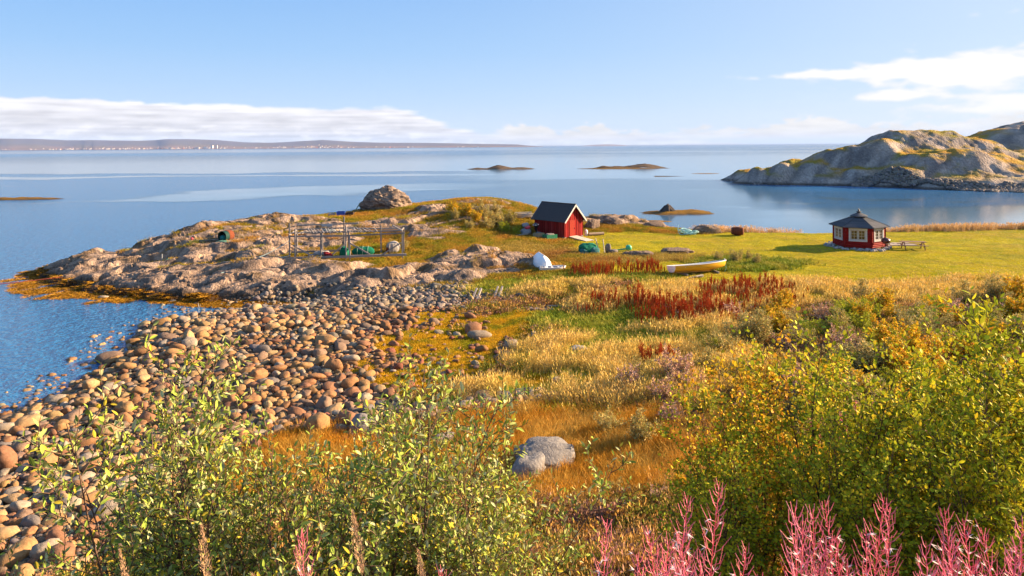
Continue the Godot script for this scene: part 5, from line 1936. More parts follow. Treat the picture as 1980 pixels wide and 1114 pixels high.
	for i in 9000:
		var k := rng.randi_range(0, 8)
		var pa: Array = [[-15.6, 52.6], [-19.4, 52.2], [-23.0, 53.0], [-27.4, 54.6], [-31.3, 55.7], [-35.5, 57.8], [-39.5, 60.5], [-44.3, 65.0], [-46.3, 67.8], [-45.0, 70.0]][k]
		var pb: Array = [[-19.4, 52.2], [-23.0, 53.0], [-27.4, 54.6], [-31.3, 55.7], [-35.5, 57.8], [-39.5, 60.5], [-44.3, 65.0], [-46.3, 67.8], [-45.0, 70.0]][k]
		var t := rng.randf()
		var off: float = (rng.randf() - 0.30) * [1.6, 1.8, 2.0, 3.0, 4.6, 6.0, 6.0, 3.0, 2.5][k]
		var ex: float = pb[0] - pa[0]
		var ed: float = pb[1] - pa[1]
		var l := sqrt(ex * ex + ed * ed)
		var x: float = lerpf(pa[0], pb[0], t) - ed / l * off
		var d: float = lerpf(pa[1], pb[1], t) + ex / l * off
		if coarse(coarse_s, x, d) > 1.3 or n_zone.get_noise_2d(x * 2.0, d * 2.0) < -0.22 + 0.06 * maxf(off, 0.0):
			continue
		var y := maxf(0.03, top_at(x, d) + 0.02)
		if y > 0.55:
			continue
		var s := rng.randf_range(0.7, 1.6)
		push(wb, Transform3D(Basis(Vector3.UP, rng.randf() * TAU).scaled(Vector3(s, s * 0.5, s)), Vector3(x, y, -d)), vary(Color(0.56, 0.29, 0.02).lerp(Color(0.34, 0.17, 0.02), rng.randf()), 0.2))
	tag(copies("seaweed", clump, plant_mat("seaweed", 0.5, 0.2), wb), "yellow orange seaweed along the water's edge of the headland", "seaweed", "", "stuff")

# ---------------------------------------------------------------- built things
func wood(key: String, c: Color, rough := 0.85) -> StandardMaterial3D:
	if not key.ends_with("_red") and not key.contains("_red_"):
		c = c.srgb_to_linear() * 1.4
		c = Color(minf(c.r, 0.9), minf(c.g, 0.9), minf(c.b, 0.9)).linear_to_srgb()
	return textured(key, c, mats.wood_tex, 0.8, rough, mats.wood_tex, 0.4, false, false, Vector3(3.0, 0.35, 3.0))

func one(shape: Callable) -> ArrayMesh:
	var mb := MB.new()
	shape.call(mb)
	return mb.mesh()

func box_mesh(at: Vector3, s: Vector3, ch := 0.0, b := Basis()) -> ArrayMesh:
	var mb := MB.new()
	mb.box(Transform3D(b, at), s, ch)
	return mb.mesh()

func bar_mesh(a: Vector3, b: Vector3, w: float, h: float, ch := 0.004) -> ArrayMesh:
	var mb := MB.new()
	mb.bar(a, b, w, h, Vector3.UP, ch)
	return mb.mesh()

func tube_mesh(pts: Array, r: float, sides := 6) -> ArrayMesh:
	var mb := MB.new()
	var rr := []
	for p in pts:
		rr.append(r)
	mb.tube(pts, rr, sides)
	return mb.mesh()

func lathe(profile: Array, cols := 20) -> ArrayMesh:
	# profile: [radius, height] from the bottom up
	var p := PackedVector3Array()
	for q in profile:
		for j in cols:
			var a := TAU * j / cols
			p.append(Vector3(cos(a) * q[0], q[1], sin(a) * q[0]))
	var mb := MB.new()
	mb.sheet(p, profile.size(), cols, true, true)
	return mb.mesh()

func rope_mesh(pts: Array, r: float, sag := 0.0, sides := 5) -> ArrayMesh:
	var out := []
	for i in pts.size() - 1:
		for k in 6:
			var t := k / 6.0
			var q: Vector3 = pts[i].lerp(pts[i + 1], t)
			q.y -= sag * 4.0 * t * (1.0 - t)
			out.append(q)
	out.append(pts[-1])
	return tube_mesh(out, r, sides)

func build_shed() -> void:
	var W := 3.0
	var L := 4.7
	var wall := 2.12
	var ridge := 3.72
	var base := 0.22
	var t := thing("red_shed", "weathered red wooden shed with dark roof and white bargeboards", "shed", Vector3(5.17, ground_at(5.17, 76.7) - 0.05, -76.7), deg_to_rad(42.0))
	var reds := []
	for i in 4:
		reds.append(wood("shed_red_%d" % i, lin([0.44, 0.30, 0.50, 0.36][i], [0.022, 0.020, 0.050, 0.024][i], [0.020, 0.018, 0.045, 0.022][i]), 0.9))
	var white: Material = wood("white_paint", lin(0.78, 0.76, 0.72), 0.7)
	var stone: Material = textured("footing", lin(0.38, 0.35, 0.32), mats.stone_tex, 1.2, 0.9, mats.grain_tex, 2.0)
	rng.seed = 700
	for q in [[-1, -1], [1, -1], [-1, 1], [1, 1], [-1, 0], [1, 0]]:
		put("footing_stone", pebble(700 + q[0] + 3 * q[1], 0.28, 0.2, 0.26, 0.2, 1.0, 8, 10, 0.8), stone, t, Transform3D(Basis(), Vector3(q[0] * (W * 0.5 - 0.15), 0.1, q[1] * (L * 0.5 - 0.2))))
	put("wall", box_mesh(Vector3(0, (base + wall) * 0.5, 0), Vector3(W - 0.10, wall - base, L - 0.10)), reds[1], t)
	# the gable triangles behind their boards
	var mb := MB.new()
	for s in [-1.0, 1.0]:
		mb.tri(Vector3(-W * 0.5 + 0.05, wall, s * (L * 0.5 - 0.05)), Vector3(W * 0.5 - 0.05, wall, s * (L * 0.5 - 0.05)), Vector3(0, ridge - 0.1, s * (L * 0.5 - 0.05)), Vector3(0, 0, s))
	put("gable_wall", mb.mesh(), reds[1], t)
	var bw := 0.148
	# upright boards, lapped: every other one stands proud
	var n := int(L / bw)
	for s in [-1.0, 1.0]:
		for i in n:
			var z := -L * 0.5 + (i + 0.5) * L / n
			var proud := 0.012 if i % 2 == 0 else 0.034
			var low := base - rng.randf_range(0.02, 0.08)
			put("board", box_mesh(Vector3(s * (W * 0.5 - 0.05 + proud), (low + wall) * 0.5, z), Vector3(0.022, wall - low, L / n * (1.0 if i % 2 == 0 else 0.86)), 0.004), reds[rng.randi() % 4], t)
	n = int(W / bw)
	for s in [-1.0, 1.0]:
		for i in n:
			var x := -W * 0.5 + (i + 0.5) * W / n
			if s > 0.0 and x > -0.74 and x < 0.12:
				# over the door only
				var th := lerpf(wall, ridge - 0.12, 1.0 - absf(x) / (W * 0.5))
				put("board", box_mesh(Vector3(x, (2.06 + th) * 0.5, s * (L * 0.5 - 0.05 + (0.012 if i % 2 == 0 else 0.034))), Vector3(W / n * (1.0 if i % 2 == 0 else 0.86), th - 2.06, 0.022), 0.004), reds[rng.randi() % 4], t)
				continue
			var top := lerpf(wall, ridge - 0.12, 1.0 - absf(x) / (W * 0.5))
			var low := base - rng.randf_range(0.0, 0.07)
			put("board", box_mesh(Vector3(x, (low + top) * 0.5, s * (L * 0.5 - 0.05 + (0.012 if i % 2 == 0 else 0.034))), Vector3(W / n * (1.0 if i % 2 == 0 else 0.86), top - low, 0.022), 0.004), reds[rng.randi() % 4], t)
	# door, a brighter red, left of the middle of the gable
	var door := put("door", box_mesh(Vector3(-0.31, 1.13, L * 0.5 + 0.0), Vector3(0.84, 1.82, 0.05), 0.006), wood("door_red", lin(0.52, 0.060, 0.035), 0.75), t)
	door.set_meta("label", "bright orange red door")
	for i in 5:
		put("plank", box_mesh(Vector3(-0.31 - 0.336 + i * 0.168, 1.13, L * 0.5 + 0.031), Vector3(0.158, 1.80, 0.012), 0.003), mats.door_red, door)
	put("handle", box_mesh(Vector3(0.03, 1.12, L * 0.5 + 0.06), Vector3(0.03, 0.16, 0.04), 0.006), flat("dark_iron", lin(0.05, 0.048, 0.045), 0.5, 0.7), door)
	# roof: two slopes of dark boards under felt
	var roofm: Material = textured("roof_felt", lin(0.12, 0.123, 0.132), mats.grain_tex, 0.6, 0.85, mats.grain_tex, 2.0)
	var oh := 0.36
	var slope := atan2(ridge - wall, W * 0.5)
	for s in [-1.0, 1.0]:
		var eave := Vector3(s * (W * 0.5 + oh * cos(slope)), wall - oh * sin(slope), 0)
		var peak := Vector3(0, ridge, 0)
		var mid := (eave + peak) * 0.5
		var len := (peak - eave).length()
		var b := Basis(Vector3.BACK, -s * slope)
		var r := put("roof", box_mesh(mid + b * Vector3(0, 0.02, 0), Vector3(len, 0.06, L + 0.62), 0.008, b), roofm, t)
		for i in 8:
			var z := -(L + 0.6) * 0.5 + (i + 0.5) * (L + 0.6) / 8.0
			put("felt_strip", box_mesh(mid + b * Vector3(0, 0.062, 0) + Vector3(0, 0, z), Vector3(len + 0.01, 0.022, (L + 0.6) / 8.0 * 0.93), 0.008, b), roofm, r)
		for e in [-1.0, 1.0]:
			put("bargeboard", box_mesh(mid + b * Vector3(0, -0.035, 0) + Vector3(0, 0, e * (L * 0.5 + 0.325)), Vector3(len + 0.03, 0.17, 0.028), 0.005, b), white, t)
	put("ridge_cap", box_mesh(Vector3(0, ridge + 0.075, 0), Vector3(0.20, 0.05, L + 0.64), 0.015), roofm, t)
	# ramp of pale planks
	var rp := thing("ramp", "pale plank ramp leading up to the shed's red door", "ramp", t.position, deg_to_rad(42.0))
	var pl: Material = wood("pale_plank", lin(0.60, 0.53, 0.46), 0.85)
	for i in 14:
		var k := (i + 0.5) / 14.0
		var z := L * 0.5 + 0.10 + k * 2.5
		var y := 0.30 - k * 0.26
		put("plank", box_mesh(Vector3(-0.31 + rng.randf_range(-0.02, 0.02), y, z), Vector3(1.25, 0.035, 0.168), 0.005, Basis(Vector3.RIGHT, 0.104)), pl, rp)
	for s in [-0.5, 0.5]:
		put("bearer", bar_mesh(Vector3(-0.31 + s, 0.22, L * 0.5 + 0.1), Vector3(-0.31 + s, -0.03, L * 0.5 + 2.6), 0.07, 0.10), pl, rp)

func build_gazebo() -> void:
	var R := 2.28
	var t := thing("gazebo", "small six-sided red log gazebo with white windows on the lawn", "gazebo", Vector3(34.7, ground_at(34.7, 68.4) - 0.02, -68.4), deg_to_rad(-29.0))
	var reds := []
	for i in 3:
		reds.append(wood("gazebo_red_%d" % i, lin([0.42, 0.37, 0.46][i], [0.020, 0.018, 0.024][i], [0.018, 0.016, 0.02][i]), 0.7))
	var white: Material = mats.white_paint
	var glass := flat("gazebo_glass", Color(0.10, 0.09, 0.09, 0.55), 0.06)
	glass.transparency = BaseMaterial3D.TRANSPARENCY_ALPHA
	var base := 0.16
	var h := 2.22
	put("floor", lathe([[0.01, 0.0], [R * 0.98, 0.0], [R * 0.98, base], [0.01, base]], 6), flat("gazebo_floor", lin(0.25, 0.18, 0.12)), t, Transform3D(Basis(Vector3.UP, PI / 6.0)))
	var apo := R * cos(PI / 6.0)
	var s := R
	for f in 6:
		var b := Basis(Vector3.UP, TAU * f / 6.0)
		var xf := Transform3D(b, b * Vector3(0, 0, apo))
		var door: bool = f == 2
		# log courses, with the window opening left free
		var logs := 13
		var dia := (h - base) / logs
		for i in logs:
			var y := base + (i + 0.5) * dia
			var runs := [[-s * 0.5 - 0.02, s * 0.5 + 0.02]]
			var wl := -0.70
			var wr := 0.70
			if (y > 0.82 and y < 2.0) or (door and y < 1.95):
				runs = [[-s * 0.5 - 0.02, wl], [wr, s * 0.5 + 0.02]]
			for r in runs:
				put("log", tube_mesh([Vector3(r[0], y, 0), Vector3(r[1], y, 0)], dia * 0.54, 8), reds[rng.randi() % 3], t, xf)
		# corner post
		put("corner_post", one(func(mb): mb.box(Transform3D(Basis(Vector3.UP, PI / 6.0), Vector3(s * 0.5 + 0.03, (h + base) * 0.5, 0.03)), Vector3(0.13, h - base, 0.13), 0.012)), reds[1], t, xf)
		if door:
			var d := put("door", box_mesh(Vector3(0, 1.05, 0.02), Vector3(1.2, 1.78, 0.06), 0.008), reds[2], t, xf)
			put("handle", box_mesh(Vector3(0.48, 1.05, 0.07), Vector3(0.04, 0.16, 0.04), 0.005), mats.dark_iron, d)
			continue
		# a double window: casing, two sashes of six panes
		var win := put("window", one(func(mb: MB):
			mb.box(Transform3D(Basis(), Vector3(0, 1.95, 0.09)), Vector3(1.46, 0.13, 0.05), 0.006)
			mb.box(Transform3D(Basis(), Vector3(0, 0.96, 0.09)), Vector3(1.46, 0.12, 0.06), 0.006)
			for e in [-1.0, 1.0]:
				mb.box(Transform3D(Basis(), Vector3(e * 0.655, 1.455, 0.088)), Vector3(0.13, 0.862, 0.05), 0.006)), white, t, xf * Transform3D(Basis.from_scale(Vector3(1.12, 1.16, 1.0)), Vector3(0, -0.258, 0)))
		for e in [-1.0, 1.0]:
			put("sash", one(func(mb: MB):
				for q in [-0.25, 0.25]:
					mb.box(Transform3D(Basis(), Vector3(e * 0.295 + q, 1.455, 0.07)), Vector3(0.06, 0.86, 0.045), 0.004)
				for q in [-0.39, 0.39]:
					mb.box(Transform3D(Basis(), Vector3(e * 0.295, 1.455 + q, 0.069)), Vector3(0.44, 0.06, 0.043), 0.004)
				mb.box(Transform3D(Basis(), Vector3(e * 0.295, 1.455, 0.067)), Vector3(0.022, 0.72, 0.03), 0.003)
				for q in [-0.118, 0.118]:
					mb.box(Transform3D(Basis(), Vector3(e * 0.295, 1.455 + q, 0.066)), Vector3(0.44, 0.02, 0.028), 0.003)), white, win)
			for a in 2:
				for c in 3:
					put("pane", box_mesh(Vector3(e * 0.295 + (a - 0.5) * 0.215, 1.455 + (c - 1) * 0.236, 0.055), Vector3(0.2, 0.22, 0.006)), glass, win)
	# roof: six slopes of courses of round-ended shingles
	var roofs := []
	for i in 3:
		roofs.append(textured("shingle_%d" % i, lin([0.15, 0.18, 0.13][i], [0.165, 0.195, 0.145][i], [0.195, 0.225, 0.17][i]), mats.grain_tex, 1.5, 0.85, mats.grain_tex, 1.0))
	var er := R + 0.46
	var tr := 0.62
	var ey := h - 0.05
	var ty := 3.02
	for f in 6:
		var b := Basis(Vector3.UP, TAU * f / 6.0)
		var slope := put("roof", one(func(mb: MB):
			var a := er * cos(PI / 6.0)
			var a2 := tr * cos(PI / 6.0)
			var lo := [Vector3(-er * 0.5, ey, a), Vector3(er * 0.5, ey, a)]
			var hi := [Vector3(-tr * 0.5, ty, a2), Vector3(tr * 0.5, ty, a2)]
			mb.quad(lo[0], lo[1], hi[1], hi[0], Vector3(0, 1, 1))
			mb.quad(lo[0] - Vector3(0, 0.05, 0), lo[1] - Vector3(0, 0.05, 0), hi[1] - Vector3(0, 0.05, 0), hi[0] - Vector3(0, 0.05, 0), Vector3(0, -1, -1))
			mb.quad(lo[0], lo[1], lo[1] - Vector3(0, 0.05, 0), lo[0] - Vector3(0, 0.05, 0), Vector3(0, 0, 1))), roofs[2], t, Transform3D(b))
		var rows := 9
		for r in rows:
			var k0 := r / float(rows)
			var k1 := (r + 1.35) / float(rows)
			var mb := MB.new()
			var nrm := Vector3(0, (er - tr) * cos(PI / 6.0), ty - ey).normalized()
			var y0 := lerpf(ey, ty, k0)
			var z0 := lerpf(er, tr, k0) * cos(PI / 6.0)
			var y1 := lerpf(ey, ty, minf(k1, 1.0))
			var z1 := lerpf(er, tr, minf(k1, 1.0)) * cos(PI / 6.0)
			var wdt := lerpf(er, tr, k0)
			var cnt := maxi(int(wdt / 0.20), 2)
			for i in cnt:
				var x0 := -wdt * 0.5 + i * wdt / cnt
				var x1 := x0 + wdt / cnt
				var w1 := lerpf(er, tr, minf(k1, 1.0)) / wdt
				var up := nrm * 0.022
				var drop := (Vector3(0, y0, z0) - Vector3(0, y1, z1)).normalized() * 0.05
				var A := Vector3(x0, y0, z0) + up
				var B := Vector3(x1, y0, z0) + up
				mb.quad(A, B, Vector3(x1 * w1, y1, z1) + nrm * 0.004, Vector3(x0 * w1, y1, z1) + nrm * 0.004, nrm)
				var m1 := A.lerp(B, 0.22) + drop
				var m2 := A.lerp(B, 0.78) + drop
				mb.quad(A, m1, m2, B, nrm)
				mb.quad(A, m1, m1 - up, A - up, Vector3(-1, -1, 1))
				mb.quad(m1, m2, m2 - up, m1 - up, Vector3(0, -1, 1))
			put("shingle_course", mb.mesh(), roofs[rng.randi() % 3], slope).set_meta("kind", "stuff")
		put("hip_cap", bar_mesh(Vector3(er * sin(PI / 6.0) * 1.0, ey + 0.03, er * cos(PI / 6.0)), Vector3(tr * 0.5, ty + 0.03, tr * cos(PI / 6.0)), 0.11, 0.035), roofs[0], t, Transform3D(b))
	# the little upper roof and its finial
	put("lantern", lathe([[0.46, ty - 0.05], [0.46, ty + 0.12]], 6), flat("lantern_white", lin(0.55, 0.52, 0.48)), t, Transform3D(Basis(Vector3.UP, PI / 6.0)))
	var cup := put("upper_roof", lathe([[0.92, ty + 0.08], [0.92, ty + 0.11], [0.30, ty + 0.36], [0.16, ty + 0.41], [0.01, ty + 0.42]], 6), roofs[0], t, Transform3D(Basis(Vector3.UP, PI / 6.0)))
	put("finial", lathe([[0.17, ty + 0.36], [0.17, ty + 0.50], [0.25, ty + 0.51], [0.22, ty + 0.55], [0.10, ty + 0.57], [0.07, ty + 0.66], [0.11, ty + 0.70], [0.05, ty + 0.74], [0.02, ty + 0.83], [0.005, ty + 0.86]], 12), flat("finial", lin(0.06, 0.06, 0.065), 0.5, 0.4), t)
	# stones round its foot
	rng.seed = 720
	var sm := []
	for i in 3:
		sm.append(textured("white_stone_%d" % i, lin([0.72, 0.62, 0.52][i], [0.70, 0.59, 0.50][i], [0.67, 0.56, 0.49][i]), mats.stone_tex, 1.5, 0.85, mats.grain_tex, 1.0))
	var ps := []
	for i in 4:
		ps.append(pebble(730 + i, 0.5, 0.34, 0.4, 0.3, 1.2, 8, 10, 0.9))
	for i in 110:
		var a := deg_to_rad(rng.randf_range(-130.0, 130.0)) + deg_to_rad(-29.0)
		var r := rng.randf_range(2.32, 3.25)
		if a > deg_to_rad(40.0):
			r = rng.randf_range(2.3, 2.8)
		var x := 34.7 + sin(a) * r
		var d := 68.4 - cos(a) * r
		var sc := rng.randf_range(0.22, 0.48)
		var o := put("stone", ps[i % 4], sm[rng.randi() % 3], null, Transform3D(Basis(Vector3.UP, rng.randf() * TAU).scaled(Vector3.ONE * sc), Vector3(x, ground_at(x, d) + sc * 0.16, -d)))
		tag(o, "white stone in the ring heaped round the foot of the gazebo", "stone", "white stones round the gazebo")
	# kettle grill in front of the sunlit side
	var a2 := deg_to_rad(-29.0 + 60.0)
	var gx := 34.7 + sin(a2) * 2.72
	var gd := 68.4 - cos(a2) * 2.72
	var g := thing("kettle_grill", "dark maroon kettle grill by the gazebo's sunlit side", "grill", Vector3(gx, ground_at(gx, gd), -gd), 0.4)
	var enamel := flat("grill_enamel", lin(0.06, 0.012, 0.016), 0.3)
	put("bowl", lathe([[0.02, 0.62], [0.22, 0.66], [0.36, 0.78], [0.40, 0.92], [0.38, 0.92]], 20), enamel, g)
	put("lid", lathe([[0.41, 0.93], [0.40, 1.02], [0.30, 1.14], [0.12, 1.20], [0.01, 1.21]], 20), enamel, g)
	put("handle", tube_mesh([Vector3(-0.08, 1.2, 0), Vector3(-0.06, 1.27, 0), Vector3(0.06, 1.27, 0), Vector3(0.08, 1.2, 0)], 0.012), mats.dark_iron, g)
	for k in 3:
		var b := TAU * k / 3.0
		put("leg", tube_mesh([Vector3(cos(b) * 0.2, 0.68, sin(b) * 0.2), Vector3(cos(b) * 0.42, 0.0, sin(b) * 0.42)], 0.014), mats.dark_iron, g)
	# potted plant and slabs
	var pp := thing("potted_plant", "small green potted plant right of the gazebo", "plant", Vector3(37.15, ground_at(37.15, 67.9), -67.9))
	put("pot", lathe([[0.01, 0.0], [0.15, 0.0], [0.21, 0.3], [0.18, 0.3], [0.16, 0.26], [0.01, 0.26]], 14), flat("terracotta", lin(0.22, 0.09, 0.05)), pp)
	put("foliage", cushion(731, 160, 0.32, 0.42, 0.12), plant_tinted("pot_green", Color(0.07, 0.14, 0.03)), pp, Transform3D(Basis(), Vector3(0, 0.26, 0)))
	var sl: Material = textured("slab", lin(0.60, 0.53, 0.45), mats.stone_tex, 0.8, 0.9, mats.grain_tex, 1.5)
	var k := 0
	for i in 4:
		for j in 2:
			var x := 37.5 + i * 0.92
			var d := 69.0 + j * 0.92
			var o := put("paving_slab", box_mesh(Vector3.ZERO, Vector3(0.88, 0.08, 0.88), 0.015, Basis(Vector3.UP, rng.randf_range(-0.03, 0.03))), sl, null, Transform3D(Basis(), Vector3(x, ground_at(x, d) + 0.03 + rng.randf() * 0.012, -d)))
			tag(o, "pale paving slab in the small terrace between gazebo and picnic table", "paving slab", "terrace slabs by the gazebo")
			k += 1

func plant_tinted(key: String, c: Color) -> StandardMaterial3D:
	var m := plant_mat(key, 0.55, 0.4)
	m.albedo_color = c.linear_to_srgb()
	return m

func build_table() -> void:
	var t := thing("picnic_table", "brown wooden picnic table with attached benches right of the gazebo", "picnic table", Vector3(38.9, ground_at(38.9, 66.4), -66.4), deg_to_rad(-14.0))
	var m: Material = wood("table_wood", lin(0.30, 0.19, 0.14), 0.8)
	for i in 5:
		put("tabletop_plank", box_mesh(Vector3(0, 0.74, -0.32 + i * 0.16), Vector3(2.3, 0.04, 0.145), 0.006), m, t)
	for s in [-1.0, 1.0]:
		for i in 2:
			put("seat_plank", box_mesh(Vector3(0, 0.45, s * (0.66 + i * 0.15)), Vector3(2.3, 0.04, 0.138), 0.006), m, t)
	for e in [-0.85, 0.85]:
		put("crossbar", box_mesh(Vector3(e, 0.39, 0), Vector3(0.05, 0.10, 1.66), 0.006), m, t)
		put("top_batten", box_mesh(Vector3(e, 0.685, 0), Vector3(0.05, 0.07, 0.78), 0.006), m, t)
		for s in [-1.0, 1.0]:
			put("leg", bar_mesh(Vector3(e + 0.06, 0.0, s * 0.70), Vector3(e + 0.06, 0.70, s * 0.22), 0.05, 0.13), m, t)

# open or upturned boat hull, bow towards +x; returns outer shell, inner shell, gunwale
func hull(L: float, beam: float, depth: float, rise: float, transom: float, skin := 0.03, vee := 0.0) -> Array:
	var n := 22
	var m := 13
	var outp := PackedVector3Array()
	var inp := PackedVector3Array()
	for i in n + 1:
		var t := i / float(n)
		var b := beam * 0.5 * (lerpf(transom, 1.0, sstep(0.0, 0.45, t)) if t < 0.5 else sqrt(maxf(0.0, 1.0 - pow((t - 0.5) / 0.5, 2.4))))
		b = maxf(b, 0.012)
		var keel := rise * pow(maxf(t - 0.55, 0.0) / 0.45, 2.2) + 0.03 * (1.0 - t)
		var sheer := depth + rise * 0.75 * pow(t, 2.2) + 0.05 * pow(1.0 - t, 2.0)
		keel = minf(keel, sheer - 0.06)
		for j in m:
			var a := j / float(m - 1) * 2.0 - 1.0
			var k := absf(a)
			var y := lerpf(keel, sheer, pow(k, lerpf(2.1, 1.15, vee)))
			var z := signf(a) * b * pow(sin(k * PI * 0.5), lerpf(0.80, 0.95, vee))
			var x := -L * 0.5 + t * L + (0.16 * L * 0.25 * (y - keel) / depth if t > 0.9 else 0.0) * (t - 0.9) * 10.0
			outp.append(Vector3(x, y, z))
			inp.append(Vector3(x, y + skin * (1.0 - k), z * maxf(1.0 - skin / b, 0.2)))
	var mo := MB.new()
	mo.sheet(outp, n + 1, m, false, false)
	var mi := MB.new()
	mi.sheet(inp, n + 1, m, false, true)
	var g := MB.new()
	for e in [0, m - 1]:
		for i in n:
			var a0 := outp[i * m + e]
			var a1 := outp[(i + 1) * m + e]
			g.bar(a0 + Vector3(0, 0.012, 0), a1 + Vector3(0, 0.012, 0), 0.055, 0.045)
	# transom closing the stern
	var tr := MB.new()
	for j in m - 1:
		tr.quad(outp[j] , outp[j + 1], Vector3(outp[j + 1].x, outp[0].y, outp[j + 1].z), Vector3(outp[j].x, outp[0].y, outp[j].z), Vector3.LEFT)
		tr.quad(outp[j] + Vector3(0.04, 0, 0), outp[j + 1] + Vector3(0.04, 0, 0), Vector3(outp[j + 1].x + 0.04, outp[0].y, outp[j + 1].z), Vector3(outp[j].x + 0.04, outp[0].y, outp[j].z), Vector3.RIGHT)
	return [mo.mesh(), mi.mesh(), g.mesh(), tr.mesh()]

func build_boats() -> void:
	var yellow := flat("boat_yellow", lin(0.62, 0.33, 0.02), 0.35)
	var white := flat("boat_white", lin(0.74, 0.74, 0.74), 0.4)
	var inner := flat("boat_inside", lin(0.62, 0.63, 0.62), 0.6)
	var h := hull(4.9, 1.62, 0.50, 0.30, 0.82)
	var t := thing("rowing_boat", "yellow rowing boat with white inside lying on the grass", "rowing boat", Vector3(14.9, ground_at(14.9, 54.7) + 0.16, -54.7), deg_to_rad(17.0))
	t.rotation.x = deg_to_rad(-9.0)
	put("hull", h[0], yellow, t)
	put("inside", h[1], inner, t)
	put("gunwale", h[2], white, t)
	put("transom", h[3], white, t)
	for x in [-1.5, -0.2, 1.1]:
		put("thwart", box_mesh(Vector3(x, 0.40 + 0.03 * (x + 1.5), 0), Vector3(0.26, 0.035, 1.40 - 0.18 * maxf(x, 0.0)), 0.006), inner if x != -0.2 else flat("thwart_green", lin(0.25, 0.42, 0.12), 0.6), t)
	put("keel", bar_mesh(Vector3(-2.4, -0.01, 0), Vector3(1.2, -0.03, 0), 0.05, 0.07), yellow, t)
	put("stem", bar_mesh(Vector3(2.36, 0.35, 0), Vector3(2.50, 0.86, 0), 0.05, 0.06), white, t)
	put("painter", rope_mesh([Vector3(2.48, 0.72, 0), Vector3(2.52, 0.1, 0.05), Vector3(2.3, -0.2, 0.1)], 0.014), flat("rope_teal", lin(0.14, 0.36, 0.36), 0.8), t)
	var coil := thing("rope_coil", "green rope coil lying in the yellow boat", "rope", t.transform * Vector3(-0.85, 0.20, 0.0))
	for k in 3:
		var pts := []
		for i in 13:
			var a := TAU * i / 12.0
			pts.append(Vector3(cos(a) * (0.24 - k * 0.02), 0.03 + k * 0.04, sin(a) * (0.2 + k * 0.02)))
		put("loop", tube_mesh(pts, 0.022), flat("rope_green", lin(0.06, 0.33, 0.16), 0.8), coil)
	for s in [-1, 1]:
		var o := put("chock", box_mesh(Vector3.ZERO, Vector3(0.14, 0.16, 1.3), 0.01, Basis(Vector3.UP, 0.3)), wood("grey_wood", lin(0.36, 0.33, 0.30)), null, Transform3D(Basis(), Vector3(14.9 + s * 1.35, ground_at(14.9 + s * 1.35, 54.7 + s * 0.4) + 0.07, -54.7 - s * 0.4)))
		tag(o, "grey timber chock under the %s of the yellow boat" % ("bow" if s > 0 else "stern"), "timber")
	var pk := thing("plank_stack", "short grey boards stacked on the grass below the yellow boat", "boards", Vector3(14.2, ground_at(14.2, 52.9), -52.9), 0.35)
	for i in 4:
		put("board", box_mesh(Vector3(0.05 * i, 0.05 + 0.05 * i, 0.06 * i), Vector3(1.25 - 0.1 * i, 0.04, 0.2), 0.005, Basis(Vector3.UP, 0.12 * i)), mats.grey_wood, pk)
	# upturned white dinghy, bow towards the camera
	h = hull(3.1, 1.42, 0.80, 0.46, 0.80, 0.03, 0.8)
	var d := thing("dinghy", "white dinghy lying upside down in the grass left of the dock", "dinghy", Vector3(2.55, ground_at(2.55, 58.9) + 1.10, -58.9), deg_to_rad(-84.0))
	d.rotation.x = PI
	d.rotation.y = deg_to_rad(-80.0)
	put("hull", h[0], white, d)
	put("inside", h[1], inner, d)
	put("gunwale", h[2], flat("gunwale_grey", lin(0.45, 0.45, 0.46), 0.6), d)
	put("transom", h[3], white, d)
	put("keel", bar_mesh(Vector3(-1.5, 0.02, 0), Vector3(0.7, -0.01, 0), 0.05, 0.07), white, d)
	# low white pram beside it
	h = hull(2.1, 1.0, 0.30, 0.10, 0.9)
	var p := thing("pram", "small white pram boat low in the grass before the upturned dinghy", "boat", Vector3(3.3, ground_at(3.3, 57.0) + 0.05, -57.0), deg_to_rad(6.0))
	put("hull", h[0], white, p)
	put("inside", h[1], flat("pram_inside", lin(0.42, 0.44, 0.48), 0.7), p)
	put("gunwale", h[2], white, p)
	put("transom", h[3], white, p)
	for x in [-0.55, 0.0, 0.55]:
		put("thwart", box_mesh(Vector3(x, 0.29, 0), Vector3(0.16, 0.03, 0.9), 0.005), inner, p)

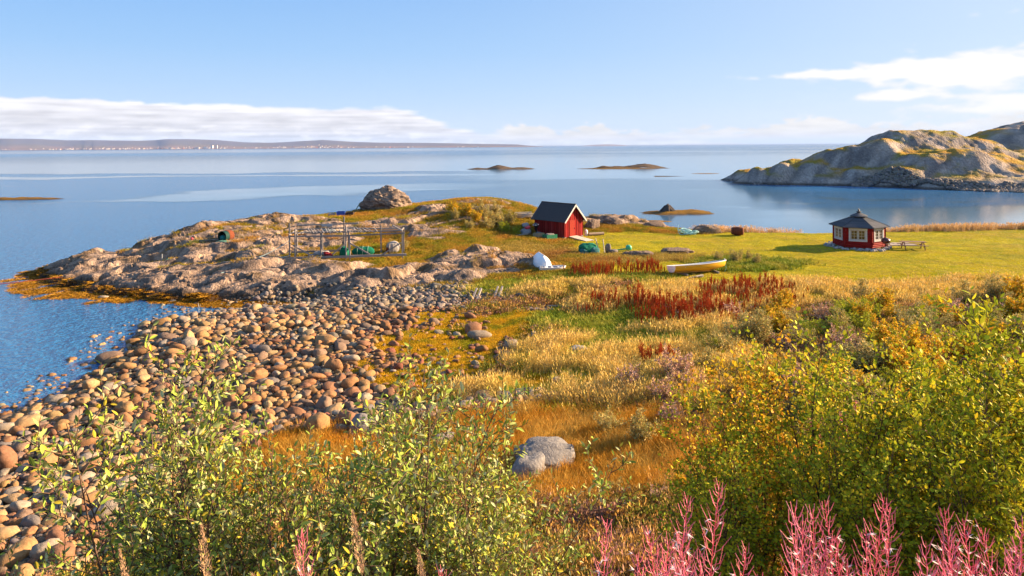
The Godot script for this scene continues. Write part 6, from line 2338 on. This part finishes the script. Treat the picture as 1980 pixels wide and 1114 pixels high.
func build_rack() -> void:
	rng.seed = 760
	var yaw := deg_to_rad(5.0)
	var t := thing("drying_rack", "long grey wooden fish drying rack on the headland rock", "drying rack", Vector3(-20.1, 0, -61.5), yaw)
	var g: Array = []
	for i in 3:
		g.append(wood("rack_wood_%d" % i, lin([0.33, 0.40, 0.27][i], [0.305, 0.365, 0.25][i], [0.29, 0.34, 0.235][i]), 0.9))
	var base := 1.96
	var ground := func(x: float, z: float) -> float:
		var w := t.transform * Vector3(x, 0, z)
		return top_at(w.x, -w.z)
	# x, z, height of the top above the sill, lean
	var posts := [[0.0, 0.0, 3.25, 0.0], [0.55, 0.25, 2.75, 0.0], [2.75, 0.0, 2.35, 0.02], [5.0, 0.0, 2.95, -0.02], [5.35, 0.1, 2.0, 0.0], [10.05, 0.0, 2.35, 0.0], [2.4, -2.6, 2.1, 0.0], [4.45, -2.4, 3.5, 0.0], [4.8, -2.6, 2.3, 0.05], [7.9, -2.3, 2.6, 0.0], [10.0, -2.6, 2.2, 0.0], [0.1, -2.5, 2.4, 0.0]]
	for p in posts:
		var low: float = ground.call(p[0], p[1]) - 0.15
		put("post", bar_mesh(Vector3(p[0], low, p[1]), Vector3(p[0] + p[3], base + p[2], p[1]), 0.12, 0.12), g[rng.randi() % 3], t)
	put("sill", bar_mesh(Vector3(-0.6, base + 0.08, 0.10), Vector3(5.2, base + 0.12, 0.12), 0.13, 0.2), g[0], t)
	put("sill", bar_mesh(Vector3(5.0, base + 0.14, 0.13), Vector3(10.4, base + 0.2, 0.10), 0.13, 0.2), g[1], t)
	put("sill", bar_mesh(Vector3(-0.4, base + 0.25, -2.4), Vector3(4.6, base + 0.3, -2.5), 0.11, 0.16), g[2], t)
	for r in [[Vector3(-0.1, 2.05, 0.09), Vector3(5.3, 2.0, 0.09)], [Vector3(5.1, 2.02, 0.1), Vector3(10.3, 2.18, 0.1)], [Vector3(0, 2.32, -0.1), Vector3(10.0, 2.38, -0.14)], [Vector3(0.1, 2.75, -2.5), Vector3(5.8, 2.85, -2.4)], [Vector3(0.1, 2.35, -2.5), Vector3(5.6, 2.45, -2.5)], [Vector3(4.4, 2.4, -2.4), Vector3(10.1, 2.25, -2.5)], [Vector3(0.4, 2.2, -1.2), Vector3(5.6, 2.25, -1.25)], [Vector3(9.95, 2.35, 0.2), Vector3(10.0, 2.32, -2.7)], [Vector3(0.0, 2.2, 0.2), Vector3(0.1, 2.3, -2.7)], [Vector3(9.0, 2.6, -2.3), Vector3(10.1, 2.36, 0.1)]]:
		put("rail", bar_mesh(r[0] + Vector3(0, base, 0), r[1] + Vector3(0, base, 0), 0.09, 0.13), g[rng.randi() % 3], t)
	for b in [[Vector3(0.3, 1.25, 0.1), Vector3(2.1, 0.2, 0.1)], [Vector3(5.35, 1.35, 0.12), Vector3(7.1, 0.3, 0.12)], [Vector3(9.95, 1.3, 0.1), Vector3(8.0, 0.1, 0.3)], [Vector3(4.9, 1.3, -0.1), Vector3(3.7, 0.25, -0.6)]]:
		put("brace", bar_mesh(b[0] + Vector3(0, base, 0), b[1] + Vector3(0, base, 0), 0.08, 0.12), g[rng.randi() % 3], t)
	# sticks laid across the rails
	for i in 22:
		var x: float = 2.1 + i * 0.12 if i < 10 else 5.2 + (i - 10) * 0.24
		if i < 10:
			x = 1.9 + i * 0.30
		var y := base + 2.48
		put("stick", bar_mesh(Vector3(x, y - 0.12 + rng.randf_range(-0.08, 0.05), 0.25), Vector3(x - rng.randf_range(0.35, 0.9), y + rng.randf_range(-0.02, 0.08), -rng.randf_range(0.9, 1.5)), 0.07, 0.05), g[1 if rng.randf() < 0.7 else 0], t)
	for i in 3:
		put("stick", bar_mesh(Vector3(0.5 + i * 0.3, base + 2.30, 0.2), Vector3(1.3 + i * 0.35, base + 2.4, -1.2), 0.07, 0.05), g[0], t)
	put("board", box_mesh(Vector3(2.9, base + 2.72, -2.35), Vector3(1.0, 0.24, 0.03), 0.004), wood("pale_board", lin(0.52, 0.54, 0.55)), t)
	# ropes and gear about the rack
	var rt := flat("rope_pale_teal", lin(0.34, 0.48, 0.48), 0.85)
	for q in [[Vector3(-20.1, 3.6, -61.4), Vector3(-22.4, top_at(-22.4, 59.8) + 0.15, -59.8), Vector3(-24.2, top_at(-24.2, 58.3) + 0.06, -58.3), "pale teal rope running from the rack's left post down the rock"], [Vector3(-20.0, 2.3, -61.4), Vector3(-21.8, top_at(-21.8, 60.6) + 0.1, -60.6), Vector3(-24.6, top_at(-24.6, 57.6) + 0.06, -57.6), "second teal rope lying on the rock below the first"]]:
		tag(put("rope", rope_mesh([q[0], q[1], q[2]], 0.03, 0.12), rt), q[3], "rope")
	var net := textured("net_green", lin(0.02, 0.36, 0.22), mats.rock_tex, 1.6, 0.8, mats.rock_height_tex, 6.0)
	var place := func(x: float, d: float, l := 0.0) -> Vector3: return Vector3(x, top_at(x, d) + l, -d)
	var bale := thing("net_bale", "bright green net bale tied with cord under the rack", "fishing net", place.call(-14.0, 64.0, -0.05), 0.1)
	put("bundle", pebble(761, 1.05, 0.48, 0.55, 0.16, 1.6, 18, 28, 0.2), net, bale, Transform3D(Basis(), Vector3(0, 0.45, 0)))
	for i in 3:
		var pts := []
		for k in 17:
			var a := TAU * k / 16.0
			pts.append(Vector3(-0.5 + i * 0.48, 0.45 + sin(a) * 0.51, cos(a) * 0.58))
		put("cord", tube_mesh(pts, 0.016, 4), flat("cord", lin(0.30, 0.50, 0.42)), bale)
	var net2 := thing("hanging_net", "green net draped over the brace left of the net bale", "fishing net", place.call(-15.6, 63.2, 0.0))
	put("bundle", pebble(762, 0.42, 0.55, 0.3, 0.45, 1.8, 16, 22, 0.3), net, net2, Transform3D(Basis(), Vector3(0, 0.5, 0)))
	var bag := thing("bulk_bag", "big round white sack with a rusty stain under the rack's right end", "sack", place.call(-11.4, 65.0, -0.03), 0.2)
	put("bag", pebble(763, 0.66, 0.62, 0.6, 0.12, 1.4, 16, 24, 0.3), textured("sack", lin(0.70, 0.66, 0.62), mats.grain_tex, 0.9, 0.85, mats.grain_tex, 6.0), bag, Transform3D(Basis(), Vector3(0, 0.52, 0)))
	for i in 3:
		put("strap", tube_mesh([Vector3(-0.3 + i * 0.3, 1.0, 0.42), Vector3(-0.34 + i * 0.34, 0.6, 0.66), Vector3(-0.3 + i * 0.3, 0.15, 0.58)], 0.03, 4), flat("strap", lin(0.42, 0.38, 0.34)), bag)
	put("stain", pebble(764, 0.22, 0.3, 0.12, 0.3, 2.0, 8, 12), textured("rust", lin(0.33, 0.10, 0.05), mats.grain_tex, 1.5, 0.9, mats.grain_tex, 2.0), bag, Transform3D(Basis(Vector3.UP, -0.9), Vector3(-0.5, 0.35, 0.3)))
	var heap := thing("tarpaulin_heap", "crumpled white and red tarpaulin under the left half of the rack", "tarpaulin", place.call(-17.6, 63.6, -0.05), 0.1)
	put("white_fold", pebble(765, 0.85, 0.40, 0.5, 0.5, 2.2, 18, 28, 0.4), textured("tarp_white", lin(0.66, 0.62, 0.60), mats.grain_tex, 0.8, 0.7, mats.grain_tex, 8.0), heap, Transform3D(Basis(), Vector3(-0.2, 0.25, 0)))
	put("red_fold", pebble(766, 0.5, 0.22, 0.32, 0.5, 2.4, 14, 20, 0.3), textured("tarp_red", lin(0.50, 0.05, 0.06), mats.grain_tex, 0.8, 0.6, mats.grain_tex, 6.0), heap, Transform3D(Basis(Vector3.BACK, -0.3), Vector3(0.42, 0.30, 0.32)))
	put("grey_fold", pebble(767, 0.4, 0.22, 0.3, 0.5, 2.4, 12, 16, 0.3), textured("tarp_grey", lin(0.45, 0.50, 0.56), mats.grain_tex, 0.8, 0.7, mats.grain_tex, 6.0), heap, Transform3D(Basis(), Vector3(-0.95, 0.18, 0.2)))
	# gear piled behind the rack's top
	var top := thing("float_heap", "small heap of pale teal nets on the rock behind the rack", "fishing net", place.call(-19.2, 71.0, 0.0))
	put("bundle", pebble(768, 0.7, 0.28, 0.4, 0.5, 2.0, 12, 20, 0.2), textured("net_pale", lin(0.45, 0.56, 0.55), mats.rock_tex, 1.6, 0.85, mats.rock_height_tex, 4.0), top, Transform3D(Basis(), Vector3(0, 0.15, 0)))

func build_gear() -> void:
	rng.seed = 780
	var place := func(x: float, d: float, l := 0.0) -> Vector3: return Vector3(x, top_at(x, d) + l, -d)
	var grey: Material = mats.grey_wood
	var teal := flat("rope_teal", lin(0.14, 0.36, 0.36), 0.8)
	# rusty-rimmed green drum on its side
	var rust: Material = mats.rust
	var dr := thing("drum", "dark green open drum lying on its side on the headland", "drum", place.call(-28.1, 67.0, 0.42), 0.0)
	dr.rotation = Vector3(0, deg_to_rad(-20.0), 0)
	var side := Basis(Vector3.RIGHT, PI / 2.0)
	put("shell", lathe([[0.50, -0.55], [0.50, 0.55], [0.53, 0.56], [0.53, 0.60], [0.46, 0.60], [0.46, -0.50], [0.01, -0.50]], 24), textured("drum_green", lin(0.03, 0.10, 0.09), mats.grain_tex, 0.9, 0.6, mats.grain_tex, 1.5), dr, Transform3D(side, Vector3.ZERO))
	put("rust_band", lathe([[0.505, -0.56], [0.545, -0.5], [0.54, 0.0], [0.505, 0.06]], 24), rust, dr, Transform3D(side, Vector3.ZERO))
	put("liner", pebble(781, 0.30, 0.26, 0.2, 0.4, 2.0, 10, 14), textured("net_teal", lin(0.03, 0.30, 0.30), mats.grain_tex, 2.0, 0.7, mats.grain_tex, 3.0), dr, Transform3D(Basis(), Vector3(0.02, -0.15, 0.45)))
	var n1 := thing("net_scrap", "pale green net scrap spilling out below the drum", "fishing net", place.call(-28.0, 65.9, 0.03))
	put("bundle", pebble(782, 0.62, 0.14, 0.3, 0.5, 2.2, 10, 18), textured("net_mint", lin(0.22, 0.52, 0.40), mats.rock_tex, 1.6, 0.85, mats.rock_height_tex, 3.0), n1)
	var n2 := thing("net_scrap", "green net scrap caught on the rock lower down from the drum", "fishing net", place.call(-31.4, 62.9, 0.03))
	put("bundle", pebble(783, 0.7, 0.12, 0.35, 0.6, 2.2, 10, 18), mats.net_mint, n2)
	for q in [[-30.6, 66.6, -28.8, 67.2, "grey plank pointing at the drum's mouth", 0.25], [-30.9, 66.4, -30.1, 66.2, "short grey plank left of the drum", 0.2]]:
		var a: Vector3 = place.call(q[0], q[1], 0.06)
		var b: Vector3 = place.call(q[2], q[3], 0.12)
		tag(put("plank", bar_mesh(a, b, 0.18, 0.05), grey), q[4], "plank")
	var rd := put("float", pebble(784, 0.13, 0.12, 0.13, 0.1, 1.0, 8, 12), flat("float_red", lin(0.5, 0.04, 0.06), 0.5), null, Transform3D(Basis(), place.call(-31.3, 66.6, 0.1)))
	tag(rd, "small red float left of the drum", "float")
	# stake, mooring ring and line
	var st := thing("stake", "short pale stake standing on the headland rock", "stake", place.call(-32.7, 63.6, 0.0))
	put("pole", tube_mesh([Vector3(0, -0.1, 0), Vector3(0.03, 0.75, 0)], 0.035), mats.pale_board, st)
	var ring := thing("mooring_ring", "rusty mooring ring at the upper end of the orange line", "mooring ring", place.call(-35.6, 62.4, 0.22), 0.3)
	var pts := []
	for i in 13:
		pts.append(Vector3(cos(TAU * i / 12.0) * 0.18, sin(TAU * i / 12.0) * 0.18, 0))
	put("ring", tube_mesh(pts, 0.035), rust, ring)
	put("bolt", tube_mesh([Vector3(0, -0.35, 0), Vector3(0, -0.15, 0)], 0.04), rust, ring)
	var or_ := flat("rope_orange", lin(0.55, 0.10, 0.07), 0.8)
	tag(put("mooring_line", rope_mesh([ring.position, place.call(-38.0, 62.0, 0.10), place.call(-40.5, 61.0, 0.12), Vector3(-43.5, 0.28, -60.2), Vector3(-47.0, 0.03, -59.6), Vector3(-52.0, 0.025, -59.2)], 0.032, 0.0), or_), "thin orange mooring line running from the rock into the water", "rope")
	var stick := thing("driftwood_stick", "pale driftwood stick standing at the far edge of the boulder beach", "stick", Vector3(-22.3, 0.0, -48.4))
	put("stem", tube_mesh([Vector3(0, -0.2, 0), Vector3(0.02, 0.6, 0), Vector3(-0.03, 1.0, 0)], 0.022), mats.pale_board, stick)
	put("fork", tube_mesh([Vector3(0.02, 0.62, 0), Vector3(0.14, 0.9, 0.02)], 0.014), mats.pale_board, stick)
	# blue box, dark box and leaning plank by the crowning boulder
	var bb := thing("fish_box", "blue plastic fish box on the skyline left of the crowning boulder", "box", place.call(-19.9, 79.2, 0.0), 0.1)
	open_box(bb, Vector3(0.95, 0.5, 0.6), flat("plastic_blue", lin(0.01, 0.07, 0.36), 0.45))
	var db := thing("crate", "dark wooden crate right beside the blue fish box", "crate", place.call(-18.9, 79.3, 0.0), 0.0)
	open_box(db, Vector3(0.9, 0.42, 0.6), wood("dark_crate", lin(0.07, 0.05, 0.045)))
	tag(put("plank", bar_mesh(place.call(-18.7, 79.6, 0.0), place.call(-17.9, 80.0, 1.35), 0.20, 0.06), flat("plank_green", lin(0.03, 0.06, 0.05), 0.8)), "dark plank leaning up against the sky beside the crowning boulder", "plank")
	var wb := thing("tarpaulin_heap", "small pale bundle left of the blue fish box", "tarpaulin", place.call(-20.9, 79.0, 0.0))
	put("fold", pebble(785, 0.45, 0.16, 0.3, 0.5, 2.2, 10, 16), mats.tarp_white, wb, Transform3D(Basis(), Vector3(0, 0.1, 0)))
	# by the shed: crates, bundle, outboard, boards
	var gc := thing("crate", "green painted wooden crate full of gear against the shed's long wall", "crate", place.call(4.0, 73.3, 0.0), deg_to_rad(30.0))
	open_box(gc, Vector3(1.35, 0.62, 0.9), wood("crate_green", lin(0.04, 0.22, 0.12)))
	put("contents", pebble(786, 0.58, 0.14, 0.36, 0.6, 2.6, 10, 18, 0.6), textured("gear_grey", lin(0.40, 0.36, 0.34), mats.rock_tex, 1.5, 0.9, mats.rock_height_tex, 4.0), gc, Transform3D(Basis(), Vector3(0, 0.58, 0)))
	var bc := thing("crate", "bare tan wooden crate left of the green one by the shed", "crate", place.call(2.85, 74.2, 0.0), deg_to_rad(38.0))
	open_box(bc, Vector3(1.0, 0.62, 0.8), wood("crate_tan", lin(0.48, 0.38, 0.22)))
	put("contents", pebble(787, 0.42, 0.14, 0.32, 0.6, 2.6, 10, 18, 0.6), mats.gear_grey, bc, Transform3D(Basis(), Vector3(0, 0.58, 0)))
	var gb := thing("gear_bundle", "grey tarpaulin bundle with a red float at the shed's far corner", "bundle", place.call(1.55, 75.6, 0.0), 0.2)
	put("bundle", pebble(788, 0.62, 0.46, 0.5, 0.25, 1.6, 14, 22, 0.5), textured("tarp_bluegrey", lin(0.50, 0.53, 0.58), mats.grain_tex, 0.8, 0.7, mats.grain_tex, 5.0), gb, Transform3D(Basis(), Vector3(-0.1, 0.42, 0)))
	put("upper_bundle", pebble(789, 0.42, 0.3, 0.36, 0.3, 1.8, 12, 18, 0.5), mats.tarp_bluegrey, gb, Transform3D(Basis(), Vector3(-0.1, 1.15, -0.1)))
	put("red_float", pebble(790, 0.34, 0.2, 0.26, 0.12, 1.4, 12, 18), flat("float_red", lin(0.5, 0.04, 0.06), 0.5), gb, Transform3D(Basis(Vector3.BACK, 0.25), Vector3(0.08, 0.93, 0.1)))
	put("cord", rope_mesh([Vector3(0.3, 0.9, 0.3), Vector3(0.52, 0.5, 0.3), Vector3(0.4, 0.05, 0.4)], 0.03), mats.dark_iron, gb)
	var om := thing("outboard_motor", "black and white outboard motor leaning at the shed's far corner", "outboard motor", place.call(2.75, 75.9, 0.0), deg_to_rad(35.0))
	om.rotation.z = 0.16
	put("cowl", pebble(791, 0.24, 0.30, 0.34, 0.06, 1.0, 12, 18, 0.5), flat("cowl_black", lin(0.02, 0.02, 0.024), 0.3), om, Transform3D(Basis(), Vector3(0, 1.22, 0)))
	put("stripe", box_mesh(Vector3(0, 1.30, 0.0), Vector3(0.46, 0.09, 0.60), 0.03), white_of(), om)
	put("shaft", box_mesh(Vector3(0, 0.62, 0), Vector3(0.14, 0.85, 0.22), 0.03), mats.cowl_black, om)
	put("propeller", one(func(mb: MB):
		for k in 3:
			var a := TAU * k / 3.0
			mb.box(Transform3D(Basis(Vector3.BACK, a) * Basis(Vector3.UP, 0.5), Vector3(-sin(a) * 0.1, 0.2 + cos(a) * 0.1, 0.18)), Vector3(0.09, 0.16, 0.015))), mats.cowl_black, om)
	var lp := thing("board_pile", "pile of pale boards behind the shed's far end", "boards", place.call(1.4, 80.6, 0.0), deg_to_rad(10.0))
	for i in 9:
		var y := 0.12 + 0.13 * int(i / 2)
		put("board", box_mesh(Vector3(rng.randf_range(-0.15, 0.15), y, -0.3 + 0.45 * (i % 2) + rng.randf_range(-0.05, 0.05)), Vector3(2.1, 0.06, 0.22), 0.006, Basis(Vector3.UP, rng.randf_range(-0.12, 0.12)) * Basis(Vector3.BACK, rng.randf_range(-0.05, 0.05))), mats.pale_plank, lp)
	put("board", box_mesh(Vector3(0.1, 0.45, 0.65), Vector3(1.3, 0.05, 0.2), 0.006, Basis(Vector3.BACK, 0.6)), mats.pale_plank, lp)
	var hs := thing("hand_cart", "low grey handcart shafts in the grass left of the tan crate", "cart", place.call(0.9, 73.6, 0.0), 0.4)
	for s in [-0.25, 0.25]:
		put("shaft", bar_mesh(Vector3(-0.9, 0.08, s), Vector3(0.8, 0.32, s * 0.8), 0.06, 0.06), grey, hs)
	put("crossbar", bar_mesh(Vector3(-0.1, 0.2, -0.3), Vector3(-0.1, 0.2, 0.3), 0.06, 0.06), grey, hs)
	# white canister by the shed's right corner, and a log
	var wc := put("canister", lathe([[0.01, 0], [0.17, 0], [0.18, 0.04], [0.18, 0.55], [0.12, 0.66], [0.05, 0.68], [0.05, 0.74], [0.01, 0.74]], 16), white_of(), null, Transform3D(Basis(), place.call(8.35, 77.4, 0.0)))
	tag(wc, "white canister at the shed's right corner", "canister")
	tag(put("log", tube_mesh([place.call(8.6, 77.2, 0.2), place.call(10.4, 78.0, 0.16)], 0.17, 9), wood("log_brown", lin(0.34, 0.26, 0.2))), "short pale log lying right of the shed", "log")
	# the net heap with poles, grey bundle and float in front of the ramp
	var gm: Material = mats.net_green
	var nh := thing("net_heap", "big heap of green and turquoise nets in front of the shed's ramp", "fishing net", place.call(7.3, 65.2, -0.05), 0.2)
	put("green_net", pebble(792, 0.95, 0.55, 0.7, 0.3, 1.5, 20, 30, 0.3), gm, nh, Transform3D(Basis(), Vector3(-0.1, 0.52, 0)))
	put("turquoise_net", pebble(793, 0.55, 0.38, 0.4, 0.4, 1.8, 16, 24, 0.3), textured("net_turquoise", lin(0.10, 0.36, 0.38), mats.rock_tex, 1.6, 0.8, mats.rock_height_tex, 5.0), nh, Transform3D(Basis(), Vector3(0.35, 0.32, 0.48)))
	put("turquoise_net", pebble(794, 0.42, 0.34, 0.3, 0.4, 1.8, 16, 24, 0.3), mats.net_turquoise, nh, Transform3D(Basis(), Vector3(-0.62, 0.30, 0.45)))
	for q in [[8.25, 64.9, 7.9, 65.1, 1.45, "pale pole sticking up at a slant from the net heap, left of two"], [8.75, 65.0, 8.62, 65.2, 1.40, "pale pole sticking up from the net heap, right of two"]]:
		tag(put("pole", tube_mesh([place.call(q[0], q[1], 0.1), place.call(q[2], q[3], q[4])], 0.045), mats.pale_plank), q[5], "pole")
	var rb := thing("rope_bundle", "grey rope bundle standing right of the net heap", "rope", place.call(9.15, 65.5, 0.0))
	put("bundle", pebble(795, 0.32, 0.48, 0.3, 0.4, 2.4, 16, 20, 0.4), mats.gear_grey, rb, Transform3D(Basis(), Vector3(0, 0.42, 0)))
	put("foot_bundle", pebble(796, 0.5, 0.22, 0.35, 0.5, 2.4, 12, 18, 0.3), mats.gear_grey, rb, Transform3D(Basis(), Vector3(0.45, 0.16, 0.1)))
	tag(put("rope", rope_mesh([place.call(9.6, 65.6, 0.12), place.call(10.2, 65.9, 0.18), place.call(10.9, 66.0, 0.22), place.call(11.2, 66.1, 0.25)], 0.07, 0.0), flat("rope_green", lin(0.06, 0.33, 0.16), 0.8)), "thick green rope from the rope bundle to the green float", "rope")
	var gf := put("float", pebble(797, 0.30, 0.29, 0.30, 0.05, 1.0, 12, 18), flat("float_green", lin(0.03, 0.36, 0.20), 0.45), null, Transform3D(Basis(), place.call(11.25, 66.2, 0.28)))
	tag(gf, "round green float at the end of the green rope", "float")
	# turquoise rope heap on the shore
	var rh := thing("rope_heap", "tangled heap of pale turquoise rope on the shore behind the lawn", "rope", place.call(20.1, 78.6, 0.0))
	var rp2 := flat("rope_pale_turquoise", lin(0.36, 0.60, 0.62), 0.8)
	for k in 12:
		var pp := []
		var c := Vector3(rng.randf_range(-0.8, 0.8), 0.12 + 0.035 * k, rng.randf_range(-0.3, 0.3))
		var ra := rng.randf_range(0.3, 0.65)
		var tilt := Vector3(rng.randf_range(-0.25, 0.25), 0, rng.randf_range(-0.25, 0.25))
		for i in 15:
			var a := TAU * i / 14.0
			pp.append(c + Vector3(cos(a) * ra * 1.3, tilt.x * cos(a) + tilt.z * sin(a), sin(a) * ra * 0.7))
		put("coil", tube_mesh(pp, 0.045, 6), rp2, rh)
	put("loose_end", tube_mesh([Vector3(-1.0, 0.2, 0), Vector3(-1.05, 0.9, 0), Vector3(-0.95, 1.2, 0)], 0.03), rp2, rh)
	# rusty buoy on the lawn's edge
	var by := thing("buoy", "rusty brown barrel buoy lying at the far edge of the lawn", "buoy", place.call(25.7, 78.0, 0.50), deg_to_rad(65.0))
	put("barrel", lathe([[0.01, -0.68], [0.34, -0.66], [0.42, -0.58], [0.50, 0.0], [0.42, 0.58], [0.34, 0.66], [0.01, 0.68]], 22), textured("buoy_rust", lin(0.26, 0.085, 0.045), mats.grain_tex, 0.9, 0.85, mats.grain_tex, 2.5), by, Transform3D(Basis(Vector3.RIGHT, PI / 2.0)))
	for s in [-0.3, 0.3]:
		put("hoop", lathe([[0.47, s - 0.03], [0.50, s - 0.02], [0.50, s + 0.02], [0.47, s + 0.03]], 22), rust, by, Transform3D(Basis(Vector3.RIGHT, PI / 2.0)))
	# slipway rails on the gravel
	for q in [[-2.7, 49.6, "left pair of short slipway timbers on the dark gravel"], [-1.15, 50.0, "right pair of short slipway timbers at the grass edge"]]:
		var sp := thing("slipway", q[2], "slipway", place.call(q[0], q[1], 0.0), -0.12)
		for s in [-0.16, 0.16]:
			put("timber", bar_mesh(Vector3(s, -0.05, 0.7), Vector3(s + 0.12, 0.55, -0.7), 0.12, 0.14), grey, sp)
		put("sleeper", bar_mesh(Vector3(-0.3, 0.10, 0.3), Vector3(0.35, 0.12, 0.3), 0.1, 0.1), grey, sp)
	# meter box at the right edge
	var mx := thing("meter_box", "small white metal box on a post at the right edge of the picture", "meter box", place.call(33.75, 44.6, 0.0), 0.3)
	put("post", tube_mesh([Vector3(0, -0.2, 0), Vector3(0, 0.75, 0)], 0.03), mats.dark_iron, mx)
	put("housing", box_mesh(Vector3(0, 0.92, 0), Vector3(0.5, 0.36, 0.3), 0.02), white_of(), mx)
	put("door", box_mesh(Vector3(0, 0.92, 0.155), Vector3(0.42, 0.28, 0.015), 0.004), flat("box_grey", lin(0.45, 0.48, 0.52), 0.5), mx)
	# driftwood boards by the mud
	for q in [[0.6, 46.0, 0.3, 1.4, "left"], [1.9, 45.6, -0.2, 1.7, "middle"], [3.0, 46.5, 0.15, 1.3, "right"]]:
		tag(put("driftwood", box_mesh(Vector3.ZERO, Vector3(q[3], 0.09, 0.2), 0.02, Basis(Vector3.UP, q[2])), grey, null, Transform3D(Basis(), place.call(q[0], q[1], 0.05))), "grey driftwood board on the sand above the salt marsh, %s of three" % q[4], "driftwood")

func white_of() -> StandardMaterial3D:
	return flat("boat_white", lin(0.74, 0.74, 0.74), 0.4)

func open_box(t: Node3D, s: Vector3, m: Material) -> void:
	# four slatted sides and a floor
	put("floor", box_mesh(Vector3(0, 0.03, 0), Vector3(s.x - 0.06, 0.03, s.z - 0.06)), m, t)
	for e in [-1.0, 1.0]:
		for i in 3:
			var y := (i + 0.5) * s.y / 3.0
			put("slat", box_mesh(Vector3(0, y, e * (s.z * 0.5 - 0.012)), Vector3(s.x - 0.06, s.y / 3.0 - 0.012, 0.024), 0.004), m, t)
			put("slat", box_mesh(Vector3(e * (s.x * 0.5 - 0.012), y, 0), Vector3(0.024, s.y / 3.0 - 0.012, s.z), 0.004), m, t)

const LAPS := false
var t0 := 0
func lap(what: String) -> void:
	if LAPS:
		print(what, " ", Time.get_ticks_msec() - t0)
	t0 = Time.get_ticks_msec()

func _ready() -> void:
	t0 = Time.get_ticks_msec()
	rng.seed = 1
	camera_and_light()
	lap("sky")
	ground_textures()
	lap("tex")
	build_ground()
	lap("ground")
	build_sea()
	lap("sea")
	build_far_land()
	lap("far")
	build_stones()
	lap("stones")
	build_shed()
	build_gazebo()
	build_table()
	build_boats()
	build_rack()
	build_gear()
	lap("objects")
	build_shrubs()
	lap("shrubs")
	build_tall_plants()
	lap("tall")
	build_grass()
	lap("grass")
